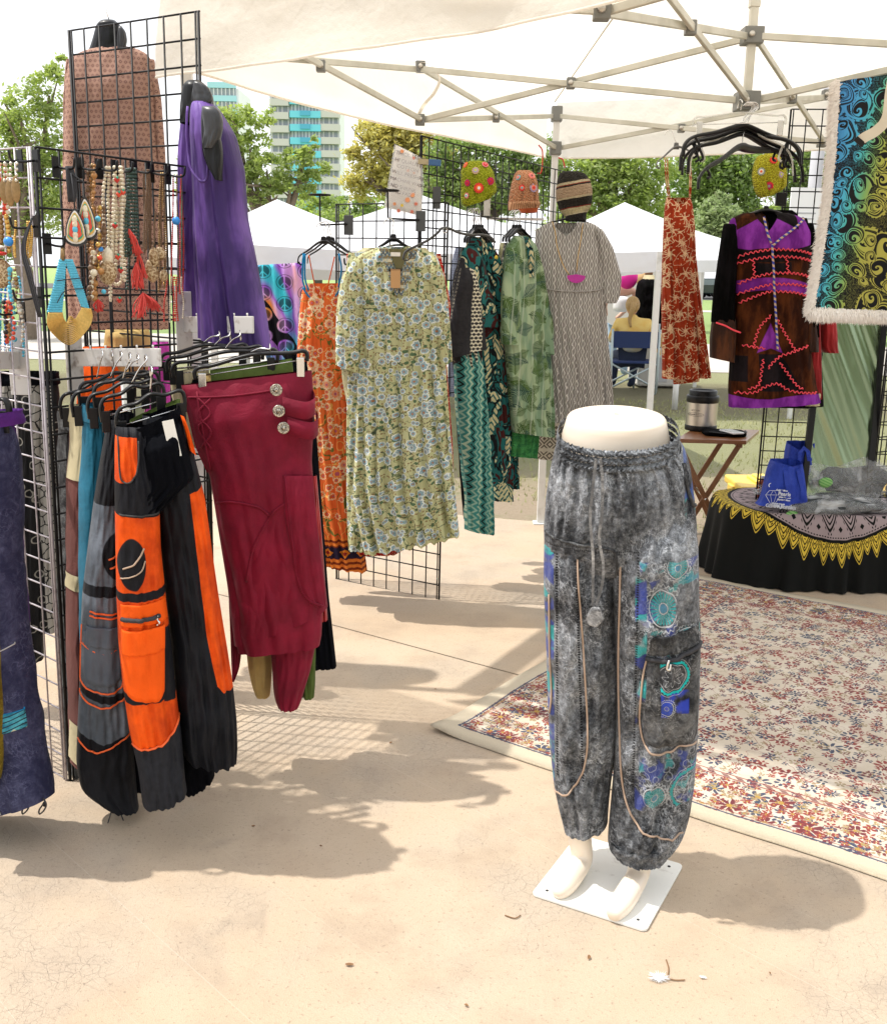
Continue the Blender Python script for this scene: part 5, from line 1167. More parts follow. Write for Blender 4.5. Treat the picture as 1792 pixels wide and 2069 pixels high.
loft('waistband', M['black_cotton'], pA.moved(.005), [(236, 876, 362, 818), (236, 890, 366, 832), (236, 902, 368, 848)], .065, PT, ny=14, na=150, fold=(.0035, .0035), freq=26, seed=24, top=0, drift=0, wob=0)
bx = pA.moved(.03)
loft('yoke', M['black_cotton'], pA.moved(.028), [(268, 890, 366, 846), (272, 930, 376, 900), (274, 980, 392, 960), (236, 1032, 330, 1026)], .07, PT, ny=40, na=90, fold=(.003, .012), freq=7, seed=26)
loft('side_panel', M['orange_cotton'], pA.moved(.05), [(364, 838, 372, 842), (374, 870, 386, 880), (384, 910, 396, 920)], .012, PT, ny=16, na=24, seed=27)
# pocket details
patch('cargo_pocket', M['orange_cotton'], SLg, (243, 1262, 326, 1398), PT, off=.004, th=.006, rnd=.16)
patch('pocket_flap', M['orange_cotton'], SLg, [(243, 1262), (328, 1246), (326, 1292), (244, 1312)], PT, off=.010, th=.004)
patch('zip_band', M['orange_cotton'], SLg, [(241, 1212), (330, 1196), (336, 1238), (242, 1256)], PT, off=.003, th=.003)
cord('zip', M['ink'], SLg, [(243, 1240), (270, 1236), (296, 1232), (316, 1227)], .006, PT, off=.009)
cord('zip_pull', M['chrome'], SLg, [(313, 1226), (311, 1234), (315, 1240), (310, 1246)], .0025, PT, off=.013)
cord('piping', M['stitch'], SLg, [(236, 878), (238, 940), (242, 962), (256, 965), (268, 950), (274, 920), (275, 884)], .002, PT, off=.003)
cord('piping', M['pipe_tan'], SLg, [(244, 1138), (262, 1128), (276, 1110), (284, 1092)], .0022, PT, off=.004)
cord('piping', M['pipe_tan'], SLg, [(240, 1158), (262, 1150), (280, 1136), (287, 1118)], .0018, PT, off=.004)
cord('seam', M['stitch'], SLg, [(238, 1030), (270, 1029), (300, 1028), (322, 1026)], .0022, PT, off=.002)
cord('piping', M['pipe_orange'], SLg, [(262, 1497), (300, 1492), (336, 1468), (360, 1436)], .003, PT, off=.003)
b = MB(); b.prism([(-.014, -.045), (.014, -.045), (.014, .045), (-.014, .045)], pA.px(338, 875, .09), pA.u*.96+np.array([0, 0, .18]), np.array([0, 0, 1.0])-pA.u*.18, pA.n, .0012); b.build('price_tag', M['tag_white'], PT, False)
# grey pair behind it
pB = Plane(210, 2.62, 22)
PG = empty('cargo_trousers', pB.O, 'grey and black cargo trousers with orange piping left of the orange pair', 'trousers', GL)
def p_grey_leg():
    x, y = zone(); v = objc(); n = ss(.3, .75, noise(v, 9.0, 4.0, .6)); gr = mixc(n, lin('#4E555E', .8), lin('#7C8490', .8)); bk = mixc(n, (.004, .0045, .007), (.011, .012, .016))
    c = mixc(inside(y, 1011, 1484+ab(x-205)*-.35, .8), bk, gr); c = mixc(disc(x, y, 250, 1110, 48, 52, .03), c, bk); c = mixc(inside(y, 1170, 1192, .8), c, bk)
    return mixc(inside(y-pw(ab(x-215)/50.0, 2.0)*-14+0, 1386, 1402, 1), c, bk)
M['grey_leg'] = cloth('grey_leg_panels', p_grey_leg, .75, sheen=.05)
SGy = loft('leg', M['grey_leg'], pB, [(846, 218, 244), (900, 208, 250), (960, 198, 252), (1010, 190, 252), (1100, 178, 252), (1200, 166, 252), (1300, 162, 256), (1400, 160, 262), (1484, 156, 268), (1540, 154, 272), (1590, 162, 276), (1612, 190, 278), (1624, 214, 280)], .07, PG, ny=120, na=100, fold=(.002, .008), freq=4, seed=31, wr=.005)
for pts in ([(162, 1255), (158, 1320), (162, 1366), (200, 1380), (236, 1374), (246, 1350), (250, 1290)], [(164, 1290), (200, 1302), (240, 1294)], [(157, 1384), (170, 1400), (205, 1410), (240, 1398), (254, 1386)], [(156, 1484), (180, 1498), (205, 1494), (240, 1478), (266, 1464)], [(178, 1220), (210, 1224), (246, 1224)], [(178, 1228), (210, 1232), (246, 1232)], [(215, 1116), (232, 1108), (246, 1096)], [(218, 1134), (236, 1126), (250, 1112)]):
    cord('piping', M['pipe_orange'], SGy, pts, .0026, PG, off=.003)
patch('cargo_pocket', M['grey_cotton'], SGy, (168, 1262, 240, 1366), PG, off=.002, th=.004, rnd=.14)
patch('pocket_flap', M['grey_cotton'], SGy, (172, 1250, 242, 1290), PG, off=.006, th=.003, rnd=.1)
b = MB(); P_ = smooth_path([pB.px(x, y, .02) for x, y in ((222, 1604), (224, 1630), (216, 1662), (222, 1674), (242, 1674), (250, 1660), (240, 1630), (234, 1606))], 6); b.tube(P_, .0018, 6); b.build('toggle_cord', M['ink'], PG)
# teal, cream and acid pairs seen edge-on
def side_pair(label, Y, rows, mt, sd, wb=None, extra=None, deg=40):
    pq = Plane(rows[0][1], Y, deg); r_ = empty('trousers', pq.O, label, 'trousers', GL)
    S_ = loft('leg', M[mt], pq, rows, .05, r_, ny=90, na=60, fold=(.002, .008), freq=3, seed=sd, wr=.006)
    a, c = rows[0][1], rows[0][2]
    loft('waistband', M[wb or mt], pq.moved(.012), [(rows[0][0]-4, a-1, c+1), (rows[0][0]+14, a-2, c+2), (rows[0][0]+30, a-1, c+1)], .045, r_, ny=10, na=80, fold=(.003, .003), freq=9, seed=sd+1, top=0, drift=0)
    return pq, r_, S_
pq, r_, S_ = side_pair('teal denim trousers with a gathered waist', 2.72, [(822, 172, 204), (900, 170, 208), (1010, 166, 206), (1200, 166, 200), (1500, 170, 210), (242, 1600, 268, 1640)], 'teal_cotton', 41)
pq, r_, S_ = side_pair('cream and brown panelled trousers with a gathered waist', 2.80, [(824, 146, 172), (900, 146, 170), (980, 140, 168), (1100, 138, 166), (1300, 138, 164), (1500, 146, 170), (1548, 148, 168)], 'brown_cotton', 43, 'cream_cotton')
loft('upper_panel', M['cream_cotton'], pq.moved(.014), [(828, 146, 172), (900, 146, 171), (968, 141, 169)], .05, r_, ny=20, na=50, seed=44, fold=(.003, .004), freq=4)
loft('knee_strip', M['cream_cotton'], pq.moved(.014), [(1158, 138, 164), (1190, 140, 162)], .05, r_, ny=8, na=40, seed=45, top=0)
loft('hem_panel', M['cream_cotton'], pq.moved(.014), [(1460, 146, 168), (1540, 148, 168)], .05, r_, ny=8, na=40, seed=46, top=0)
pq, r_, S_ = side_pair('charcoal acid wash trousers at the back of the left rack', 2.90, [(836, 122, 146), (900, 120, 146), (1100, 122, 140), (1300, 122, 142), (1500, 130, 150), (1560, 138, 148)], 'denim_dark', 47)
pq, r_, S_ = side_pair('black trousers hidden between the grey and orange pairs', 2.66, [(836, 228, 262), (1000, 226, 262), (1300, 236, 262), (1590, 260, 290)], 'black_cotton', 49)
# hangers, rack 1
for i, (Y, xl, yl, xr, yr, hx, hy, lb) in enumerate([(2.50, 236, 826, 372, 786, 305, 738, 'front black clip hanger of the orange trousers'), (2.6, 204, 806, 330, 772, 294, 716, 'black clip hanger of the grey trousers'), (2.68, 178, 800, 318, 764, 262, 712, 'black clip hanger of the teal trousers'), (2.76, 146, 796, 300, 758, 244, 708, 'black clip hanger of the cream and brown trousers'), (2.86, 122, 800, 270, 756, 206, 706, 'black clip hanger of the charcoal trousers'), (2.72, 190, 778, 320, 750, 278, 714, 'black clip hanger between the teal and grey pairs'), (2.82, 160, 776, 300, 748, 226, 708, 'black clip hanger between the cream and teal pairs')]):
    pq = Plane((xl+xr)/2, Y, 22); clip_hanger(lb, pq, xl, yl, xr, yr, hx, hy, group='clip hangers on the left arm', drop=46, rod=i in (0, 1))
pol = Plane(300, 2.62, 22); ol = empty('olive_trousers', pol.O, 'olive green waistband showing inside the orange trousers hanger', 'trousers', GL)
loft('waistband', M['olive_cotton'], pol, [(262, 850, 364, 806), (266, 870, 366, 830), (270, 900, 366, 860)], .03, ol, ny=10, na=80, fold=(.004, .004), freq=14, seed=50, top=0)

# maroon wrap trousers
pM = Plane(500, 2.86, 8)
MR = empty('wrap_trousers', pM.O, 'maroon wrap trousers with three metal flower buttons', 'trousers', GL)
SM = loft('body', M['maroon'], pM, [(366, 778, 630, 748), (380, 830, 634, 800), (396, 900, 634, 850), (424, 960, 630, 930), (440, 1060, 638, 1040), (460, 1180, 654, 1150), (474, 1300, 662, 1222)], .075, MR, ny=100, na=130, fold=(.001, .014), freq=4, seed=61, wr=.004)
loft('front_panel', M['maroon'], pM.moved(.02), [(940, 560, 590), (1000, 540, 600), (1100, 490, 642), (1200, 470, 652), (1280, 472, 650), (482, 1318, 646, 1300)], .055, MR, ny=60, na=90, fold=(.001, .016), freq=3, seed=62, wr=.004)
SP = loft('side_flap', M['maroon'], pM.moved(.075), [(960, 572, 632), (1050, 576, 640), (1120, 590, 648), (1180, 596, 656), (1212, 616, 658), (636, 1224, 659, 1224)], .018, MR, ny=50, na=60, fold=(.001, .006), freq=2, seed=63, wr=.003)
loft('leg', M['maroon'], pM.moved(-.02), [(1240, 540, 640), (1300, 546, 638), (1350, 550, 628), (1390, 552, 616), (1412, 555, 610), (1424, 560, 604)], .06, MR, ny=40, na=70, fold=(.002, .008), freq=4, seed=64)
loft('leg', M['maroon'], pM.moved(-.03), [(1200, 462, 500), (1300, 466, 490), (1350, 468, 484), (1368, 470, 476)], .04, MR, ny=30, na=50, seed=65)
for (y0, xa, xb) in ((812, 572, 634), (852, 582, 640)):
    b = MB(); P_ = smooth_path([pM.px(x, y, n) for x, y, n in ((xa, y0-2, .098), (xa+24, y0+4, .105), (xa+48, y0+8, .10), (xb+2, y0+2, .06), (xb-2, y0-10, .01))], 6)
    T, N_, B_ = frames(P_); V = []; 
    for p_ in P_: V += [p_+np.array([0, 0, .024]), p_-np.array([0, 0, .024]), p_-np.array([0, 0, .024])-pM.n*.004, p_+np.array([0, 0, .024])-pM.n*.004]
    F = []
    for i in range(len(P_)-1):
        for k in range(4): F.append([i*4+k, i*4+(k+1) % 4, (i+1)*4+(k+1) % 4, (i+1)*4+k])
    mesh_obj('strap', V, F, M['maroon'], MR)
M['button'] = material('old_silver', lambda: mixc(ss(.35, .65, noise(objc(), 260.0, 2.0)), (.16, .14, .11), (.62, .58, .50)), .35, metal=.85)
for (px, py) in ((560, 779), (565, 820), (574, 853)):
    c_ = pM.px(px, py, .105); rot = np.stack([pM.u, np.array([0, 0, 1.0]), pM.n], 1)
    b = MB(); b.lathe([(.001, .0), (.0155, .0), (.017, .003), (.0155, .006), (.012, .0045), (.006, .0045), (.0045, .008), (.001, .0085)], c_, 28, rot=rot); bt = b.build('button', M['button'], MR)
    b = MB()
    for k in range(12): t = k*math.pi/6; b.sphere(c_+rot@np.array([.0095*math.cos(t), .0095*math.sin(t), .0055]), .0021, 6, 4)
    b.build('petals', M['button'], bt)
for pts in ([(376, 800), (384, 880), (420, 952)], [(400, 788), (416, 880), (428, 946)], [(404, 800), (428, 830), (404, 860), (430, 900)], [(428, 800), (404, 832), (430, 866), (408, 900)], [(630, 962), (600, 990), (560, 1016), (548, 1030), (530, 1060), (512, 1100), (500, 1160)], [(440, 1010), (470, 1004), (520, 1012), (546, 1030)], [(382, 800), (460, 796), (540, 786), (552, 780)]):
    cord('seam', M['maroon'], SM, pts, .003, MR, off=.003)
cord('edge_seam', M['maroon'], SP, [(576, 960), (590, 1080), (600, 1160), (618, 1204), (652, 1222)], .003, MR, off=.001)
clip_hanger('front black clip hanger of the maroon trousers with steel clips', pM, 396, 742, 620, 706, 545, 694, rod=2, group='clip hangers on the right arm', drop=22, n=.02, thick=.013)
for i, (dn, x0, y0, x1, y1, lb) in enumerate([(-.06, 350, 734, 560, 704, 'second black clip hanger behind the maroon trousers'), (-.11, 338, 724, 530, 698, 'third black clip hanger behind the maroon trousers'), (-.16, 326, 716, 500, 694, 'rearmost black clip hanger behind the maroon trousers')]):
    clip_hanger(lb, pM.moved(dn), x0, y0, x1, y1, (x0+x1)/2+30, 668, group='clip hangers on the right arm', drop=28, thick=.012)
def back_pair(name, label, mt, dn, rows, sd, legs=()):
    pq = pM.moved(dn); r_ = empty(name, pq.O, label, 'trousers', GL)
    loft('body', M[mt], pq, rows, .04, r_, ny=60, na=80, fold=(.002, .010), freq=6, seed=sd)
    for lr in legs: loft('leg', M[mt], pq, lr, .045, r_, ny=30, na=50, fold=(.002, .007), freq=3, seed=sd+7)
back_pair('olive_trousers', 'olive green trousers directly behind the maroon pair', 'olive_cotton', -.075, [(424, 748, 590, 724), (430, 800, 596, 780), (450, 1000, 610, 1000), (470, 1240, 620, 1240)], 71, [[(1200, 590, 640), (1320, 600, 638), (1380, 605, 637), (1402, 609, 635)]])
back_pair('sand_trousers', 'sand coloured trousers with one cuff below the maroon pair', 'sand_cotton', -.10, [(400, 760, 480, 740), (420, 800, 500, 800), (480, 1200, 540, 1200)], 73, [[(1180, 494, 552), (1290, 496, 550), (1350, 502, 550), (1385, 510, 548), (1400, 516, 546)]])
back_pair('black_trousers', 'black trousers whose straight leg shows right of the maroon pair', 'black_cotton', -.13, [(360, 770, 620, 730), (400, 900, 640, 880), (560, 1000, 648, 990), (600, 1200, 664, 1200), (612, 1345, 680, 1345)], 75)
back_pair('red_trousers', 'bright red cloth edge right of the maroon pair', 'velvet_red', -.09, [(960, 620, 640), (1100, 620, 652), (1250, 624, 662)], 77)
back_pair('sage_trousers', 'pale sage waistband showing left of the maroon pair', 'cream_cotton', -.15, [(342, 752, 420, 740), (346, 800, 420, 800), (380, 900, 430, 900)], 79)
# far left: blue denim patchwork trousers
pD = Plane(40, 2.45, -20)
BD = empty('patchwork_trousers', pD.O, 'washed navy denim trousers with teal woven patches at the left edge', 'trousers', GL)
SD = loft('leg', M['navy_denim'], pD, [(860, -60, 14), (900, -80, 18), (1000, -90, 24), (1150, -100, 32), (1300, -100, 48), (1450, -100, 70), (1600, -90, 96), (-90, 1640, 98, 1612)], .09, BD, ny=100, na=90, fold=(.002, .010), freq=4, seed=81, wr=.006)
loft('upper_panel', M['purple_cotton'], pD.moved(-.015), [(836, -40, 16), (900, -60, 24), (980, -60, 27), (1150, -60, 36), (1270, -50, 44)], .06, BD, ny=50, na=70, fold=(.003, .006), freq=5, seed=82)
loft('waistband', M['purple_cotton'], pD.moved(.0), [(832, -44, 22), (846, -44, 24), (860, -44, 23)], .075, BD, ny=10, na=110, fold=(.003, .003), freq=24, seed=83, top=0, drift=0)
def p_weave():
    x, y = zone(); c = mixc(ss(.3, .7, noise(objc(), 40.0, 3.0)), lin('#2A7A96', .8), lin('#58B4C4', .85)); k = y+x*.1+sin(x/5.0)*1.5
    c = mixc(lt(fr(k/9.0), .25), c, (.02, .03, .05)); return mixc(lt(ab(fr(x/14.0)-.5)+ab(fr(y/21.0)-.5), .22)*gt(fr(y/42.0), .5), c, lin('#D8DCC8', .8))
M['woven_teal'] = cloth('woven_teal_patch', p_weave)
patch('woven_patch', M['woven_teal'], SD, [(4, 1418), (70, 1424), (80, 1460), (8, 1452)], BD, off=.004, th=.003)
patch('woven_patch', M['woven_teal'], SD, [(-20, 1540), (32, 1540), (48, 1618), (-20, 1634)], BD, off=.004, th=.003)
cord('piping', M['blue_edge'], SD, [(0, 1398), (20, 1414), (60, 1424), (96, 1420)], .0022, BD); cord('seam', M['stitch_pale'], SD, [(-10, 1325), (20, 1310), (54, 1290)], .0018, BD); cord('piping', M['stitch_pale'], SD, [(38, 1560), (44, 1590), (50, 1616)], .0022, BD)
b = MB(); b.lathe([(.001, 0), (.008, 0), (.008, .003), (.001, .004)], SD.px(16, 1142, .004), 14, rot=np.stack([pD.u, [0, 0, 1.0], pD.n], 1)); b.build('button', material('wood_button', (.35, .16, .08), .5), BD)
for cx_ in (64, 98):
    b = MB(); b.tube(smooth_path([pD.px(cx_+dx, 1606+dy, .02) for dx, dy in ((0, 0), (6, 12), (2, 24), (-7, 32), (-8, 24), (0, 12))], 5), .0022, 6); b.build('toggle_cord', M['ink'], BD)
    b = MB(); b.sphere(pD.px(cx_+3, 1618, .02), .006, 8, 5, (1, 1, 1.3)); b.build('toggle', M['black_plastic'], BD)
pD2 = pD.moved(.10)
MT = empty('mustard_trousers', pD2.O, 'mustard acid wash trousers cut off by the left edge', 'trousers', GL)
loft('leg', M['mustard'], pD2, [(1150, -80, -26), (1300, -80, -20), (1400, -70, -10), (1500, -60, -3), (1570, -50, -5), (1580, -40, -9)], .05, MT, ny=50, na=50, fold=(.002, .008), freq=3, seed=85)
clip_hanger('black clip hanger at the far left edge', pD, -70, 810, 16, 806, -20, 740, group='clip hangers on the left arm', drop=40)
# black and white printed skirts seen through the left grid
def p_panelprint():
    x, y = uv2d(); k = fr(x*9.0); c = mixc(inside(k, .1, .55, .01), (.012, .012, .013), lin('#B9B6AE', .75))
    d = vor(vec(x, y), 34.0, 'DISTANCE_TO_EDGE'); c = mixc(lt(X(d.outputs['Distance']), .06)*inside(k, .1, .55, .01), c, (.02, .02, .02)); st = gt(fr(y*90), .5)*inside(k, .6, .66, .005)
    c = mixc(st, c, lin('#C8C4BA', .8)); r = vor(vec(x, y), 16.0); q = X(r.outputs['Distance']); return mixc(band(q, .2, .03, .01)*(1.0-inside(k, .1, .55, .01)), c, lin('#A8A59C', .7))
M['panelprint'] = cloth('black_white_panels', p_panelprint)
pW = Plane(70, 3.35, 10)
for i, (x0, x1, y1, lb, dn) in enumerate([(-20, 46, 1250, 'black and white printed skirt behind the pale grid, left one', 0), (34, 84, 1330, 'black and white printed skirt behind the pale grid, middle one', .03), (74, 122, 1270, 'black and white printed skirt behind the pale grid, right one', .0)]):
    pq = pW.moved(dn); r_ = empty('printed_skirt', pq.O, lb, 'skirt', 'black and white skirts behind the left grid')
    loft('body', M['panelprint'], pq, [(766, x0+6, x1-6), (800, x0+2, x1-2), (1000, x0, x1), (y1, x0-4, x1+4)], .05, r_, ny=60, na=70, fold=(.001, .014), freq=5, seed=90+i)
    loft('waistband', M['black_cotton'], pq.moved(.0), [(752, x0+6, x1-4), (776, x0+4, x1-2)], .055, r_, ny=8, na=70, fold=(.003, .003), freq=14, seed=93+i, top=0)
pOo = Plane(190, 3.5, 0); r_ = empty('orange_garment', pOo.O, 'orange garment glimpsed between the grid and the clip hangers', 'garment')
loft('body', M['orange_cotton'], pOo, [(700, 168, 226), (760, 160, 240), (900, 150, 250), (1100, 150, 260)], .05, r_, ny=50, na=60, fold=(.002, .012), freq=5, seed=97)
pYy = Plane(230, 3.62, 0); r_ = empty('yellow_garment', pYy.O, 'yellow garment glimpsed under the brown patterned shirt', 'garment')
loft('body', M['sand_cotton'], pYy, [(665, 214, 300), (700, 210, 306), (760, 206, 300)], .05, r_, ny=30, na=50, fold=(.001, .01), freq=5, seed=98)
pYy = Plane(330, 3.55, 0); r_ = empty('pink_garment', pYy.O, 'pink cloth glimpsed above the clip hangers', 'garment')
loft('body', M['magenta'], pYy, [(690, 306, 340), (760, 300, 345), (900, 290, 350)], .04, r_, ny=30, na=50, fold=(.001, .01), freq=4, seed=99)

# brown patterned shirt on a black half torso, behind the tall grid
pS = Plane(230, 3.78, 8)
sh = garment('patterned_shirt', 'dusty pink and brown printed shirt on a hanging form behind the tall grid', 'shirt', pS)
loft('body', M['pink_print'], pS, [(96, 200, 268), (102, 166, 292), (118, 142, 306), (160, 134, 312), (300, 132, 318), (450, 130, 330), (600, 132, 338), (664, 140, 344)], .10, sh, ny=90, na=120, fold=(.001, .020), freq=6, seed=101, neck=(.42, .22, .012, .6), wr=.003)
loft('sleeve', M['pink_print'], pS.moved(-.02), [(120, 290, 312), (200, 300, 326), (320, 306, 334), (470, 300, 334), (474, 304, 330)], .05, sh, ny=40, na=50, fold=(0, .008), freq=3, seed=102)
loft('sleeve', M['pink_print'], pS.moved(-.02), [(120, 134, 150), (200, 130, 150), (400, 128, 150), (560, 128, 156)], .05, sh, ny=40, na=50, fold=(0, .008), freq=3, seed=103)
fm_ = empty('hanging_form', pS.px(220, 80), 'black plastic neck form above the brown patterned shirt', 'display form')
loft('neck_back', M['black_plastic'], pS.moved(-.02), [(40, 206, 232), (50, 196, 244), (70, 190, 250), (92, 184, 252), (106, 178, 258)], .05, fm_, ny=24, na=40, wr=0, wob=0, seed=1)
loft('neck_flange', material('grey_shine', (.035, .036, .04), .35), pS.moved(.04), [(52, 240, 246), (62, 238, 254), (80, 236, 257), (100, 238, 252)], .02, fm_, ny=16, na=30, wr=0, wob=0, seed=2)
b = MB(); b.tube([pS.px(222, 44), pS.px(214, 20), pS.px(224, 10)], .002, 6); b.build('hook', M['chrome'], fm_)
# purple tunic on black half torso
pU = Plane(450, 3.18, -12)
pt_ = garment('purple_tunic', 'crinkled purple sleeveless tunic on a black form beside the tall grid', 'tunic', pU)
SU = loft('body', M['purple_rayon'], pU, [(206, 394, 424), (220, 392, 440), (270, 392, 468), (340, 394, 486), (440, 398, 494), (540, 402, 516), (640, 408, 536), (408, 680, 546, 706)], .085, pt_, ny=110, na=130, fold=(.001, .020), freq=4, seed=111, wr=.0015)
loft('back_panel', M['purple_rayon'], pU.moved(-.10), [(230, 370, 396), (300, 366, 400), (450, 366, 404), (640, 366, 410)], .05, pt_, ny=50, na=50, fold=(.002, .012), freq=4, seed=112)
f2 = empty('hanging_form', pU.px(400, 200), 'black plastic torso form wearing the purple tunic', 'display form')
loft('neck', M['black_plastic'], pU.moved(-.04), [(162, 382, 404), (172, 376, 416), (190, 371, 426), (215, 369, 428), (250, 370, 412)], .045, f2, ny=24, na=40, wr=0, wob=0, seed=3)
loft('neck_flange', bpy.data.materials['grey_shine'], pU.moved(.01), [(163, 393, 400), (174, 392, 420), (190, 389, 428), (206, 388, 428), (212, 398, 420)], .015, f2, ny=20, na=30, wr=0, wob=0, seed=4)
loft('shoulder_cap', bpy.data.materials['grey_shine'], pU.moved(.115), [(214, 409, 432), (222, 409, 444), (240, 411, 449), (262, 414, 448), (285, 413, 442), (300, 412, 434)], .022, f2, ny=24, na=36, wr=0, wob=0, seed=5)
loft('arm_opening', M['black_plastic'], pU.moved(.108), [(222, 408, 424), (280, 409, 446), (310, 412, 449), (338, 422, 448), (356, 434, 446), (364, 440, 445)], .020, f2, ny=24, na=36, wr=0, wob=0, seed=6)
cord('armhole_seam', M['purple_rayon'], SU, [(400, 222), (402, 290), (412, 340), (430, 366), (444, 372), (450, 350), (450, 300), (448, 255)], .004, pt_, off=.022)
# ------------------------------------------------------------------ jewellery on the near grids
pJ = Plane(142, bnA1[1], 59, 1578); pJ.O = np.array([bnA1[0], bnA1[1], 0.0]); pJ.n = pJ.n if pJ.n[0] > 0 else -pJ.n
# the grid leans a little: shift the plane so that it meets the grid at mid height
_mid = bnA1+upA*1.45; pJ.O = np.array([_mid[0], _mid[1], 0.0])+pJ.n*.035
p0_ = pJ.moved(0); p0_.O = pJ.O-pJ.n*.03+np.array([-.012, 0, 0]); a_ = R(-38); p0_.u = np.array([math.cos(a_), math.sin(a_), 0]); p0_.n = np.array([math.sin(a_), -math.cos(a_), 0]); p0_.O = p0_.O+p0_.n*.03
BM = {}
def bm_(k, c, rough=.3, metal=0, var=.35):
    BM[k] = material('bead_'+k, lambda: mixc(noise(objc(), 160.0, 2.0), tuple(v*(1-var) for v in c), tuple(min(1, v*(1+var)) for v in c)), rough, metal=metal); return BM[k]
bm_('cream', (.72, .64, .48)); bm_('coral', (.70, .07, .03)); bm_('dark_green', (.03, .065, .05)); bm_('brown', (.16, .09, .045), .5); bm_('bronze', (.28, .18, .08), .4, .6); bm_('red', (.55, .03, .02)); bm_('silver', (.62, .58, .50), .3, .85); bm_('gold', (.62, .40, .12), .3, .9)
bm_('turquoise', (.10, .48, .66), .4, 0, .2); bm_('amber', (.42, .20, .06)); bm_('blue', (.03, .24, .65)); bm_('black', (.015, .012, .012)); bm_('white', (.8, .78, .72)); bm_('green', (.05, .35, .22))
M['coral_thread'] = material('coral_thread', lambda: mixc(noise(objc(), 240.0, 2.0), (.60, .04, .04), (.90, .13, .10)), .7)
JG = 'necklaces and earrings on the jewellery grid'
def strand_mb(mb, P, r, step=None, jit=.0, rg=None):
    P = smooth_path(P, 8); d = np.r_[0, np.cumsum(np.linalg.norm(np.diff(P, axis=0), axis=1))]; n = max(2, int(d[-1]/(step or r*1.9)))
    for s_ in np.linspace(0, d[-1], n):
        q = np.array([np.interp(s_, d, P[:, k]) for k in range(3)]); mb.sphere(q, r*(1+(rg.normal(0, jit) if rg is not None else 0)), 6, 4)
def strands(parent, pl, x0, x1, y0, y1, n, r, mats, seed=1, nm='strand', tail=None, jit=.06, step=None, depth=.03):
    """hanging loops of beads between x0..x1, top y0, lowest y1 (pixels)"""
    rg = np.random.RandomState(seed)
    for i in range(n):
        f = i/max(1, n-1); xx = x0+(x1-x0)*f; b = MB(); yb = y1-rg.rand()*(y1-y0)*.10; dn = rg.uniform(-.3, 1)*depth; w = rg.normal(0, 1.2, 4)
        xt = (x0+x1)/2+(xx-(x0+x1)/2)*.55
        strand_mb(b, [pl.px(xt, y0, dn), pl.px(xx*.6+xt*.4+w[0], y0+(yb-y0)*.25, dn), pl.px(xx+w[1], y0+(yb-y0)*.6, dn), pl.px(xx+w[2], yb, dn)], r, step, jit, rg); b.build(nm, BM[mats[i % len(mats)]], parent)
def loopn(parent, pl, cx_, y0, y1, half, r, mat, nm='strand', dn=.0, step=None):
    b = MB(); strand_mb(b, [pl.px(cx_-2, y0, dn), pl.px(cx_-half*.8, y0+(y1-y0)*.5, dn), pl.px(cx_-half, y1-half*1.2, dn), pl.px(cx_, y1, dn), pl.px(cx_+half, y1-half*1.2, dn), pl.px(cx_+half*.8, y0+(y1-y0)*.5, dn), pl.px(cx_+2, y0, dn)], r, step); b.build(nm, BM[mat], parent)
def grid_hook(label, pl, px, py, ln=.07, h=.055, side=1):
    r_ = empty('grid_hook', pl.px(px, py, -.02), label, 'hook', 'black hooks on the jewellery grid')
    c_ = pl.px(px, py, -.028); b = MB(); b.box(c_, (.026, .004, h), np.stack([pl.u, pl.n, [0, 0, 1]], 1)); b.build('plate', M['black_plastic'], r_, False)
    p_ = c_+pl.n*.004; b = MB(); b.tube(smooth_path([p_, p_+pl.n*ln*.5+[0, 0, -.006], p_+pl.n*ln*.9+[0, 0, -.004], p_+pl.n*ln+[0, 0, .02]], 4), .0032, 7); b.build('prong', M['black_plastic'], r_); return r_
for px, py, lb in ((128, 336, 'black hook holding the two beaded leaf earrings'), (176, 338, 'black hook holding the amber chip necklaces'), (214, 340, 'black hook holding the cream bead necklaces'), (246, 342, 'black hook holding the dark green bead necklaces'), (284, 344, 'black hook holding the brown braided necklaces'), (318, 348, 'black hook holding the bronze bead necklaces'), (352, 352, 'black hook holding the thin red bead necklaces'), (109, 492, 'black hook holding the turquoise and gold collar')):
    grid_hook(lb, pJ, px, py)
def neck(lb, pl, px, py, nm='bead_necklace', cat='necklace'): return empty(nm, pl.px(px, py), lb, cat, JG)
n_ = neck('long cream bead necklaces with red and green spacers', pJ, 228, 340); strands(n_, pJ, 212, 244, 338, 572, 7, .0055, ['cream'], 2)
loopn(n_, pJ, 236, 420, 574, 10, .0055, 'cream')
for px, py in ((221, 363), (225, 392), (233, 388), (217, 455), (223, 518), (229, 545), (226, 605)):
    b = MB()
    for k in range(3): b.sphere(pJ.px(px+(k-1)*2.5, py+(k % 2)*3, .03), .005, 6, 4)
    b.build('spacer', BM['red' if py % 2 else 'coral'], n_); b = MB(); b.sphere(pJ.px(px, py-4, .032), .004, 6, 4); b.build('spacer', BM['green'], n_)
strands(n_, pJ, 218, 226, 560, 608, 2, .0045, ['cream'], 4)
n_ = neck('dark green bead necklaces with coral silk tassels', pJ, 256, 345); strands(n_, pJ, 242, 268, 342, 520, 6, .005, ['dark_green'], 5); strands(n_, pJ, 258, 276, 500, 590, 3, .0045, ['dark_green', 'black'], 6)
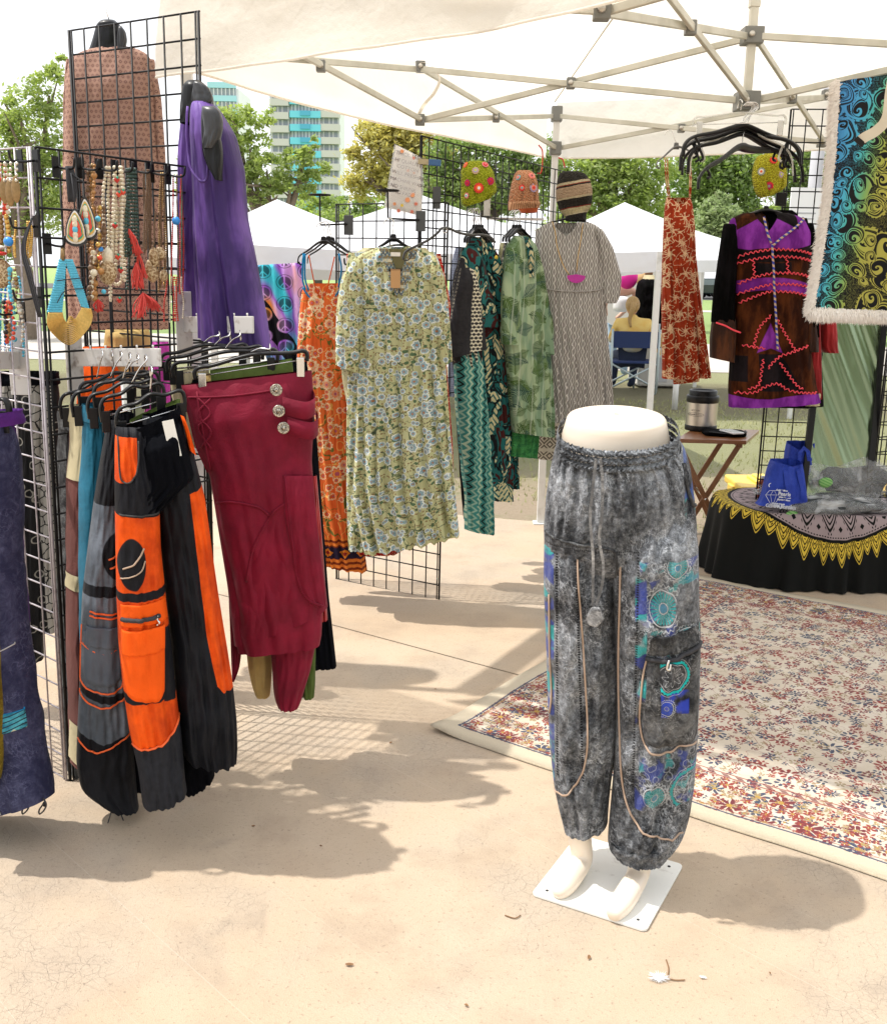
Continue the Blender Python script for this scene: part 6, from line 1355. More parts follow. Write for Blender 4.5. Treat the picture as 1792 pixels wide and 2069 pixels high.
def tassel(parent, pl, x0, y0, x1, y1, spread, n=26, r=.0016, mat=None, seed=1, dn=.035):
    rg = np.random.RandomState(seed); b = MB()
    for i in range(n):
        e = x1+rg.normal(0, spread); b.tube(smooth_path([pl.px(x0, y0, dn), pl.px((x0+e)/2+rg.normal(0, spread*.4), (y0+y1)/2, dn+rg.normal(0, .008)), pl.px(e, y1+rg.normal(0, spread*.5), dn+rg.normal(0, .006))], 3), r, 4)
    b.build('tassel', mat or M['coral_thread'], parent)
tassel(n_, pJ, 243, 462, 262, 512, 4, seed=1); tassel(n_, pJ, 262, 508, 276, 560, 3, 12, seed=2); tassel(n_, pJ, 258, 530, 264, 580, 5, seed=3); tassel(n_, pJ, 272, 590, 262, 640, 6, seed=4); tassel(n_, pJ, 274, 592, 296, 626, 7, 34, seed=5)
n_ = neck('brown braided necklaces with carved bone pendants', pJ, 290, 350, 'pendant_necklace'); strands(n_, pJ, 282, 304, 344, 510, 5, .0035, ['brown'], 7, step=.005); strands(n_, pJ, 296, 318, 430, 520, 2, .0035, ['brown'], 8, step=.005)
M['carved'] = material('carved_bone', lambda: mixc(band(noise(objc(), 90.0, 2.0), .5, .05, .02), mixc(noise(objc(), 30.0, 3.0), (.16, .085, .03), (.34, .21, .09)), (.55, .42, .25)), .4, bump=lambda: noise(objc(), 90.0, 2.0), bstr=.8)
for px, py, rx, rz in ((294, 520, .020, .030), (291, 552, .022, .026), (306, 512, .022, .020), (314, 556, .016, .018), (284, 545, .014, .03)):
    b = MB(); b.sphere(pJ.px(px, py, .035), 1.0, 14, 8, (rx*.8, rx*.6, rz)); b.build('pendant', M['carved'], n_)
n_ = neck('bronze and olive glass bead necklaces hanging long', pJ, 326, 352); strands(n_, pJ, 316, 338, 350, 590, 7, .0032, ['bronze', 'brown', 'gold'], 9)
n_ = neck('thin red and green bead necklaces at the right end of the grid', pJ, 356, 356); strands(n_, pJ, 351, 364, 354, 600, 5, .003, ['red', 'red', 'green', 'bronze'], 10); strands(n_, pJ, 336, 362, 560, 650, 6, .003, ['red', 'cream', 'coral'], 11)
n_ = neck('tangled amber chip and shell necklaces with a small red tassel', pJ, 188, 340); rg = np.random.RandomState(12)
strands(n_, pJ, 178, 190, 334, 520, 4, .0045, ['amber', 'brown', 'bronze'], 12, jit=.35); strands(n_, pJ, 184, 206, 420, 545, 4, .005, ['amber', 'gold', 'brown'], 13, jit=.4); strands(n_, pJ, 172, 188, 510, 606, 4, .006, ['brown', 'cream', 'amber'], 14, jit=.4)
for px, py, c_, r0 in ((178, 442, 'turquoise', .008), (178, 466, 'silver', .008), (179, 494, 'gold', .008), (184, 503, 'blue', .007), (182, 520, 'coral', .007), (190, 588, 'turquoise', .007), (170, 550, 'cream', .010), (184, 547, 'amber', .010)):
    b = MB(); b.sphere(pJ.px(px, py, .04), r0, 9, 6); b.build('accent_bead', BM[c_], n_)
b = MB(); b.sphere(pJ.px(202, 550, .03), 1.0, 12, 8, (.026, .018, .034)); b.build('pendant', M['carved'], n_); b = MB(); b.sphere(pJ.px(203, 518, .03), 1.0, 12, 8, (.016, .012, .026)); b.build('shell', BM['cream'], n_)
tassel(n_, pJ, 181, 604, 182, 628, 3, 16, seed=15, mat=M['red_cord'])
# beaded leaf earrings
cU = np.array([math.cos(R(12)), math.sin(R(12)), 0]); cN = np.array([math.sin(R(12)), -math.cos(R(12)), 0])
def leaf_earring(lb, cx_, y0, y1, half, lean):
    r_ = empty('leaf_earring', pJ.px(cx_, y0, .04), lb, 'earring', JG)
    def outline(k, n=22):
        o = []
        for i in range(n):
            t = i/n*2*math.pi; v = (1-math.cos(t))/2; w = math.sin(t)*(.35+.9*v)*(1-v*.25 if v < .8 else 1)
            o.append((w*k, v))
        return o
    p_top = pJ.px(cx_, y0, .045); p_bot = pJ.px(cx_+lean, y1, .045); W = p_bot-p_top; L = np.linalg.norm(W); hw = half*.0021
    for j, (k, m_) in enumerate(((1.0, 'black'), (.86, 'white'), (.76, 'gold'), (.66, 'green'), (.56, 'coral'))):
        b = MB(); b.prism([(u*hw, .5+(v-.5)*k) for u, v in outline(k)], p_top+cN*j*.0022, cU, W, cN, .004); b.build('bead_row', BM[m_], r_, False)
    for v in (.3, .42, .56, .7, .8):
        b = MB(); b.sphere(p_top+W*v+cN*.012, 1.0, 8, 5, (.0075, .005, .011)); b.build('shell', BM['cream'] if v != .56 else BM['turquoise'], r_)
    b = MB(); b.tube([p_top, p_top+[0, 0, .035], pJ.px(128, 350, .03)], .0022, 6); b.build('cord', M['ink'], r_)
leaf_earring('nearer beaded leaf earring, orange with cowrie shells', 128, 420, 498, 17, 4); leaf_earring('beaded leaf earring behind, hanging higher to the right', 148, 396, 486, 15, 8)
for i in range(3):
    pass
b = MB()
for i in range(9): b.tube(smooth_path([pJ.px(124+i*1.4, 336, .02), pJ.px(121+i*2.2, 370, .03), pJ.px(124+i*1.5, 408, .03)], 4), .0028, 5)
tag(b.build('black_leather_strings', M['ink'], None), 'bunch of black cords hanging above the leaf earrings', 'cords')
# turquoise and gold collar
tc_ = neck('wide turquoise bead collar ending in gold tube rows', pJ, 120, 520, 'collar_necklace'); rg = np.random.RandomState(4)
for sd, (xt0, xt1, xb0, xb1) in enumerate(((106, 116, 80, 106), (118, 132, 148, 164))):
    for i in range(9 if sd == 0 else 8):
        f = i/8; b = MB(); xt = xt0+(xt1-xt0)*f; xb = xb0+(xb1-xb0)*f; strand_mb(b, [pJ.px(xt, 526, .03), pJ.px((xt*.45+xb*.55), 580, .035), pJ.px(xb, 628-(f*0 if sd == 0 else (1-f)*12), .035)], .0042, .0062); b.build('strand', BM['turquoise'], tc_)
for i in range(15):
    f = i/14; xl, xr = 77+f*32, 167-f*26; yb = 694-f*56; dn = .038
    P = smooth_path([pJ.px(80+f*26, 630, dn), pJ.px(xl, 648-f*5, dn), pJ.px(xl+10-f*2, 670-f*18, dn), pJ.px(122, yb, dn), pJ.px(xr-10+f*2, 664-f*20, dn), pJ.px(xr, 640-f*8, dn), pJ.px(164-f*16, 622-f*2, dn)], 6)
    b = MB(); b.tube(P, .0022, 6); b.build('tube_row', BM['gold'], tc_)
for y in (566, 588): b = MB(); b.tube(smooth_path([pJ.px(93, y+(y-566), .045), pJ.px(110, y-2, .045), pJ.px(148, y-6, .045)], 3), .0014, 5); b.build('binding_thread', M['ink'], tc_)
b = MB(); b.tube([pJ.px(112, 500, .03), pJ.px(111, 526, .03)], .006, 6); b.build('clasp', BM['bronze'], tc_)
# things on the pale left grid
for px, py, lb in ((20, 322, 'upper black hook at the far left of the pale grid'), (52, 322, 'black hook holding the brass spoon earrings'), (54, 456, 'black hook holding the gold tassel earrings'), (60, 600, 'lower black hook on the pale grid'), (26, 630, 'lowest black hook on the pale grid')): grid_hook(lb, p0_, px, py)
n_ = neck('coral and cream bead strings at the left edge', p0_, 14, 330); strands(n_, p0_, 2, 24, 332, 434, 5, .006, ['coral', 'cream', 'coral'], 20, depth=.02)
for i in range(14): b = MB(); b.sphere(p0_.px(3+(i*7) % 22, 345+i*6.5, .035), .0075, 8, 5); b.build('accent_bead', BM['coral'], n_)
n_ = neck('brass spoon shaped earrings hanging from silver rings', p0_, 44, 330, 'spoon_earrings', 'earrings')
for i, (px, h) in enumerate(((30, 0), (42, 6), (54, -2))):
    b = MB(); strand_mb(b, [p0_.px(px+2, 332, .03), p0_.px(px+1, 366, .03)], .005); b.build('strand', BM['silver'], n_); b = MB(); b.sphere(p0_.px(px, 386+h, .03), 1.0, 12, 8, (.012, .004, .034)); b.build('drop', BM['bronze'], n_)
n_ = neck('golden tube beads with striped discs and a carved wooden medallion', p0_, 14, 450); strands(n_, p0_, 2, 26, 438, 510, 3, .008, ['gold', 'bronze'], 22, step=.010)
for px, py, c_ in ((10, 502, 'red'), (22, 500, 'white'), (12, 512, 'cream'), (26, 512, 'red'), (8, 522, 'gold')):
    b = MB(); b.sphere(p0_.px(px, py, .035), 1.0, 10, 6, (.018, .018, .006)); b.build('disc', BM[c_], n_)
b = MB(); b.sphere(p0_.px(20, 552, .03), 1.0, 18, 10, (.036, .010, .040)); b.build('medallion', M['carved'], n_)
n_ = neck('gold tassel chain earrings beside the blue bead', p0_, 50, 450, 'tassel_earrings', 'earrings'); strands(n_, p0_, 42, 60, 448, 522, 6, .0034, ['gold'], 24, step=.005)
b = MB(); b.sphere(p0_.px(57, 489, .055), .0125, 16, 10); tag(b.build('blue_bead', BM['blue'], None), 'round bright blue bead at the near grid post', 'bead', JG)
b = MB(); b.sphere(pU.px(396, 450, .13), .012, 14, 9); tag(b.build('blue_bead', BM['blue'], None), 'small blue bead at the edge of the purple tunic', 'bead', JG)
n_ = neck('cluster of coral, silver and glass earrings low on the pale grid', p0_, 24, 620, 'cluster_earrings', 'earrings'); strands(n_, p0_, 0, 40, 610, 690, 9, .006, ['coral', 'silver', 'green', 'coral', 'amber', 'black', 'turquoise'], 25, jit=.3)
strands(n_, p0_, 34, 44, 545, 612, 3, .005, ['silver', 'turquoise', 'bronze'], 26, jit=.3)
n_ = neck('turquoise bead strings hanging behind the pale grid', p0_, 12, 600); strands(n_, p0_.moved(-.06), 0, 50, 560, 720, 7, .0045, ['turquoise', 'blue'], 27)
b = MB()
for i in range(3): b.tube(smooth_path([p0_.px(72, 440, .01), p0_.px(66+i*3, 500, .03), p0_.px(78+i*4, 560, .03), p0_.px(92+i*3, 640, .02)], 5), .0028, 5)
tag(b.build('black_leather_strings', M['ink'], None), 'loose black cords draped over the near grid post', 'cords')
# ------------------------------------------------------------------ hats, sign and stands on the middle grids
def hat_stand(lb, px, ytop, ybot, xplate, yplate, Y):
    pl = Plane(px, Y, 3); r_ = empty('hat_stand', pl.px(px, ybot), lb, 'hat stand', 'hat display stands on the middle grid')
    b = MB(); b.tube([pl.px(xplate, yplate), pl.px(px+2, ybot), pl.px(px, ybot-3), pl.px(px-1, ytop)], .004, 8); b.build('rod', M['black_wire'], r_)
    c_ = pl.px(px-1, ytop); ring = [c_+np.array([.047*math.cos(t), .047*math.sin(t), 0]) for t in np.linspace(0, 2*math.pi, 26)]
    b = MB(); b.tube(ring, .0032, 6, cap=False); b.tube([ring[0], ring[13]], .003, 6); b.tube([ring[6], ring[19]], .003, 6); b.build('ring', M['black_wire'], r_)
    b = MB(); b.box(pl.px(xplate+2, yplate+2, -.01), (.042, .006, .085)); b.build('plate', material('plate_grey', (.06, .065, .07), .5) if 'plate_grey' not in bpy.data.materials else bpy.data.materials['plate_grey'], r_, False, bevel=.002)
hat_stand('left hat stand with an empty ring above the orange dress', 647, 393, 454, 702, 452, 4.66); hat_stand('right hat stand with an empty ring above the kaftan', 784, 384, 441, 848, 444, 4.5)
b = MB(); b.box(at(882, 399, 4.75), (.036, .008, .095)); tag(b.build('metal_plate', bpy.data.materials['plate_grey'], None, False), 'small dark grid plate left of the lime crochet hat', 'plate')
b = MB(); b.box(at(984, 415, 5.2), (.032, .008, .095)); b.box(at(1060, 430, 5.5)+np.array([-.05, 0, -.03]), (.30, .02, .012)); tag(b.build('white_faceout_rack', M['bracket_white'], None, False), 'white arm plate between the lime and peach hats', 'display arm')
# handwritten sign in a plastic sleeve
pSg = Plane(820, 4.6, 4); sg = empty('paper_sign', pSg.px(818, 360), 'handwritten cream paper sign in a plastic sleeve pegged to the grid', 'sign')
M['paper'] = material('cream_paper', (.80, .74, .66), .8, trans=.25, trc=(.85, .78, .7)); M['sleeve'] = material('plastic_sleeve', (.85, .88, .92), .12, alpha=.28)
sheet('paper', M['paper'], pSg, [(800, 292, 848, 318), (790, 356, 851, 376), (778, 418, 852, 436)], sg, 10, 10, lambda u, v: .012*math.sin(u*3)+.006*math.sin(v*4), .0008)
sheet('plastic_sleeve', M['sleeve'], pSg.moved(.012), [(797, 290, 852, 318), (786, 356, 857, 372), (775, 420, 850, 440)], sg, 10, 10, lambda u, v: .012*math.sin(u*3)+.006*math.sin(v*4), .0008)
def sgt(s, x, y, size, dx=1.0, dy=.27, mat=None):
    O = pSg.px(x, y, .0235); U = pSg.px(x+20, y+20*dy)-pSg.px(x, y); W = pSg.px(x+3, y-12)-pSg.px(x, y); text_part('lettering', s, mat or M['ink_grey'], sg, O, U, W, size, align='LEFT')
M['ink_grey'] = material('faded_marker', (.12, .09, .10), .9); M['sign_orange'] = material('orange_marker', (.75, .30, .14), .9); M['sign_red'] = material('red_marker', (.62, .18, .12), .9)
for s, x, y, z in (('THICK TREND', 799, 311, .021), ('HI QUALITY', 797, 325, .022), ('COTTON', 801, 338, .022), ('WILL PRESHRINK', 791, 349, .022), ('MACHINE WASHABLE', 788, 362, .020), ('NO SHRINK', 788, 376, .021), ('NO FADE', 794, 389, .021)): sgt(s, x, y, z)
for x, y, r0, m_ in ((812, 306, .010, 'sign_orange'), (835, 320, .009, 'sign_red'), (824, 345, .008, 'sign_orange'), (836, 350, .007, 'sign_orange'), (833, 394, .013, 'sign_orange'), (823, 404, .014, 'sign_orange'), (840, 412, .010, 'sign_red'), (797, 412, .009, 'sign_orange'), (812, 415, .008, 'yellow_trim'), (805, 426, .011, 'sign_red'), (832, 428, .010, 'sign_red')):
    pts = [(r0*(.75+.25*math.cos(k*math.pi/16*12))*math.cos(k*math.pi/16), r0*(.75+.25*math.cos(k*math.pi/16*12))*math.sin(k*math.pi/16)) for k in range(32)]
    b = MB(); b.prism(pts, pSg.px(x, y, .024), pSg.u, (0, 0, 1), pSg.n, .001); b.build('flower_drawing', M[m_], sg, False)
b = MB(); b.bar(at(845, 325, 4.57), at(890, 329, 4.57), .010, .022); pg = b.build('peg', material('peg_wood', (.38, .32, .20), .7), None, False); tag(pg, 'wooden peg with blue grip clipping the paper sign', 'peg')
b = MB(); b.bar(at(866, 327, 4.565), at(891, 329, 4.565), .013, .026); b.build('grip', material('peg_blue', (.03, .10, .25), .5), pg, False, bevel=.003)
# crochet hats
def crochet(base, dk):
    def f():
        u = uvm(); x, y, _ = sep(u); e = vor(vec(x*1.2+noise(u, 30.0)*.01, y), 60.0, 'DISTANCE_TO_EDGE'); d = X(e.outputs['Distance']); m = ss(.05, .2, d)
        return mixc(m, base, dk), (1.0-m)*4.0+noise(u, 300.0)
    return f
M['lime_knit'] = cloth('lime_crochet', crochet(lin('#C3CC2E', .85), lin('#98A418', .75)), bstr=1.0, bdist=.004); M['peach_knit'] = cloth('peach_crochet', crochet(lin('#F2B58C', .85), lin('#D08C64', .8)), bstr=1.0, bdist=.004); M['yellow_knit'] = cloth('yellow_crochet', crochet(lin('#DDD93A', .85), lin('#B8B028', .75)), bstr=1.0, bdist=.004)
M['orange_lining'] = material('orange_lining', (.70, .16, .06), .8)
def flower_part(parent, S_, px, py, r, cols, n=12, off=.004):
    c_ = S_.px(px, py, off); e1 = S_.px(px+3, py, off)-S_.px(px-3, py, off); e1 /= np.linalg.norm(e1); e2 = S_.px(px, py-3, off)-S_.px(px, py+3, off); e2 = e2-e1*np.dot(e1, e2); e2 /= np.linalg.norm(e2); N = np.cross(e1, e2); N = N if np.dot(N, S_.plane.n) > 0 else -N
    rt = None
    for j, (k, m_) in enumerate(zip((1.0, .62, .3), cols)):
        pts = [(r*k*(1-(.16 if j == 0 else .08)*(i % 2))*math.cos(i*math.pi/n), r*k*(1-(.16 if j == 0 else .08)*(i % 2))*math.sin(i*math.pi/n)) for i in range(2*n)]
        b = MB(); b.prism(pts, c_+N*.002*j, e1, e2, N, .003); o = b.build('flower' if j == 0 else 'flower_ring', BM_[m_], parent if rt is None else rt, False); rt = rt or o
BM_ = {k: material('yarn_'+k, c_, .9) for k, c_ in dict(red=(.62, .03, .03), orange=(.80, .14, .03), magenta=(.45, .02, .13), white=(.75, .74, .68), teal=(.12, .45, .55), lilac=(.42, .34, .52), pink=(.75, .22, .25), brown=(.22, .09, .04), grey=(.30, .34, .30), lime=(.5, .55, .08), coral=(.80, .25, .17), tan=(.50, .36, .20)).items()}
pH = Plane(965, 4.88, 8); h1 = empty('crochet_hat', pH.px(966, 400), 'lime green crochet hat with red and orange flowers', 'hat', 'crochet and knit hats on the grids')
S_ = loft('crown', M['lime_knit'], pH, [(325, 948, 974), (328, 938, 984), (345, 931, 995), (370, 932, 1000), (931, 395, 1003, 380), (934, 412, 1002, 388), (942, 417, 988, 402)], .075, h1, ny=44, na=60, wr=.003, top=.35)
for px, py, r0, cc in ((978, 402, .026, 0),): pass
for px, py, r0, cc in ((961, 382, .024, ('red', 'orange', 'white')), (940, 371, .016, ('magenta', 'red', 'magenta')), (985, 368, .018, ('magenta', 'red', 'magenta')), (955, 347, .018, ('tan', 'lilac', 'lime')), (938, 334, .015, ('orange', 'coral', 'orange')), (976, 334, .016, ('pink', 'red', 'pink')), (939, 396, .013, ('pink', 'white', 'teal'))): flower_part(h1, S_, px, py, r0, cc)
pH2 = Plane(1057, 5.25, 8); h2 = empty('crochet_hat', pH2.px(1057, 400), 'peach crochet hat with a ribbed brim and orange lining', 'hat', 'crochet and knit hats on the grids')
S_ = loft('crown', M['peach_knit'], pH2, [(344, 1046, 1070), (350, 1040, 1078), (370, 1034, 1084), (395, 1030, 1087), (412, 1028, 1088)], .08, h2, ny=36, na=56, wr=.002, top=.35)
def p_rib(a, b_):
    def f(): x, y = uv2d(); r = ab(fr(x*110)-.5); return mixc(gt(r, .3), a, b_), r*3
    return f
M['peach_rib'] = cloth('peach_rib', p_rib(lin('#F2B98F', .85), lin('#C98A60', .7)), bstr=1, bdist=.004)
loft('brim', M['peach_rib'], pH2, [(408, 1028, 1089), (416, 1028, 1089), (1029, 424, 1088, 420)], .085, h2, ny=10, na=60, wr=.001, top=0)
loft('lining', M['orange_lining'], pH2.moved(-.02), [(412, 1032, 1086), (422, 1048, 1086), (429, 1052, 1084)], .05, h2, ny=10, na=40, wr=.001, top=0)
for px, py, r0, cc in ((1048, 381, .016, ('red', 'coral', 'teal')), (1071, 381, .022, ('lilac', 'coral', 'red')), (1068, 357, .018, ('coral', 'pink', 'brown')), (1042, 360, .014, ('teal', 'coral', 'pink'))): flower_part(h2, S_, px, py, r0, cc)
pB3 = Plane(1160, 5.05, 0); h3 = empty('striped_beanie', pB3.px(1160, 400), 'slouchy striped knit beanie in black, oatmeal and brown over the grey dress', 'hat', 'crochet and knit hats on the grids')
def p_beanie():
    x, y = zone(); v = objc(); k = (y+(x-1160)*-.0-pw(ab(x-1150)/40.0, 2.0)*-0+(1195-x)*-.18-345)/100.0+.0; f = noise(v, 120.0, 3.0)
    k = k+(noise(v, 16.0, 2.0)-.5)*.04
    c = ramp(k, [(0.0, (.02, .018, .015)), (.14, (.02, .018, .015)), (.15, (.55, .46, .30)), (.20, (.30, .04, .02)), (.215, (.02, .018, .015)), (.25, (.50, .36, .24)), (.44, (.46, .32, .2)), (.46, (.60, .50, .33)), (.50, (.02, .018, .015)), (.66, (.02, .018, .015)), (.67, (.25, .03, .02)), (.69, (.55, .48, .28)), (.80, (.60, .52, .36)), (.82, (.015, .014, .016)), (1.0, (.015, .014, .016))], 'CONSTANT')
    return mixc(f*.5, c, (.02, .015, .01)), f*3
M['beanie'] = cloth('beanie_knit', p_beanie, .95, bstr=1, bdist=.005)
loft('crown', M['beanie'], pB3, [(346, 1136, 1168), (350, 1130, 1182), (365, 1126, 1192), (385, 1123, 1196), (405, 1124, 1196), (420, 1130, 1192), (432, 1138, 1184), (446, 1150, 1184)], .085, h3, ny=50, na=64, wr=.004, top=.3, fold=(.001, .003), freq=6)
pH4 = Plane(1554, 4.85, 0); h4 = empty('crochet_hat', pH4.px(1554, 350), 'bright yellow crochet hat hanging above the patchwork jacket', 'hat', 'crochet and knit hats on the grids')
S_ = loft('crown', M['yellow_knit'], pH4, [(310, 1545, 1570), (314, 1530, 1580), (330, 1523, 1584), (355, 1520, 1588), (375, 1524, 1588), (1530, 392, 1582, 382), (1540, 399, 1560, 394)], .06, h4, ny=44, na=56, wr=.002, top=.3)
for px, py, r0, cc in ((1547, 385-8, .020, ('red', 'magenta', 'grey')), (1531, 348, .018, ('grey', 'white', 'orange')), (1570, 354, .017, ('tan', 'lilac', 'lime')), (1554, 326, .018, ('red', 'orange', 'red'))): flower_part(h4, S_, px, py, r0, cc)
b = MB(); b.box(at(1578, 402, 4.9), (.05, .02, .06)); tag(b.build('grid_clip', M['black_plastic'], None, False, bevel=.003), 'black clip block right of the yellow hat', 'clip')
# loose hanger leaning over the kaftan
pL = Plane(905, 4.18, 0); lh = empty('loose_hanger', pL.px(900, 470), 'empty black plastic hanger tilted over the kaftan shoulder', 'hanger')
pts = [(814, 524), (820, 508), (842, 496), (866, 484), (886, 468), (892, 461), (908, 461), (925, 469), (950, 474), (972, 474), (990, 478), (1001, 490)]
M['dark_grey_pl'] = material('dark_grey_plastic', (.035, .035, .035), .3)
b = MB(); P_ = smooth_path([pL.px(x, y) for x, y in pts], 5); b.tube(P_, .0125, 8, flat=.4); b.build('arm', M['dark_grey_pl'], lh)
b = MB(); b.tube(smooth_path([pL.px(x, y) for x, y in ((816, 526), (826, 524), (832, 514), (826, 508))], 4), .0055, 7, flat=.5); b.tube(smooth_path([pL.px(x, y) for x, y in ((1001, 490), (992, 486), (984, 480))], 4), .005, 7, flat=.5); b.build('end_hook', M['dark_grey_pl'], lh)
b = MB(); b.lathe([(.009, -.006), (.011, 0), (.009, .006), (.007, 0), (.009, -.006)], pL.px(899, 465, .006), 12, rot=np.stack([pL.u, [0, 0, 1.0], pL.n], 1), cap=False); b.build('eyelet', M['chrome'], lh)
# cluster of empty hangers under the centre bracket
pc0 = at(1500, 240, 4.1); hub = p3(cH, HL)
GC_ = 'empty hangers bunched under the canopy centre'
def empty_hanger(lb, deg, dy, half, drop, mat, off=0.0, tilt=0.0, r=.014):
    pl = Plane(1498, 4.1, deg); pl.O = pl.O+np.array([off, off*.5, 0]); r_ = empty('empty_hanger', pl.px(1498, 245+dy), lb, 'hanger', GC_)
    pts = [(-half, drop+tilt), (-half*.97, drop*.62+tilt), (-half*.80, drop*.36+tilt*.8), (-half*.45, drop*.2+tilt*.4), (-half*.14, drop*.0), (0, -4), (half*.14, 0), (half*.45, drop*.2-tilt*.4), (half*.8, drop*.36-tilt*.8), (half*.97, drop*.62-tilt), (half, drop-tilt)]
    P = smooth_path([pl.px(1498+a, 250+dy+c_) for a, c_ in pts], 5); rr = r*(1+.3*np.cos(np.linspace(-1, 1, len(P))*math.pi)); b = MB(); b.tube(P, rr, 9, flat=.5); b.build('arm', mat, r_)
    for s_ in (-1, 1):
        b = MB(); k = -1 if s_ < 0 else 1; b.tube(smooth_path([pl.px(1498+s_*half*.80, 250+dy+drop*.36-k*tilt*.8), pl.px(1498+s_*half*.72, 250+dy+drop*.62-k*tilt*.8), pl.px(1498+s_*half*.78, 250+dy+drop*.70-k*tilt*.8)], 4), .005, 6); b.build('notch', mat, r_)
    tp = np.array([hub[0], hub[1], hub[2]-.01])+np.array([off, 0, 0])*.5; nk = pl.px(1498, 248+dy); b = MB(); b.tube(smooth_path([nk, nk*.6+tp*.4+[.004, 0, 0], tp+[.018, -.05, -.02], tp+[0, -.055, 0], tp+[-.018, -.05, -.015]], 5), .002, 6); b.build('hook', M['chrome'], r_); return r_
bp = M['black_plastic']
empty_hanger('widest black hanger of the bunch under the canopy centre', 6, 8, 122, 74, bp); empty_hanger('black hanger turned a little left in the bunch', 26, 6, 118, 66, bp, .01, tilt=-6); empty_hanger('black hanger turned a little right in the bunch', -22, 12, 120, 82, bp, -.01, tilt=9)
empty_hanger('third wide black hanger deep in the bunch', 14, 24, 108, 84, bp, .02, tilt=-10); empty_hanger('small clear white hanger among the black ones', -5, 10, 104, 94, material('clear_plastic', (.75, .74, .68), .2, alpha=.45), -.02, r=.009); empty_hanger('lowest black hanger tipped down to the left', 48, 50, 88, 60, bp, .0, tilt=22)
empty_hanger('black hanger hanging crooked at the right of the bunch', 12, 14, 124, 92, bp, .03, tilt=-12)
ch_pl = Plane(1498, 4.0, 4); clip_hanger('clear clip hanger on top of the black hanger bunch', ch_pl, 1402, 236, 1588, 232, 1496, 200, mat=material('clear_bar', (.7, .72, .68), .1, alpha=.4), group=GC_, drop=18, rod=2, thick=.009)
# peace sign tapestry on the tent behind
pP = Plane(560, 7.4, 4); tp_ = empty('peace_tapestry', pP.px(560, 600), 'rainbow tie-dye tapestry covered in peace signs behind the purple tunic', 'tapestry')
def p_peace():
    x, y = uv2d(); X1, Y1 = x*6.6+noise(vec(x, y), 3.0)*.0, y*6.6; sx = fr(X1)-.5; sy = fr(Y1+.5*fr(flo(X1)*.5)*2.0)-.5
    r = sq(sx*sx+sy*sy*1.2); w = .055
    ring = band(r, .33, w*.7, .02); ln = lt(ab(sx), w*.6)*lt(r, .33)+lt(ab(ab(sx)-mx(sy*-1.0, 0.0)*.95), w*.6)*lt(r, .33)*lt(sy, 0.02)
    n = noise(vec(x*1.2+y*.8, y*.4-x), 2.6, 2.0, .4, .6)
    rb = ramp(n, [(.25, (.02, .55, .60)), (.38, (.10, .60, .75)), (.46, (.38, .12, .62)), (.55, (.72, .45, .80)), (.64, (.90, .38, .10)), (.75, (.92, .60, .20)), (.85, (.1, .6, .55))])
    bk = mixc(gt(ab(fr(x*1.3+y*.9)-.5), .40), rb, (.008, .008, .012)); bk = mixc(lt(r, .40), bk, mixc(.75, rb, (.01, .01, .02)))
    return mixc(mn(ring+ln, 1.0), bk, rb)
M['peace'] = cloth('peace_print', p_peace, trans=.2)
sheet('cloth', M['peace'], pP, [(505, 536, 612, 530), (508, 620, 612, 620), (530, 700, 612, 710), (540, 730, 612, 740)], tp_, 60, 40, lambda u, v: .04*math.sin(u*14)*v+.02*math.sin(u*31))
# ------------------------------------------------------------------ fringed tapestry clipped to the frame on the right
pT = Plane(1740, 3.85, -12); ft = empty('fringed_tapestry', pT.px(1740, 170), 'blue to lime paisley tapestry with a thick white fringe clipped to the canopy frame', 'tapestry')
def p_paisley():
    x, y = zone(); X1, Y1 = x/1000*1.0, y/1000*1.0; v = vec(X1, Y1)
    wx = X1+(noise(v, 9.0, 2.0)-.5)*.05; wy = Y1+(noise(vec(X1+3, Y1), 9.0, 2.0)-.5)*.05
    g = ss(1650, 1800, x+(y-400)*.26)
    col = ramp(g, [(0.0, (.06, .26, .56)), (.25, (.07, .38, .58)), (.45, (.08, .42, .40)), (.65, (.18, .38, .14)), (.85, (.36, .40, .08)), (1.0, (.42, .40, .09))])
    blk = (.008, .009, .011)
    sc_ = noise(vec(X1, Y1), 150.0, 2.0, .6, 1.2); fine = band(sc_, .5, .035, .02)*.55
    c = mixc(fine, blk, mixc(.5, col, blk))
    for s, sd, tw in ((12.5, 0.0, 6.0), (19.0, 3.3, -5.0), (31.0, 7.7, 5.0)):
        n = vor(vec(wx*s+sd, wy*s+sd), 1.0, rnd=.85); px_, py_, _ = sep(X(n.outputs['Position'])); dx, dy = wx*s+sd-px_, wy*s+sd-py_; cr, cg, cb = sep(X(n.outputs['Color']))
        r = sq(dx*dx+dy*dy); th = at2(dy, dx)+cr*6.28; lr = mth('LOGARITHM', r+.02, 2.718)
        tear = .40+.15*cos(th); q = r/tear
        sp = fr(th/6.2832+lr*.55*(1 if tw > 0 else -1)); spiral = inside(sp, .0, .42, .03)*lt(q, .78)
        bands = gt(fr(q*6.5), .5)*gt(q, .55)*lt(q, 1.0)*gt(cb, .4); dots = lt(ab(fr(th*3.2)-.5), .28)*band(q, 1.06, .04, .02)
        on = gt(cg, .18 if s < 20 else .45)
        c = mixc(lt(q, 1.0)*on, c, blk); c = mixc(mx(spiral, bands)*on*lt(q, 1.0), c, col); c = mixc(band(q, .97, .05, .02)*on, c, col); c = mixc(dots*on, c, col)
        c = mixc(band(q, .88, .03, .015)*on, c, blk)
    return c
M['paisley'] = cloth('paisley_print', p_paisley, .7, sheen=.05, bump=lambda: noise(objc(), 9.0, 3.0)*3+noise(objc(), 500.0, 1.0)*.3, bstr=.35)
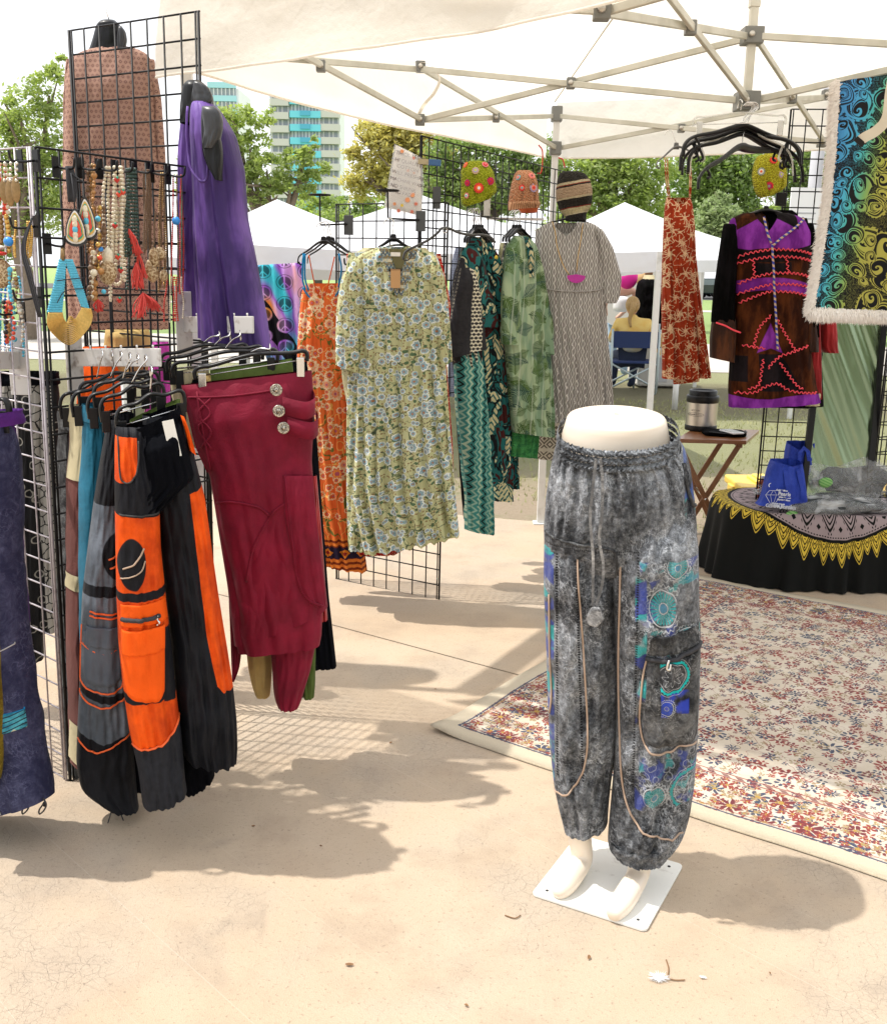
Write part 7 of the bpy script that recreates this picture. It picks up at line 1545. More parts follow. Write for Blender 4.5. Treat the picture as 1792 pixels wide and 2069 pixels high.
def td(u, v): return .03*math.sin(u*5.5+v*1.4)*(.4+v)+.012*math.sin(u*13-v*3)+.02*math.exp(-((u-.08)/.06)**2)*v
rowsT = [(1690, 166, 1900, 132), (1683, 300, 1900, 290), (1672, 410, 1900, 405), (1655, 510, 1900, 505), (1634, 628, 1900, 640)]
oT, VT = sheet('cloth', M['paisley'], pT, rowsT, ft, 90, 90, td, .003)
M['fringe'] = material('white_fringe', lambda: mixc(noise(objc(), 90.0, 3.0), (.90, .88, .85), (.74, .68, .64)), .9)
def fringe(path, outd, n, ln, nm):
    rg = np.random.RandomState(len(nm)+n); V = []; F = []; k = 0; P = np.array(path); d = np.r_[0, np.cumsum(np.linalg.norm(np.diff(P, axis=0), axis=1))]
    for i in range(n):
        s_ = rg.rand()*d[-1]; q = np.array([np.interp(s_, d, P[:, j]) for j in range(3)]); o_ = outd+rg.normal(0, .35, 3)+np.array([0, 0, -.35]); o_ /= np.linalg.norm(o_); l_ = ln*rg.uniform(.6, 1.25)
        t_ = np.cross(o_, pT.n); t_ /= np.linalg.norm(t_); w = .0016; q0 = q+rg.normal(0, .004, 3)-o_*.006; q1 = q0+o_*l_*.6+pT.n*rg.uniform(-.01, .014); q2 = q1+o_*l_*.5+np.array([0, 0, -.006])
        V += [q0-t_*w, q0+t_*w, q1+t_*w, q1-t_*w, q2]; F += [[k, k+1, k+2, k+3], [k+3, k+2, k+4]]; k += 5
    o = mesh_obj(nm, V, F, M['fringe'], ft, smooth=False); o['kind'] = 'stuff'
left_edge = [VT[j, 0]+pT.n*.006 for j in range(0, 91)]; bot_edge = [VT[90, i]+pT.n*.004 for i in range(0, 91)]
fringe(left_edge, -pT.u, 9000, .026, 'side_fringe'); fringe(bot_edge, np.array([0, 0, -1.0]), 9000, .030, 'bottom_fringe')
fringe([VT[j, 90]+pT.n*.006 for j in range(91)], pT.u, 6000, .026, 'end_fringe'); b = MB(); b.tube(left_edge[::3], .010, 7); b.build('fringe_core', M['fringe'], ft); b = MB(); b.tube(bot_edge[::3], .010, 7); b.build('fringe_core', M['fringe'], ft)
ws = empty('webbing_strap', at(1760, 250, 3.6), 'beige webbing strap with a black tip crossing the paisley tapestry', 'strap')
P_ = smooth_path([at(1812, 120, 3.62), at(1800, 180, 3.62), at(1792, 236, 3.62), at(1772, 262, 3.63), at(1748, 276, 3.64), at(1737, 284, 3.65)], 6)
def ribbon(nm, P, w, mat, parent, N, th=.002):
    P = np.array(P); T = np.gradient(P, axis=0); T /= np.linalg.norm(T, axis=1)[:, None]; V = []
    for p_, t_ in zip(P, T): s_ = np.cross(t_, N); s_ /= np.linalg.norm(s_); V += [p_+s_*w, p_-s_*w, p_-s_*w-N*th, p_+s_*w-N*th]
    F = [[i*4+k, i*4+(k+1) % 4, (i+1)*4+(k+1) % 4, (i+1)*4+k] for i in range(len(P)-1) for k in range(4)]+[[0, 1, 2, 3], [len(P)*4-1-k for k in range(4)]]
    return mesh_obj(nm, V, F, mat, parent, smooth=False)
ribbon('web', P_, .017, M['hemp'], ws, pT.n); ribbon('tip', [at(1741, 281, 3.645), at(1733, 290, 3.65)], .0185, M['black_plastic'], ws, pT.n, .003)

# ------------------------------------------------------------------ leaning mirror
mi = empty('mirror', gp(1680, 1070, .4), 'tall black framed mirror leaning against the grid and reflecting streaked greenery', 'mirror')
mc = [np.array(at(1612, 1075, 4.98)), np.array(at(1745, 1060, 5.0)), np.array(at(1798, 520, 5.18)), np.array(at(1676, 520, 5.16))]
mU = (mc[1]-mc[0]); mU /= np.linalg.norm(mU); mW = mc[3]-mc[0]; mN = np.cross(mU, mW); mN /= np.linalg.norm(mN)
if mN[1] > 0: mN = -mN
M['mirror'] = material('streaky_mirror', (.24, .30, .19), lambda: .16+.18*noise(vec((sep(objc())[0]*1.0+sep(objc())[2]*.42)*1.0, 0.0, 0.0), 26.0, 3.0), metal=1.0, bump=lambda: noise(vec((sep(objc())[0]+sep(objc())[2]*.42)*1.0, sep(objc())[2]*.06, 0.0), 7.0, 2.0, .5)*6, bdist=.010, bstr=.7)
b = MB(); b.quad(mc[0], mc[1], mc[2], mc[3]); b.build('glass', M['mirror'], mi, False)
b = MB(); b.quad(*[q-mN*.012 for q in mc]); b.build('backing', M['black_plastic'], mi, False)
for a, c_ in ((0, 3), (1, 2), (0, 1), (3, 2)):
    b = MB(); b.bar(mc[a]+mN*.004, mc[c_]+mN*.004, .030 if a != c_ else .03, .026, up=mN); b.build('frame', M['black_plastic'], mi, False, bevel=.002)

# ------------------------------------------------------------------ folding tray table
tt = empty('tray_table', gp(1450, 1000, .0), 'small wooden folding tray table beside the mannequin', 'table')
tz = .655; tq = [gp(1366, 886, tz), gp(1508, 890, tz), gp(1534, 868, tz), gp(1402, 864, tz)]
M['wood'] = material('tray_wood', lambda: mixc(noise(vec(sep(objc())[0]*3, sep(objc())[1]*40, sep(objc())[2]*3), 3.0, 5.0, .6), (.14, .045, .014), (.30, .12, .04)), .35, coat=.3)
M['wood_leg'] = material('leg_wood', lambda: mixc(noise(objc(), 30.0, 4.0), (.15, .06, .025), (.30, .14, .06)), .5)
b = MB(); b.prism([(q[0], q[1]) for q in tq], (0, 0, tz-.012), (1, 0, 0), (0, 1, 0), (0, 0, 1), .022); b.build('top', M['wood'], tt, False, bevel=.003)
tc = sum(tq)/4; fx = (tq[1]-tq[0]); fx[2] = 0; fl = np.linalg.norm(fx); fx /= fl; fy = tq[3]-tq[0]; fy[2] = 0; fy -= fx*np.dot(fy, fx); fw = np.linalg.norm(fy); fy /= fw
for s_ in (.08, .92):
    o0 = tq[0]+fy*fw*s_
    for (a, c_, of) in ((.06, .94, 0), (.94, .06, .016)):
        b = MB(); b.bar(o0+fx*fl*a+fy*of-[0, 0, .03], np.array([*(o0+fx*fl*c_+fy*of)[:2], 0.0]), .014, .028, up=fx); b.build('leg', M['wood_leg'], tt, False, bevel=.002)
for a in (.06, .94):
    b = MB(); b.bar(tq[0]+fx*fl*a+fy*fw*.06-[0, 0, .036], tq[0]+fx*fl*a+fy*fw*.94-[0, 0, .036], .02, .022); b.build('rail', M['wood_leg'], tt, False)
b = MB(); m0 = tq[0]+fx*fl*.5; b.tube([np.array([*(m0+fy*fw*.06)[:2], .31]), np.array([*(m0+fy*fw*.95)[:2], .31])], .006, 8); b.build('pivot', M['chrome'], tt)
# insulated jug
jc = gp(1415, 868, tz+.0); jr = .092; jg = empty('insulated_jug', jc, 'steel insulated food jug with black lid on the tray table', 'jug')
b = MB(); b.lathe([(jr*.98, .0), (jr, .004), (jr, .028), (jr*.985, .032)], jc, 40); b.build('base', M['black_plastic'], jg)
b = MB(); b.lathe([(jr*.975, .030), (jr*.975, .165)], jc, 40, cap=False); b.build('body', M['steel'], jg)
b = MB(); b.lathe([(jr*.99, .163), (jr*1.02, .168), (jr*1.02, .196), (jr*1.0, .203), (jr*.88, .204)], jc, 40); b.build('collar', M['black_plastic'], jg)
b = MB(); b.lathe([(jr*.88, .200), (jr*.88, .228), (jr*.84, .234), (jr*.74, .234), (jr*.68, .225), (.001, .225)], jc, 40, cap=False); b.build('lid', M['black_plastic'], jg)
jd_ = -jc[:2]/np.linalg.norm(jc[:2]); ja = math.atan2(jd_[1], jd_[0])-R(24)
def on_jug(s, zz, size):
    for i, ch in enumerate(s):
        a = ja+(i-(len(s)-1)/2)*size*.78/jr; n = np.array([math.cos(a), math.sin(a), 0]); U = np.array([-math.sin(a), math.cos(a), 0])
        text_part('lettering', ch, M['ink'], jg, jc+n*(jr*.978)+np.array([0, 0, zz]), U, (0, 0, 1), size)
on_jug('ACTION', .118, .012); on_jug('THERMOSTEEL', .094, .010)
V_ = []
for k in range(0, 33):
    a = ja+math.cos(k/32*2*math.pi)*.052/jr; V_.append(jc+np.array([math.cos(a)*jr*.985, math.sin(a)*jr*.985, .098+.010*math.sin(k/32*2*math.pi)]))
b = MB(); b.tube(V_, .0009, 5, cap=False); b.build('badge_outline', M['ink'], jg)
# pouch and phone
pz_ = tz+.0; pcn = gp(1462, 878, pz_); po_ = empty('pouch', pcn, 'flat black pouch lying on the tray table', 'pouch')
ang = R(-4); cx_, sx_ = math.cos(ang), math.sin(ang); b = MB(); poly = [(.12*math.copysign(abs(math.cos(t))**.45, math.cos(t)), .085*math.copysign(abs(math.sin(t))**.45, math.sin(t))) for t in np.linspace(0, 2*math.pi, 32, endpoint=False)]
b.prism(poly, pcn+np.array([0, 0, .011]), (cx_, sx_, 0), (-sx_, cx_, 0), (0, 0, 1), .022); b.build('body', M['velvet_black'], po_, False, bevel=.007)
b = MB(); b.tube(smooth_path([pcn+np.array([-.10, -.06, .022]), pcn+np.array([0, -.088, .018]), pcn+np.array([.11, -.05, .022]), pcn+np.array([.125, .02, .022])], 5), .004, 6); b.build('zip', M['black_plastic'], po_)
pn = gp(1478, 872, tz+.026); ph_ = empty('phone', pn, 'white smartphone with a shiny dark screen on the black pouch', 'phone')
ang = R(20); U_ = np.array([math.cos(ang), math.sin(ang), .0]); W_ = np.array([-math.sin(ang), math.cos(ang), 0])
b = MB(); b.prism([(-.036, -.07), (.036, -.07), (.036, .07), (-.036, .07)], pn, U_, W_, (0, 0, 1), .010); b.build('case', M['white_paint'], ph_, False, bevel=.004)
b = MB(); b.prism([(-.031, -.058), (.031, -.058), (.031, .060), (-.031, .060)], pn+np.array([0, 0, .0056]), U_, W_, (0, 0, 1), .0016); b.build('screen', material('phone_screen', (.01, .01, .015), .05, coat=1), ph_, False)

# ------------------------------------------------------------------ storage totes on the grass
M['tote_yellow'] = material('tote_yellow', lambda: mixc(noise(objc(), 8.0, 3.0), (.72, .48, .06), (.85, .62, .14)), .45); M['tote_black'] = material('tote_black', (.03, .03, .028), .5)
def tote(lb, px, Y, w=.56, d=.38, h=.36):
    c_ = at(px, 930, Y); x = c_[0]; r_ = empty('storage_tote', (x, Y, -.03), lb, 'storage tote', 'black totes with yellow lids'); z0 = -.03
    b = MB(); V = [(x+i*w/2*s, Y+j*d/2*s, z) for z, s in ((z0, .84), (z0+h*.86, .95)) for i, j in ((-1, -1), (1, -1), (1, 1), (-1, 1))]; b.add(V, [[0, 1, 5, 4], [1, 2, 6, 5], [2, 3, 7, 6], [3, 0, 4, 7], [3, 2, 1, 0], [4, 5, 6, 7]]); b.build('body', M['tote_black'], r_, False, bevel=.012)
    b = MB(); b.box((x, Y, z0+h*.88), (w*1.02, d*1.04, .05)); b.build('lid', M['tote_yellow'], r_, False, bevel=.012)
    b = MB(); b.box((x, Y, z0+h*.88+.032), (w*.62, d*.55, .022)); b.box((x-w*.2, Y, z0+h*.88+.048), (w*.14, d*.4, .016)); b.box((x+w*.2, Y, z0+h*.88+.048), (w*.14, d*.4, .016)); b.build('lid_ridge', M['tote_yellow'], r_, False, bevel=.008)
    for s_ in (-1, 1): b = MB(); b.box((x+s_*w*.51, Y, z0+h*.80), (.03, .12, .05)); b.build('handle', M['tote_yellow'], r_, False, bevel=.006)
tote('black tote with a yellow lid standing behind the blue bags', 1578, 6.15); tote('black tote with a yellow lid at the right edge behind the mirror', 1850, 6.0)
# ------------------------------------------------------------------ low table under a black mandala cloth
TC = np.array([2.02, 5.24]); TA, TB_, TH, TR = .57, .33, .385, .06
bt = empty('low_table', (TC[0], TC[1], 0), 'low display table hidden under its black cloth', 'table')
b = MB(); b.box((TC[0], TC[1], TH-.016), (TA*1.55, TB_*1.55, .02)); b.build('tabletop', M['wood'], bt, False)
for i in (-1, 1):
    for j in (-1, 1): b = MB(); b.bar((TC[0]+i*TA*.7, TC[1]+j*TB_*.7, 0), (TC[0]+i*TA*.7, TC[1]+j*TB_*.7, TH-.02), .035, .035); b.build('leg', M['wood_leg'], bt, False)
def se(t, a, b_, p=3.4): c_, s_ = math.cos(t), math.sin(t); k = (abs(c_/a)**p+abs(s_/b_)**p)**(-1/p); return k
nT, nR = 240, 60; V = []; UVp = []; rhoM = .98
MC = np.array([-.06, -.02])                                  # where the printed circle is centred on the top
for j in range(nR+1):
    for i in range(nT):
        t = i/nT*2*math.pi; ke = se(t, TA, TB_); rho = rhoM*j/nR; total = ke+.40
        s_ = j/nR*total
        if s_ < ke: x, y, z = math.cos(t)*s_, math.sin(t)*s_, TH+.004+.004*math.sin(x_ if False else 9*math.cos(t)*s_)*math.cos(7*math.sin(t)*s_)
        else:
            dd = s_-ke; q = min(1, dd/.05); fold = (.5+.5*math.sin(t*17+1.3*math.sin(t*5)))*.034*(dd/.4)+.014*(dd/.4)*math.sin(t*31+2)
            out = .012*q+.03*(dd/.4)+fold; x, y = math.cos(t)*(ke+out), math.sin(t)*(ke+out); z = TH+.004-(dd-.006*q)*.985; z = max(z, .006)
        V.append((TC[0]+x, TC[1]+y, z))
        ux, uy = math.cos(t)*s_-MC[0], math.sin(t)*s_-MC[1]; UVp.append((ux, uy))
F = [[j*nT+i, j*nT+(i+1) % nT, (j+1)*nT+(i+1) % nT, (j+1)*nT+i] for j in range(nR) for i in range(nT)]
def p_mandala():
    x, y = uv2d(); r = sq(x*x+y*y); th = at2(y, x)/6.2832+.5
    blk = (.006, .0065, .006); gr = lin('#A8989A', .8); ye = lin('#E0C24A', .85)
    def petal(n, r0, h, ph=0.0):                        # pointed petal row: returns normalised distance inside petals rising from r0 to r0+h
        a = ab(fr(th*n+ph)-.5)*2.0                       # 0 centre, 1 edge
        return (r-r0)/h+pw(a, 1.35)                      # <1 inside
    c = blk
    R1 = .445
    q1 = petal(26.0, .40, .175); q2 = petal(26.0, .40, .14, .5)
    c = mixc(lt(mn(q1, q2+.0), 1.0)*gt(r, R1), c, ye)
    for q in (q2, q1):
        for a, w in ((.92, .035), (.72, .03), (.54, .03)): c = mixc(band(q, a, w, .015)*gt(r, R1)*lt(q, 1.0), c, blk)
        dots = lt(ab(fr(th*26*7)-.5), .22)*band(q, .63, .03, .015); c = mixc(dots*gt(r, R1), c, blk); c = mixc(lt(q, .42)*gt(r, R1)*gt(fr(r*70), .5), c, blk)
    c = mixc(lt(r, R1), c, gr)
    for n_, r0, h in ((20.0, .27, .13), (20.0, .12, .12), (12.0, .0, .12)):
        q = petal(n_, r0, h); 
        for a, w in ((.95, .07), (.7, .05), (.45, .05)): c = mixc(band(q, a, w, .02)*lt(r, R1-.02)*gt(r, r0), c, blk)
        dd = lt(ab(fr(th*n_*8)-.5), .2)*band(q, 1.14, .04, .02); c = mixc(dd*lt(r, R1-.02), c, blk)
    st = lt(ab(fr(th*20+.5)-.5)*r*6+ab(r-.385)*14, .22); c = mixc(st, c, blk)
    c = mixc(band(r, R1, .008, .002), c, blk); c = mixc(band(r, R1-.018, .003, .001)*lt(ab(fr(th*170)-.5), .3), c, blk); return c
M['mandala'] = cloth('mandala_print', p_mandala, .85, sheen=.03, bump=lambda: noise(objc(), 8.0, 4.0)*3, bstr=.4, spec=.15)
tag(mesh_obj('table_cloth', V, F, M['mandala'], None, uv=UVp), 'black cloth with grey and yellow mandala print draped over the low table', 'tablecloth')
# plastic wrapped merchandise
M['film'] = material('clear_film', (.80, .82, .84), .12, alpha=lambda: .20+.45*ss(.50, .75, noise(objc(), 7.0, 3.0, .5, 1.0)), bump=lambda: noise(objc(), 12.0, 3.0, .6, 1.5)*6, bdist=.012, spec=.8)
M['pack_dark'] = material('packed_cloth', lambda: mixc(ss(.45, .65, noise(objc(), 9.0, 3.0, .6)), (.015, .018, .02), (.05, .06, .065)), .8); M['pack_green'] = material('packed_green', lambda: mixc(gt(fr(sep(objc())[2]*70+sep(objc())[0]*30), .5), (.10, .30, .07), (.22, .42, .14)), .7)
def pack(lb, c_, size, rz, seed, green=None, pw_=.6):
    rg = np.random.RandomState(seed); r_ = empty('wrapped_clothes', c_, lb, 'package', 'plastic wrapped clothes on the low table'); n, m = 28, 16
    for nm, k, mt, am in (('contents', .86, 'pack_dark', .05), ('wrapper', 1.0, 'film', .13)):
        V = []
        ph = rg.rand(6)*6
        for j in range(m+1):
            for i in range(n):
                t = i/n*2*math.pi; p_ = -math.pi/2+math.pi*j/m; cx1 = math.copysign(abs(math.cos(t))**pw_, math.cos(t)); sy1 = math.copysign(abs(math.sin(t))**pw_, math.sin(t)); w = 1+am*(math.sin(3*t+ph[0])*math.cos(4*p_+ph[1])+.6*math.sin(7*t+ph[2]+3*p_)+.4*math.sin(11*t-5*p_+ph[3]))
                x, y, z = size[0]*k*cx1*math.cos(p_)**.6*w, size[1]*k*sy1*math.cos(p_)**.6*w, size[2]*k*math.sin(p_)*(1+am*2*math.sin(4*t+ph[4]+x if False else 4*t+ph[4]))
                V.append((c_[0]+x*math.cos(rz)-y*math.sin(rz), c_[1]+x*math.sin(rz)+y*math.cos(rz), max(TH+.008, c_[2]+z)))
        F = [[j*n+i, j*n+(i+1) % n, (j+1)*n+(i+1) % n, (j+1)*n+i] for j in range(m) for i in range(n)]; mesh_obj(nm, V, F, M[mt], r_)
    if green is not None: b = MB(); b.sphere(green, 1.0, 16, 10, (.036, .01, .026)); b.build('green_label', M['pack_green'], r_)
pack('flattest plastic wrapped bundle at the front of the low table', (1.97, 5.0, TH+.035), (.30, .10, .040), R(4), 1, at(1600, 1042, 4.93)); pack('long grey wrapped bundle on top of the flat one', (1.90, 5.08, TH+.075), (.29, .09, .035), R(-6), 2)
pack('tallest plastic wrapped bundle with a lime green patch', (2.05, 5.10, TH+.15), (.24, .11, .11), R(3), 3, at(1668, 975, 4.985)); pack('wrapped bundle at the right edge of the low table', (2.42, 5.12, TH+.08), (.16, .12, .07), R(10), 4)
# blue tote bags
M['bag_blue'] = material('bag_blue', lambda: mixc(noise(objc(), 12.0, 4.0), (.006, .022, .26), (.015, .06, .48)), .6, bump=lambda: noise(objc(), 9.0, 4.0)*6+noise(objc(), 500.0, 1.0)*.3, bdist=.006, spec=.4); M['print_white'] = material('white_bag_print', (.62, .66, .75), .6)
pb = Plane(1575, 4.98, 4); bg_ = empty('blue_bag', pb.px(1575, 1020), 'front blue shopping bag printed with white lettering and a diamond', 'bag', 'blue shopping bags on the low table')
SBg = loft('body', M['bag_blue'], pb, [(930, 1560, 1616), (940, 1556, 1618), (960, 1549, 1621), (980, 1544, 1623), (1000, 1539, 1625), (1012, 1534, 1627), (1528, 1018, 1628, 1022)], .055, bg_, ny=50, na=70, fold=(.010, .004), freq=3, seed=5, wr=.003, top=0, flat=.35, neck=(.6, .5, .10, 1.0))
for P_ in ([(1578, 946), (1580, 975), (1581, 1000)], [(1604, 944), (1610, 975), (1612, 1005)]):
    ribbon('handle', [SBg.px(x, y, .006) for x, y in smooth_path([np.array([a, c_, 0]) for a, c_ in P_], 5)[:, :2]], .011, M['bag_blue'], bg_, pb.n)
def bt_(s, x, y, size, al='LEFT'):
    O = SBg.px(x, y, .012); text_part('lettering', s, M['print_white'], bg_, O, pb.u*.985+np.array([0, 0, -.10]), np.array([0, 0, 1.0])+pb.u*.1, size, bold=.0006, align=al)
bt_('Gems Beads', 1539, 980, .030); bt_('Gold & Silver', 1557, 985, .011); bt_('Pearls', 1560, 994, .027); bt_('Coins & Stones', 1562, 999, .010); bt_('Crystals & More', 1559, 1004, .010); bt_('Minerals & Fossils', 1550, 1012, .009); bt_('Fine Jewelry', 1547, 1018, .026); bt_('GEMFAIRE.com', 1537, 1024, .024)
dm = [(-.04, .0), (-.022, .022), (.022, .022), (.04, 0), (0, -.062)]
Od = SBg.px(1552, 994, .012); b = MB()
for (a, c_) in ((0, 1), (1, 2), (2, 3), (3, 4), (4, 0), (0, 3)): b.tube([Od+pb.u*dm[a][0]+np.array([0, 0, dm[a][1]]), Od+pb.u*dm[c_][0]+np.array([0, 0, dm[c_][1]])], .0011, 5)
for a in (-.015, .015): b.tube([Od+pb.u*a, Od+np.array([0, 0, -.062])], .0009, 5); b.tube([Od+pb.u*a, Od+pb.u*a*.2+np.array([0, 0, .022])], .0009, 5)
b.build('diamond_drawing', M['print_white'], bg_)
pb2 = Plane(1615, 5.08, 2); bg2 = empty('blue_bag', pb2.px(1615, 1000), 'rear blue shopping bag standing taller behind the front one', 'bag', 'blue shopping bags on the low table')
S2b = loft('body', M['bag_blue'], pb2, [(893, 1592, 1642), (912, 1588, 1644), (940, 1584, 1646), (980, 1582, 1648), (1012, 1580, 1648)], .05, bg2, ny=40, na=60, fold=(.014, .004), freq=3, seed=6, wr=.003, top=0, flat=.35, neck=(.4, .5, .12, 1.0))
ribbon('handle', [pb2.px(x, y, .07) for x, y in ((1604, 935), (1606, 910), (1614, 900), (1622, 908), (1626, 935))], .010, M['bag_blue'], bg2, pb2.n)
ribbon('handle', [pb2.px(x, y, .05) for x, y in smooth_path([np.array([a, c_, 0]) for a, c_ in ((1640, 950), (1652, 952), (1660, 975), (1657, 1000))], 4)[:, :2]], .009, M['bag_blue'], bg2, pb2.n)
text_part('lettering', 'W', M['print_white'], bg2, S2b.px(1630, 985, .01), pb2.u, (0, 0, 1), .035, bold=.001)
b = MB(); b.lathe([(.022, 0), (.024, .01), (.024, .075), (.02, .09), (.012, .10)], (*gp(1538, 1008, TH)[:2], TH+.006), 14); oj = b.build('bottle', material('amber_bottle', (.30, .06, .02), .3), None); tag(oj, 'small red brown bottle behind the front blue bag', 'bottle')
b = MB(); b.lathe([(.014, .10), (.014, .118), (.001, .12)], (*gp(1538, 1008, TH)[:2], TH+.006), 12); b.build('lid', M['white_paint'], oj)
# ------------------------------------------------------------------ rug
r0_, r1_ = gp(870, 1478), gp(1395, 1165); rv = (r1_-r0_); RL = np.linalg.norm(rv); rv /= RL; ru = np.array([rv[1], -rv[0], 0]); RW = 1.98
def rgp(u, v): return r0_+ru*u+rv*v
def p_rug():
    x, y = uv2d(); e = mn(mn(x, RW-x), mn(y, RL-y)); v = vec(x, y); px_ = noise(v, 260.0, 2.0, .6)
    xr, yr = x+(noise(v, 40.0)-.5)*.004, y+(noise(vec(x+5, y), 40.0)-.5)*.004; q = vec(xr, yr)
    cream = mixc(ss(.35, .7, noise(v, 6.0, 4.0)), lin('#E2D2BC', .85), lin('#F0E4D2', .88)); red = lin('#A23A30', .8); blue = lin('#414B66', .8); tan = lin('#B09A72', .8); maroon = lin('#7A2430', .8)
    c = cream
    fld = gt(e, .31); brd = inside(e, .075, .27, .001)
    # twining stems
    c = mixc(band(noise(q, 11.0, 1.0, .5, 1.2), .5, .010, .004)*(.8), c, mixc(gt(noise(q, 5.0), .5), tan, red))
    for s, sd, cols, pt, rr, th_ in ((8.5, 0.0, (red, blue), 8, .35, .15), (13.0, 3.1, (blue, red), 6, .36, .2), (18.0, 9.3, (red, tan), 5, .38, .15), (23.0, 5.9, (blue, maroon), 4, .38, .25)):
        pet, out, heart, cc, (qq, tt_, r) = flowers(q, s, pt, rr, sd, .85, .45)
        on = gt(cc[2], th_); sp = gt(fr(tt_*(pt/6.2832)+.25), .38)                              # petals stay separate
        c = mixc(pet*on*(1.0-heart)*sp*gt(qq, .35), c, mixc(gt(cc[0], .5), cols[0], cols[1])); c = mixc(heart*on, c, mixc(gt(cc[1], .5), cols[1], cream))
    # denser flowers in the border
    for s, sd, cols, pt in ((9.0, 2.0, (maroon, blue), 7), (19.0, 6.0, (red, blue), 5), (30.0, 8.0, (red, tan), 4)):
        pet, out, heart, cc, (qq, tt_, r) = flowers(q, s, pt, .42, sd, .6, .4); sp = gt(fr(tt_*(pt/6.2832)), .28)
        c = mixc(pet*brd*sp*gt(cc[2], .2), c, mixc(gt(cc[0], .5), cols[0], cols[1])); c = mixc(heart*brd, c, lin('#C8A040', .8))
    for a, w, k in ((.068, .0035, blue), (.276, .003, red), (.300, .0025, red), (.082, .0015, red)): c = mixc(band(e, a, w, .0015), c, k)
    c = mixc(band(e, .288, .008, .002)*gt(fr((x+y)*22), .5)*.8, c, maroon)
    c = mixc(lt(e, .062), c, lin('#E0D2B8', .85)); c = mixc((px_-.35)*.3, c, (.12, .09, .06))
    return c, noise(v, 500.0, 2.0)*1.5+px_*1.2
M['rug'] = material('rug_pile', p_rug, .95, bdist=.003, bstr=.9, sheen=.1)
n1, n2 = 60, 60; V = []; UVr = []
for j in range(n2+1):
    for i in range(n1+1):
        u, v = i/n1*RW, j/n2*RL; wv = .004*math.sin(u*3+v*2)*math.sin(v*3.3); q = rgp(u, v); lift = .016*math.exp(-((u)**2+(v)**2)/.006)
        V.append((q[0]+ru[0]*.006*math.sin(v*9), q[1]+.004*math.sin(u*11), .011+abs(wv)+lift)); UVr.append((u, v))
k = len(V); 
for q, uv_ in list(zip(V, UVr)): V.append((q[0], q[1], q[2]-.008)); UVr.append(uv_)
F = [[j*(n1+1)+i, j*(n1+1)+i+1, (j+1)*(n1+1)+i+1, (j+1)*(n1+1)+i] for j in range(n2) for i in range(n1)]; F = [f[::-1] for f in F] if False else F
bd = list(range(n1+1))+[(j+1)*(n1+1)-1 for j in range(1, n2+1)]+[n2*(n1+1)+i for i in range(n1-1, -1, -1)]+[j*(n1+1) for j in range(n2-1, 0, -1)]
F += [[bd[i], k+bd[i], k+bd[(i+1) % len(bd)], bd[(i+1) % len(bd)]] for i in range(len(bd))]
rugo = mesh_obj('rug', V, F, M['rug'], None, uv=UVr); tag(rugo, 'cream rug with red and blue flowers and a bordered edge behind the mannequin', 'rug')
# little things on the ground
M['dry_leaf'] = material('dry_leaf', lambda: mixc(noise(objc(), 60.0, 3.0), (.13, .06, .025), (.28, .15, .06)), .8)
for i, (px, py, l_, lb) in enumerate([(706, 1953, .026, 'curled dry leaf on the bare floor in front'), (1190, 1938, .022, 'dry leaf on the floor below the mannequin base'), (942, 2035, .016, 'small round dry leaf near the lower edge'), (790, 1503, .02, 'dry leaf near the rug corner'), (1190, 1392-240, .02, 'dry leaf near the rear canopy leg'), (512, 1672, .014, 'dry crumb in the trouser shadow'), (1555, 1970, .012, 'reddish seed at the lower right'), (648, 1712, .012, 'tiny leaf scrap at the edge of the trouser shadow'), (880, 1394, .014, 'small leaf scrap by the floor joint'), (1180, 1425, .012, 'leaf scrap under the mannequin trousers')]):
    q = gp(px, py); a = i*1.3; b = MB(); n = 10; poly = [(l_*.36*math.cos(t)*(1+.2*math.sin(3*t)), l_*.17*math.sin(t)) for t in np.linspace(0, 2*math.pi, n, endpoint=False)]
    V = [(q[0]+u*math.cos(a)-v*math.sin(a), q[1]+u*math.sin(a)+v*math.cos(a), .003+.008*abs(v)/l_*2+.006*(u/l_)**2) for u, v in poly]; V.append((q[0], q[1], .002)); o = mesh_obj('dry_leaf', V, [[j, (j+1) % n, n] for j in range(n)], M['dry_leaf'], None); tag(o, lb, 'leaf')
for i, (pts, lb) in enumerate([([(1344, 1975), (1362, 1981), (1384, 1981)], 'thin dark twig right of the white feather'), ([(1346, 1940), (1351, 1958), (1349, 1975)], 'thin upright twig above the white feather'), ([(210, 1700), (240, 1706), (262, 1700)], 'short twig in the trouser shadow'), ([(1020, 1850), (1040, 1856), (1052, 1850)], 'small twig left of the mannequin base')]):
    if i == 2: continue
    b = MB(); b.tube(smooth_path([gp(x, y, .003) for x, y in pts], 4), .0014, 5); tag(b.build('twig', M['dry_leaf'], None), lb, 'twig')
def feather(px, py, r, n, lb, seed):
    rg = np.random.RandomState(seed); q = gp(px, py); V = []; F = []; k = 0
    for i in range(n):
        a = rg.rand()*6.28; l_ = r*rg.uniform(.3, 1); d = np.array([math.cos(a), math.sin(a)*.8, rg.uniform(.0, .35)]); s_ = np.array([-d[1], d[0], 0])*.002
        c0 = np.array([q[0], q[1], .003]); V += [c0-s_, c0+s_, c0+d*l_]; F.append([k, k+1, k+2]); k += 3
    tag(mesh_obj('feather_tuft', V, F, M['white_paint'], None, smooth=False), lb, 'feather')
feather(1331, 1980, .030, 130, 'small white feather tuft on the floor', 4); feather(1420, 1978, .010, 40, 'tiny white fluff right of the feather', 5)
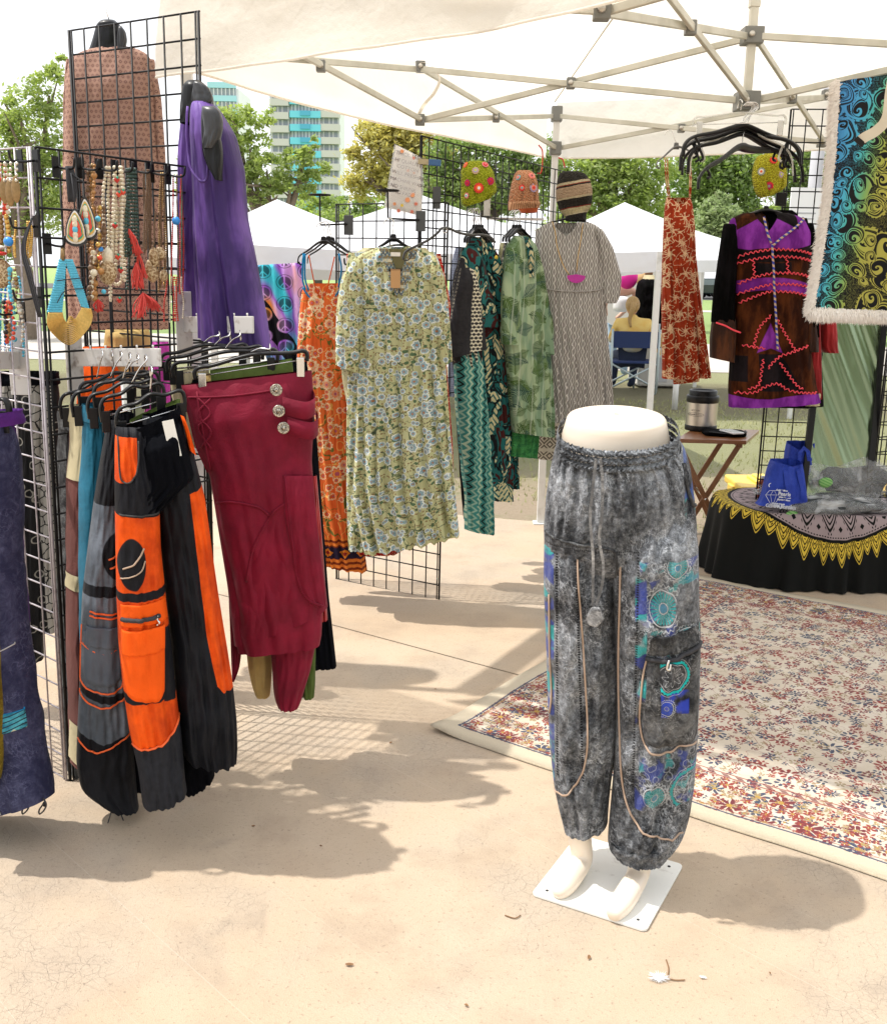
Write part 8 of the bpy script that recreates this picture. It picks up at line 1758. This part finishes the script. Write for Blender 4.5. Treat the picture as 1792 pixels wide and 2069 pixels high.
# ------------------------------------------------------------------ the half mannequin in front
pq_ = [gp(1060, 1802), gp(1190, 1702), gp(1380, 1752), gp(1293, 1884)]
mb_ = empty('mannequin', sum(pq_)/4, 'cream lower body mannequin standing on a white base plate', 'mannequin')
M['plate_white'] = material('base_enamel', lambda: mixc(ss(.56, .74, noise(objc(), 22.0, 6.0, .7))*.45, (.80, .80, .76), (.30, .27, .22)), .3)
mu = (pq_[2]-pq_[1])+(pq_[3]-pq_[0]); mu /= np.linalg.norm(mu); mw = np.cross([0, 0, 1.0], mu); W1, W2 = .298, .322; sg = 1 if np.dot(pq_[0]-pq_[1], mw) > 0 else -1
pq_[1] = sum(pq_)/4-mu*W1/2-mw*sg*W2/2
rr_c = .014; poly = []
for cx_, cy_, a0 in ((W1-rr_c, rr_c, -90), (W1-rr_c, W2-rr_c, 0), (rr_c, W2-rr_c, 90), (rr_c, rr_c, 180)):
    for k in range(5): t = R(a0+k*22.5); poly.append((cx_+rr_c*math.cos(t), cy_+rr_c*math.sin(t)))
b = MB(); b.prism(poly, pq_[1]+np.array([0, 0, .005]), mu, mw*sg, (0, 0, 1), .007); b.build('base_plate', M['plate_white'], mb_, False, bevel=.001)
for a, c_ in ((.03, .03), (W1-.03, .03), (W1-.03, W2-.03), (.03, W2-.03)):
    q = pq_[1]+mu*a+mw*sg*c_; b = MB(); b.lathe([(.001, .0), (.004, .0), (.004, .0012)], (q[0], q[1], .0087), 10); b.build('screw', M['ink'], mb_)
PM = Plane(1245, 2.36, -8, 900); HB = 1.0
# body: one continuous skin
def PP(px, py, n=0.0): return PM.px(px, py, n)
hipc = PP(1248, 960, -.02)
J = {}
def jn_(k, p, r): J[k] = (float(p[0]), float(p[1]), float(p[2]), r)
foot = lambda px, py, z: gp(px, py, z)
jn_('pel', PP(1250, 1010, -.02), (.125, .10)); jn_('waist', PP(1248, 930, -.02), (.125, .10))
jn_('hl', PP(1180, 1080, -.02), .088); jn_('kl', PP(1180, 1390, -.02), .058); jn_('al', foot(1166, 1700, .10)*0+np.array([*PP(1168, 1690, .0)[:2], .13]), .034)
jn_('hr', PP(1320, 1090, .0), .088); jn_('kr', PP(1320, 1420, .02), .058); jn_('ar', np.array([*PP(1290, 1740, .03)[:2], .13]), .034)
jn_('heel_l', foot(1178, 1738, .045), .031); jn_('ball_l', foot(1142, 1788, .030), .033); jn_('toe_l', foot(1120, 1812, .020), .020)
jn_('heel_r', foot(1292, 1766, .045), .031); jn_('ball_r', foot(1256, 1826, .030), .033); jn_('toe_r', foot(1234, 1854, .020), .020)
skin_body('body', M['skin_plastic'], J, [('pel', 'waist'), ('pel', 'hl'), ('hl', 'kl'), ('kl', 'al'), ('pel', 'hr'), ('hr', 'kr'), ('kr', 'ar'), ('al', 'heel_l'), ('heel_l', 'ball_l'), ('ball_l', 'toe_l'), ('ar', 'heel_r'), ('heel_r', 'ball_r'), ('ball_r', 'toe_r')], mb_, 2)
wc = PP(1246, 845, -.03); tl = R(9); rot = np.array([[math.cos(R(-8)), math.sin(R(8))*0, 0], [math.sin(R(-8)), 1, 0], [0, 0, 1]], float); rot = np.stack([PM.u, -PM.n*math.cos(tl)+np.array([0, 0, math.sin(tl)]), PM.n*math.sin(tl)+np.array([0, 0, math.cos(tl)])], 1)
b = MB(); b.lathe([(.135, -.13), (.134, -.08), (.126, -.045), (.120, -.02), (.1165, -.006), (.112, .0), (.10, .0025), (.05, .003), (.001, .003)], wc, 64, 1.0, .86, rot); b.build('waist_cap', M['skin_plastic'], mb_)
b = MB(); b.box(wc+rot@np.array([0, .01, .0035]), (.010, .003, .001), rot); b.build('mark', M['ink'], mb_, False)
# trousers
mt = empty('denim_trousers', PP(1250, 950), 'acid wash grey drawstring trousers with teal and blue mandala panels on the mannequin', 'trousers')
DN = dict(bg=(.016, .017, .020), hi=(.40, .41, .43))
def mand(c, x, y, cx_, cy_, r0, col_, ry=1.0, n=24.0, solid=.5, white=(.55, .58, .60)):
    dx, dy = x-cx_, (y-cy_)/ry; r = sq(dx*dx+dy*dy)/r0; th = at2(dy, dx)
    sp = gt(ab(fr(th*(n/6.2832))-.5), .17)
    c = mixc(inside(r, .28, .72, .03)*sp*.9, c, col_); c = mixc(lt(r, .2), c, mixc(.5, col_, (.12, .11, .3))); c = mixc(band(r, .80, .025, .015), c, white)
    c = mixc(band(r, 1.02+.06*cos(th*n), .03, .02)*.8, c, white); c = mixc(band(r, .24, .02, .01)*.7, c, white); return c
def ring(c, x, y, cx_, cy_, r0, col_, white=(.5, .52, .54)):
    dx, dy = x-cx_, y-cy_; r = sq(dx*dx+dy*dy)/r0; th = at2(dy, dx); c = mixc(inside(r, .86, 1.0+.03*cos(th*30), .015), c, col_); c = mixc(band(r, .78, .015, .01)*.8, c, white); c = mixc(band(r, 1.09, .015, .01)*.7, c, white)
    return mixc(band(r, .45+.16*cos(th*8), .025, .015)*.7, c, white)
def p_mleg(side):
    def f():
        x, y = zone(); v = objc(); vx, vy, vz = sep(v)
        pn = noise(v, 5.0, 5.0, .65, .8); m = noise(v, 70.0, 4.0, .8)
        def rdg(vv, s_, w): return 1.0-ss(0.0, w, ab(noise(vv, s_, 3.0, .55, .4)-.5))
        r1 = rdg(vec(vx*2.2+vz*.7, vy, vz*.9-vx*.5), 14.0, .018); r2 = rdg(vec(vx*1.1-vz*1.2, vy, vz+vx), 19.0, .014); r3 = rdg(vec(vx*.8+vz*1.7, vy, vz*.5-vx), 24.0, .014); r4 = rdg(vec(vx*2.5, vy, vz*.6), 33.0, .012)
        ln = mn(r1*.6+r2*.6+r3*.5+r4*.45, 1.0)*ss(.36, .60, noise(v, 7.0, 3.0))
        f_ = ss(.40, .74, pn*.6+m*.42)*.62+ln*.66+ss(.5, .9, m)*.25
        c = mixc(mn(f_, 1.0), (.022, .024, .028), (.54, .57, .61))
        blue, teal = (.045, .065, .27), (.03, .33, .34)
        base = c
        if side == 'R':
            pm = mx(rect(x, y, 1288, 1430, 1108, 1300, 1.5), rect(x, y, 1288, 1430, 1485, 1592, 1.5)); pm = pm*(1.0-rect(x, y, 1358, 1412, 1150, 1235, 2)*gt(disc(x, y, 1388, 1195, 30, 44), .5))
            bl = ss(.52, .60, noise(vec(x/1000, y/1000), 22.0, 3.0)); q = mixc(bl*.8, c, blue); cv = vor(vec(x/1000+noise(v, 20.0)*.006, y/1000), 60.0); q = mixc(band(X(cv.outputs['Distance']), .35, .05, .02)*.45, q, (.5, .52, .54)); tq = ss(.58, .64, noise(vec(x/1000+2.0, y/1000), 30.0, 3.0)); q = mixc(tq*.6, q, teal)
            q = mand(q, x, y, 1334, 1197, 34, teal, 1.25); q = mand(q, x, y, 1362, 1118, 26, teal); q = mand(q, x, y, 1318, 1572, 27, teal, 1.1); q = ring(q, x, y, 1388, 1562, 40, teal); q = mand(q, x, y, 1380, 1260, 26, teal); q = mand(q, x, y, 1296, 1228, 12, (.3, .32, .34))
            c = mixc(pm*.85, c, q)
            lw = rect(x, y, 1280, 1302, 1110, 1600, 1.5); c = mixc(lw*ss(.45, .55, noise(vec(x/1000, y/1000), 16.0))*.85, c, mixc(gt(noise(vec(x/1000, y/1000+1), 12.0), .5), blue, teal))
            for a in (1250, 1286): c = mixc(band(x-(y-1100)*-.02, a, 2.0, .8)*gt(fr(y/5.0), .4)*lt(y, 1560)*.9, c, (.012, .012, .014))
        elif side == 'L':
            lf = lt(x, 1122)*gt(y, 1090)*lt(y, 1560); q = mixc(ss(.45, .55, noise(vec(x/1000, y/1000), 26.0, 3.0)), c, blue); q = mixc(ss(.55, .62, noise(vec(x/1000+2, y/1000), 18.0, 3.0)), q, teal); c = mixc(lf*.85, c, q)
            for a, b2 in ((1128, 0.0), (1166, .03)): c = mixc(band(x-(y-1100)*b2, a, 2.2, .8)*gt(fr(y/5.0), .4)*lt(y, 1540)*gt(y, 1065), c, (.012, .012, .014))
        else:
            pk_ = rect(x, y, 1378, 1420, 905, 1020, 2); q = mixc(ss(.5, .6, noise(vec(x/1000, y/1000), 26.0, 3.0)), mixc(.6, c, (.01, .012, .02)), mixc(gt(noise(vec(x/1000, y/1000), 14.0), .5), (.03, .08, .3), (.015, .25, .25))); c = mixc(pk_*.8, c, q)
            c = mixc(band(y-(x-1240)*(-.0), 1078, 1.6, .6)*gt(fr(x/4.0), .35)*.8, c, (.012, .012, .014))
        return c
    return f
for k in 'LRH': M['mleg'+k] = cloth('denim_panel_'+k.lower(), p_mleg(k), .85, sheen=.1, bump=lambda: noise(objc(), 13.0, 6.0, .65, 1.2)*3.2+noise(objc(), 300.0, 1.0)*.3, bstr=.8, bdist=.005)
SH_ = loft('seat', M['mlegH'], PM.moved(-.02), [(900, 1124, 1376), (915, 1119, 1386), (945, 1112, 1395), (1000, 1103, 1402), (1060, 1099, 1407), (1100, 1100, 1407), (1130, 1106, 1400), (1170, 1120, 1390)], .140, mt, ny=80, na=240, fold=(.024, .002), freq=11, seed=5, wr=.004, top=0, drift=.5, tiltn=(.24, .0), dprof=[.92, 1.0, 1.02, 1.0, .96, .88, .70, .40], flat=.8)
SL_ = loft('leg', M['mlegL'], PM.moved(-.03), [(1010, 1112, 1215), (1080, 1100, 1224), (1150, 1099, 1244), (1200, 1100, 1248), (1300, 1104, 1250), (1400, 1107, 1250), (1500, 1111, 1246), (1580, 1120, 1234), (1620, 1128, 1230), (1650, 1136, 1228), (1140, 1668, 1228, 1654)], .122, mt, ny=120, na=110, fold=(.003, .010), freq=4, seed=6, wr=.010, top=.16, dprof=[1, 1, .95, .85, .8, .75])
SR_ = loft('leg', M['mlegR'], PM.moved(.012), [(1020, 1262, 1396), (1090, 1244, 1409), (1150, 1234, 1410), (1200, 1237, 1411), (1300, 1241, 1414), (1400, 1245, 1412), (1500, 1242, 1408), (1580, 1238, 1402), (1640, 1233, 1394), (1680, 1229, 1382), (1228, 1696, 1364, 1704)], .125, mt, ny=120, na=120, fold=(.003, .011), freq=4, seed=7, wr=.011, top=.16, dprof=[1, 1, .95, .88, .82, .78])
loft('cuff_gather', M['mlegR'], PM.moved(.012), [(1684, 1230, 1368), (1228, 1702, 1362, 1706), (1240, 1714, 1348, 1718)], .10, mt, ny=12, na=120, fold=(.004, .006), freq=18, seed=8, wr=.004, top=0)
def band_(y0, y1, nm, dp=.140, g=.011, seed=1):
    return loft(nm, M['mlegH'], PM.moved(-.02), [(y0, 1128, 1370), ((y0+y1)/2, 1125, 1373), (y1, 1124, 1374)], dp, mt, ny=12, na=420, fold=(g, g), freq=34, seed=seed, wr=.001, top=0, dprof=[.93, 1, 1, .93], drift=0, wob=0, tiltn=(.23, .23), flat=.8)
band_(866, 879, 'waistband'); band_(880, 893, 'waistband', .142, seed=2); Sb3 = band_(894, 908, 'waistband', .143, seed=3)
# drawstring
M['string'] = cloth('drawstring_cotton', lambda: denim((.10, .102, .106), (.62, .62, .62), 1.2), .85)
for P_ in ([(1204, 906), (1198, 960), (1193, 1020), (1198, 1090), (1198, 1150), (1198, 1190)], [(1212, 906), (1216, 950), (1215, 1010), (1210, 1060), (1218, 1110), (1215, 1150), (1204, 1190)]):
    Q = smooth_path([PM.px(x, y-4, .168 if y < 1000 else .168-.00012*(y-1000)) for x, y in P_], 6); ribbon('drawstring', Q, .0032, M['string'], mt, PM.n)
tpx = PM.px(1202, 1205, .150); b = MB(); b.prism([(-.008, .022), (.010, .022), (.022, -.004), (.006, -.026), (-.014, -.022), (-.020, .0)], tpx, PM.u, (0, 0, 1), PM.n, .012); b.build('drawstring_tip', M['string'], mt, False, bevel=.004)
M['pocket_denim'] = cloth('pocket_denim', lambda: denim((.02, .021, .023), (.40, .41, .42), 1.0), .85, bump=lambda: noise(objc(), 13.0, 6.0, .65, 1.2)*3.2, bstr=.8, bdist=.005)
# piping and seams
for P_ in ([(1168, 1064), (1170, 1140), (1178, 1250), (1184, 1350), (1188, 1450), (1182, 1510), (1166, 1548), (1142, 1572), (1116, 1582)], [(1112, 1180), (1113, 1300), (1116, 1380), (1112, 1420)]): cord('piping', M['pipe_tan'], SL_, P_, .0026, mt, off=.004)
for P_ in ([(1252, 1112), (1250, 1200), (1248, 1320), (1250, 1440), (1254, 1540), (1266, 1596), (1290, 1634), (1330, 1652), (1376, 1656)], [(1302, 1302), (1294, 1340), (1289, 1400), (1291, 1440), (1300, 1470), (1322, 1484), (1350, 1482), (1376, 1474), (1402, 1478)]): cord('piping', M['pipe_tan'], SR_, P_, .0026, mt, off=.005)
cord('zip', M['ink'], SR_, [(1300, 1296), (1340, 1296), (1380, 1286), (1410, 1278)], .0055, mt, off=.010); cord('zip_pull', M['chrome'], SR_, [(1344, 1292), (1341, 1300), (1340, 1308), (1345, 1310), (1347, 1300)], .003, mt, off=.018)
patch('cargo_pocket', M['pocket_denim'], SR_, [(1304, 1304), (1408, 1288), (1404, 1474), (1296, 1468)], mt, off=.001, th=.005, nx=16, ny=20, rnd=.06)
def p_pocket():
    x, y = zone(); c = denim((.016, .017, .02), (.30, .31, .33)); c = mixc(gt(y, 1362)*ss(.4, .55, noise(vec(x/1000, y/1000), 30.0, 3.0)), c, (.035, .06, .40)); c = ring(c, x, y, 1352, 1330, 34, (.015, .42, .42)); return mand(c, x, y, 1340, 1390, 17, (.035, .08, .5))
M['pocket_print'] = cloth('pocket_print', p_pocket)
patch('printed_pocket', M['pocket_print'], SR_, [(1328, 1302), (1388, 1294), (1384, 1404), (1330, 1408)], mt, off=.006, th=.003, nx=12, ny=14)
patch('zip_band', M['pocket_denim'], SR_, [(1310, 1252), (1412, 1238), (1413, 1276), (1306, 1290)], mt, off=.002, th=.003)
for P_ in ([(1378, 916), (1384, 960), (1396, 1000), (1404, 1012)],): cord('pocket_edge', M['denim_dark'], SH_, P_, .005, mt, off=.003)
for P_ in ([(1104, 1058), (1150, 1064), (1200, 1066), (1240, 1072)], [(1262, 1102), (1310, 1108), (1360, 1104), (1404, 1096)], [(1240, 1072), (1246, 1100), (1244, 1150)]): cord('seam', M['denim_dark'], SH_, P_, .0035, mt, off=.001)
# ------------------------------------------------------------------ people and stall things far behind
M['skin'] = material('skin', (.58, .34, .24), .55); M['blond'] = material('blond_hair', lambda: mixc(noise(objc(), 60.0, 3.0), (.34, .20, .07), (.62, .42, .20)), .6)
M['jeans_light'] = material('light_jeans', lambda: mixc(noise(objc(), 20.0, 3.0), (.22, .34, .50), (.36, .48, .62)), .85); M['navy'] = material('navy_canvas', (.02, .04, .14), .8); M['dark_blue'] = material('dark_trousers', (.02, .03, .07), .85)
def p_tie():
    v = objc(); n = noise(v, 5.0, 3.0, .5, .6); return ramp(sep(v)[2]*1.6-.95+n*.9, [(0.0, (.14, .28, .36)), (.25, (.66, .68, .66)), (.5, (.75, .70, .55)), (.7, (.80, .50, .12)), (1.0, (.85, .62, .22))])
M['tie_dye'] = material('tie_dye', p_tie, .85)
def head(parent, c_, hair, back=True, r=.105):
    b = MB(); b.sphere(c_, 1.0, 18, 12, (r*.80, r*.92, r*1.15)); b.build('head', M['skin'], parent)
    b = MB(); b.sphere(np.array(c_)+np.array([0, -.018 if back else .02, .02]), 1.0, 18, 12, (r*.92, r*1.0, r*1.1)); b.build('hair', hair, parent)
Ys = 13.9; sx = at(1277, 700, Ys)[0]; zg = -.03
wp = empty('person', (sx, Ys, zg), 'seated woman seen from behind in a yellow tie-dye top with blond ponytail', 'person')
J = {}
def jn2(k, x, y, z, r): J[k] = (sx+x, Ys+y, z, r)
for k, *v in (('pel', 0, .0, .50, .17), ('sp', 0, .02, .66, .165), ('ch', 0, .03, .82, .18), ('nk', 0, .04, .97, .06), ('nt', 0, .05, 1.03, .05), ('sl', -.2, .03, .90, .085), ('el', -.27, .12, .66, .06), ('hl_', -.16, .34, .60, .04), ('sr', .2, .03, .90, .085), ('er', .27, .12, .66, .06), ('hr_', .16, .34, .60, .04)): jn2(k, *v)
o = skin_body('torso', M['tie_dye'], J, [('pel', 'sp'), ('sp', 'ch'), ('ch', 'nk'), ('nk', 'nt'), ('ch', 'sl'), ('sl', 'el'), ('el', 'hl_'), ('ch', 'sr'), ('sr', 'er'), ('er', 'hr_')], wp)
J = {}
for k, *v in (('pel', 0, .05, .47, .15), ('hl', -.1, .08, .46, .09), ('kl', -.14, .48, .46, .075), ('al', -.16, .45, .06, .05), ('fl', -.17, .62, .02, .04), ('hr', .1, .08, .46, .09), ('kr', .14, .48, .46, .075), ('ar', .10, .42, .06, .05), ('fr_', .10, .60, .02, .04)): jn2(k, *v)
skin_body('legs', M['dark_blue'], J, [('pel', 'hl'), ('hl', 'kl'), ('kl', 'al'), ('al', 'fl'), ('pel', 'hr'), ('hr', 'kr'), ('kr', 'ar'), ('ar', 'fr_')], wp)
head(wp, (sx-.02, Ys+.05, 1.13), M['blond']); b = MB(); b.tube(smooth_path([(sx-.02, Ys-.05, 1.16), (sx-.04, Ys-.10, 1.10), (sx-.07, Ys-.09, .96), (sx-.05, Ys-.09, .86)], 4), np.linspace(.045, .015, 13), 8); b.build('ponytail', M['blond'], wp)
fc = empty('folding_chair', (sx, Ys, zg), 'folding director chair with a navy back and pale steel legs', 'chair'); M['pale_steel'] = material('pale_steel', (.50, .58, .62), .35, metal=.5)
b = MB(); b.box((sx-.0, Ys-.235, .70), (.60, .02, .22)); b.build('backrest', M['navy'], fc, False, bevel=.008); b = MB(); b.box((sx, Ys+.0, .40), (.56, .46, .03)); b.build('seat', M['navy'], fc, False, bevel=.008)
for s_ in (-1, 1):
    b = MB(); b.tube(smooth_path([(sx+s_*.31, Ys-.24, .84), (sx+s_*.31, Ys-.24, .01), (sx+s_*.31, Ys+.24, .01), (sx+s_*.31, Ys+.24, .60), (sx+s_*.31, Ys-.2, .62)], 3), .016, 8); b.build('side_frame', M['pale_steel'], fc)
    for yy in (-.22, .22): b = MB(); b.tube([(sx-s_*.30, Ys+yy, .38), (sx+s_*.30, Ys+yy+.02*s_, .06)], .013, 8); b.build('brace', M['pale_steel'], fc)
b = MB(); b.box((sx+.40, Ys-.1, .30), (.16, .03, .34)); b.build('side_pocket', M['grey_paint'], fc, False, bevel=.01)
# standing woman
Yw = 15.6; wx_ = at(1256, 600, Yw)[0]; w2 = empty('person', (wx_, Yw, zg), 'standing woman in a white tank top and light blue jeans', 'person')
def sk(nm, mat, items, edges, x0, y0, par):
    J = {k: (x0+x, y0+y, z, r) for k, x, y, z, r in items}; return skin_body(nm, mat, J, edges, par)
sk('arms', M['skin'], [('ch', 0, 0, 1.22, .11), ('nk', 0, 0, 1.38, .05), ('nt', 0, 0, 1.46, .045), ('sl', -.17, 0, 1.33, .055), ('el', -.24, .08, 1.08, .04), ('hl', -.18, .25, .92, .03), ('sr', .17, 0, 1.33, .055), ('er', .25, .05, 1.08, .04), ('hr', .30, .25, .95, .03)], [('ch', 'nk'), ('nk', 'nt'), ('ch', 'sl'), ('sl', 'el'), ('el', 'hl'), ('ch', 'sr'), ('sr', 'er'), ('er', 'hr')], wx_, Yw, w2)
sk('tank_top', M['white_paint'], [('a', 0, -.005, .98, .15), ('b', 0, -.005, 1.1, .14), ('c', 0, -.005, 1.25, .15)], [('a', 'b'), ('b', 'c')], wx_, Yw, w2)
sk('jeans', M['jeans_light'], [('p', 0, 0, .88, .16), ('hl', -.09, 0, .78, .10), ('kl', -.10, 0, .42, .07), ('al', -.10, 0, .05, .055), ('hr', .09, 0, .78, .10), ('kr', .10, .02, .42, .07), ('ar', .10, .02, .05, .055)], [('p', 'hl'), ('hl', 'kl'), ('kl', 'al'), ('p', 'hr'), ('hr', 'kr'), ('kr', 'ar')], wx_, Yw, w2)
head(w2, (wx_, Yw, 1.56), M['dark_blue']); M['hot_pink'] = material('hot_pink', (.80, .02, .35), .7)
b = MB(); b.sphere(np.array([*at(1268, 560, 15.2)]), 1.0, 14, 9, (.15, .12, .17)); b.sphere(np.array([*at(1258, 548, 15.2)]), 1.0, 10, 7, (.07, .06, .09)); tag(b.build('pink_bundle', M['hot_pink'], None), 'hot pink cloth bundle beside the standing woman', 'bundle')
# second person behind the black cape, arm stretched to the left
Yc = 15.9; cx2 = at(1288, 600, Yc)[0]; w3 = empty('person', (cx2, Yc, zg), 'blond person reaching out one arm beside the black cape', 'person')
sk('body', M['skin'], [('ch', .1, 0, 1.15, .12), ('nk', .08, 0, 1.32, .05), ('nt', .07, 0, 1.38, .045), ('sl', -.04, 0, 1.22, .05), ('el', -.18, -.08, 1.02, .035), ('hl', -.34, -.14, .88, .03), ('p', .1, 0, .85, .12)], [('ch', 'nk'), ('nk', 'nt'), ('ch', 'sl'), ('sl', 'el'), ('el', 'hl'), ('ch', 'p')], cx2, Yc, w3)
sk('shirt', M['white_paint'], [('a', .1, -.01, .9, .15), ('c', .1, -.01, 1.18, .15), ('s', -.02, -.01, 1.2, .07)], [('a', 'c'), ('c', 's')], cx2, Yc, w3); head(w3, (cx2+.05, Yc, 1.47), M['blond'])
# black cape on a stand, red chair cloth, hat, table
pC = Plane(1310, 15.0, 0); cs_ = empty('cape_stand', pC.px(1310, 760), 'black cape displayed on a bust form with a wooden neck knob', 'display stand')
loft('cape', M['velvet_black'], pC, [(562, 1300, 1322), (568, 1290, 1334), (590, 1285, 1338), (640, 1284, 1340), (664, 1288, 1338)], .28, cs_, ny=40, na=70, fold=(.01, .05), freq=7, seed=3, wr=.01); loft('bust', M['cream_cotton'], pC, [(555, 1302, 1320), (570, 1294, 1330), (660, 1292, 1330), (700, 1294, 1330)], .2, cs_, ny=16, na=30, seed=4)
b = MB(); b.sphere(pC.px(1311, 551), .06, 12, 8); b.tube([pC.px(1311, 700), (pC.px(1311, 700)[0], 15.0, -.03)], .03, 8); b.build('stand_pole', M['wood_leg'], cs_)
pR = Plane(1312, 14.4, 0); rc = empty('red_chair', pR.px(1312, 700), 'low red sling chair back beside the seated woman', 'chair')
loft('sling', M['velvet_red'], pR, [(654, 1290, 1332), (670, 1294, 1328), (680, 1300, 1326)], .03, rc, ny=14, na=40, fold=(.002, .02), freq=3, seed=5); b = MB(); b.tube([pR.px(1290, 654), (pR.px(1290, 654)[0], 14.5, -.03)], .015, 6); b.tube([pR.px(1332, 654), (pR.px(1332, 654)[0], 14.5, -.03)], .015, 6); b.build('frame', M['pale_steel'], rc)
hc = at(1322, 690, 13.9); ht = empty('straw_hat', hc, 'straw hat with a dark band hanging at the seated woman\'s side', 'hat'); M['straw'] = material('straw', lambda: mixc(noise(objc(), 80.0, 3.0), (.45, .27, .09), (.66, .46, .2)), .8)
rotH = np.array(Matrix.Rotation(R(60), 3, 'Y') @ Matrix.Rotation(R(20), 3, 'X')); b = MB(); b.lathe([(.20, 0), (.11, .02), (.10, .11), (.05, .13), (.001, .13)], hc, 24, rot=rotH, cap=False); b.build('crown_and_brim', M['straw'], ht); b = MB(); b.lathe([(.113, .025), (.110, .055)], hc, 24, rot=rotH, cap=False); b.build('hat_band', M['velvet_black'], ht)
tb2 = empty('display_table', at(1325, 760, 14.9), 'table under a grey white cloth behind the seated woman', 'table'); q = at(1325, 700, 14.9); b = MB(); b.box((q[0], 14.9, .36), (.62, .8, .72)); b.build('table_cover', M['tentwall'], tb2, False, bevel=.03)
b = MB(); p_ = at(1366, 775, 12.2); b.tube([(p_[0], 12.2, -.03), (p_[0], 12.2, .46)], .035, 10); ob = b.build('white_post', M['white_paint'], None); tag(ob, 'short white post under the rust slip dress', 'post')
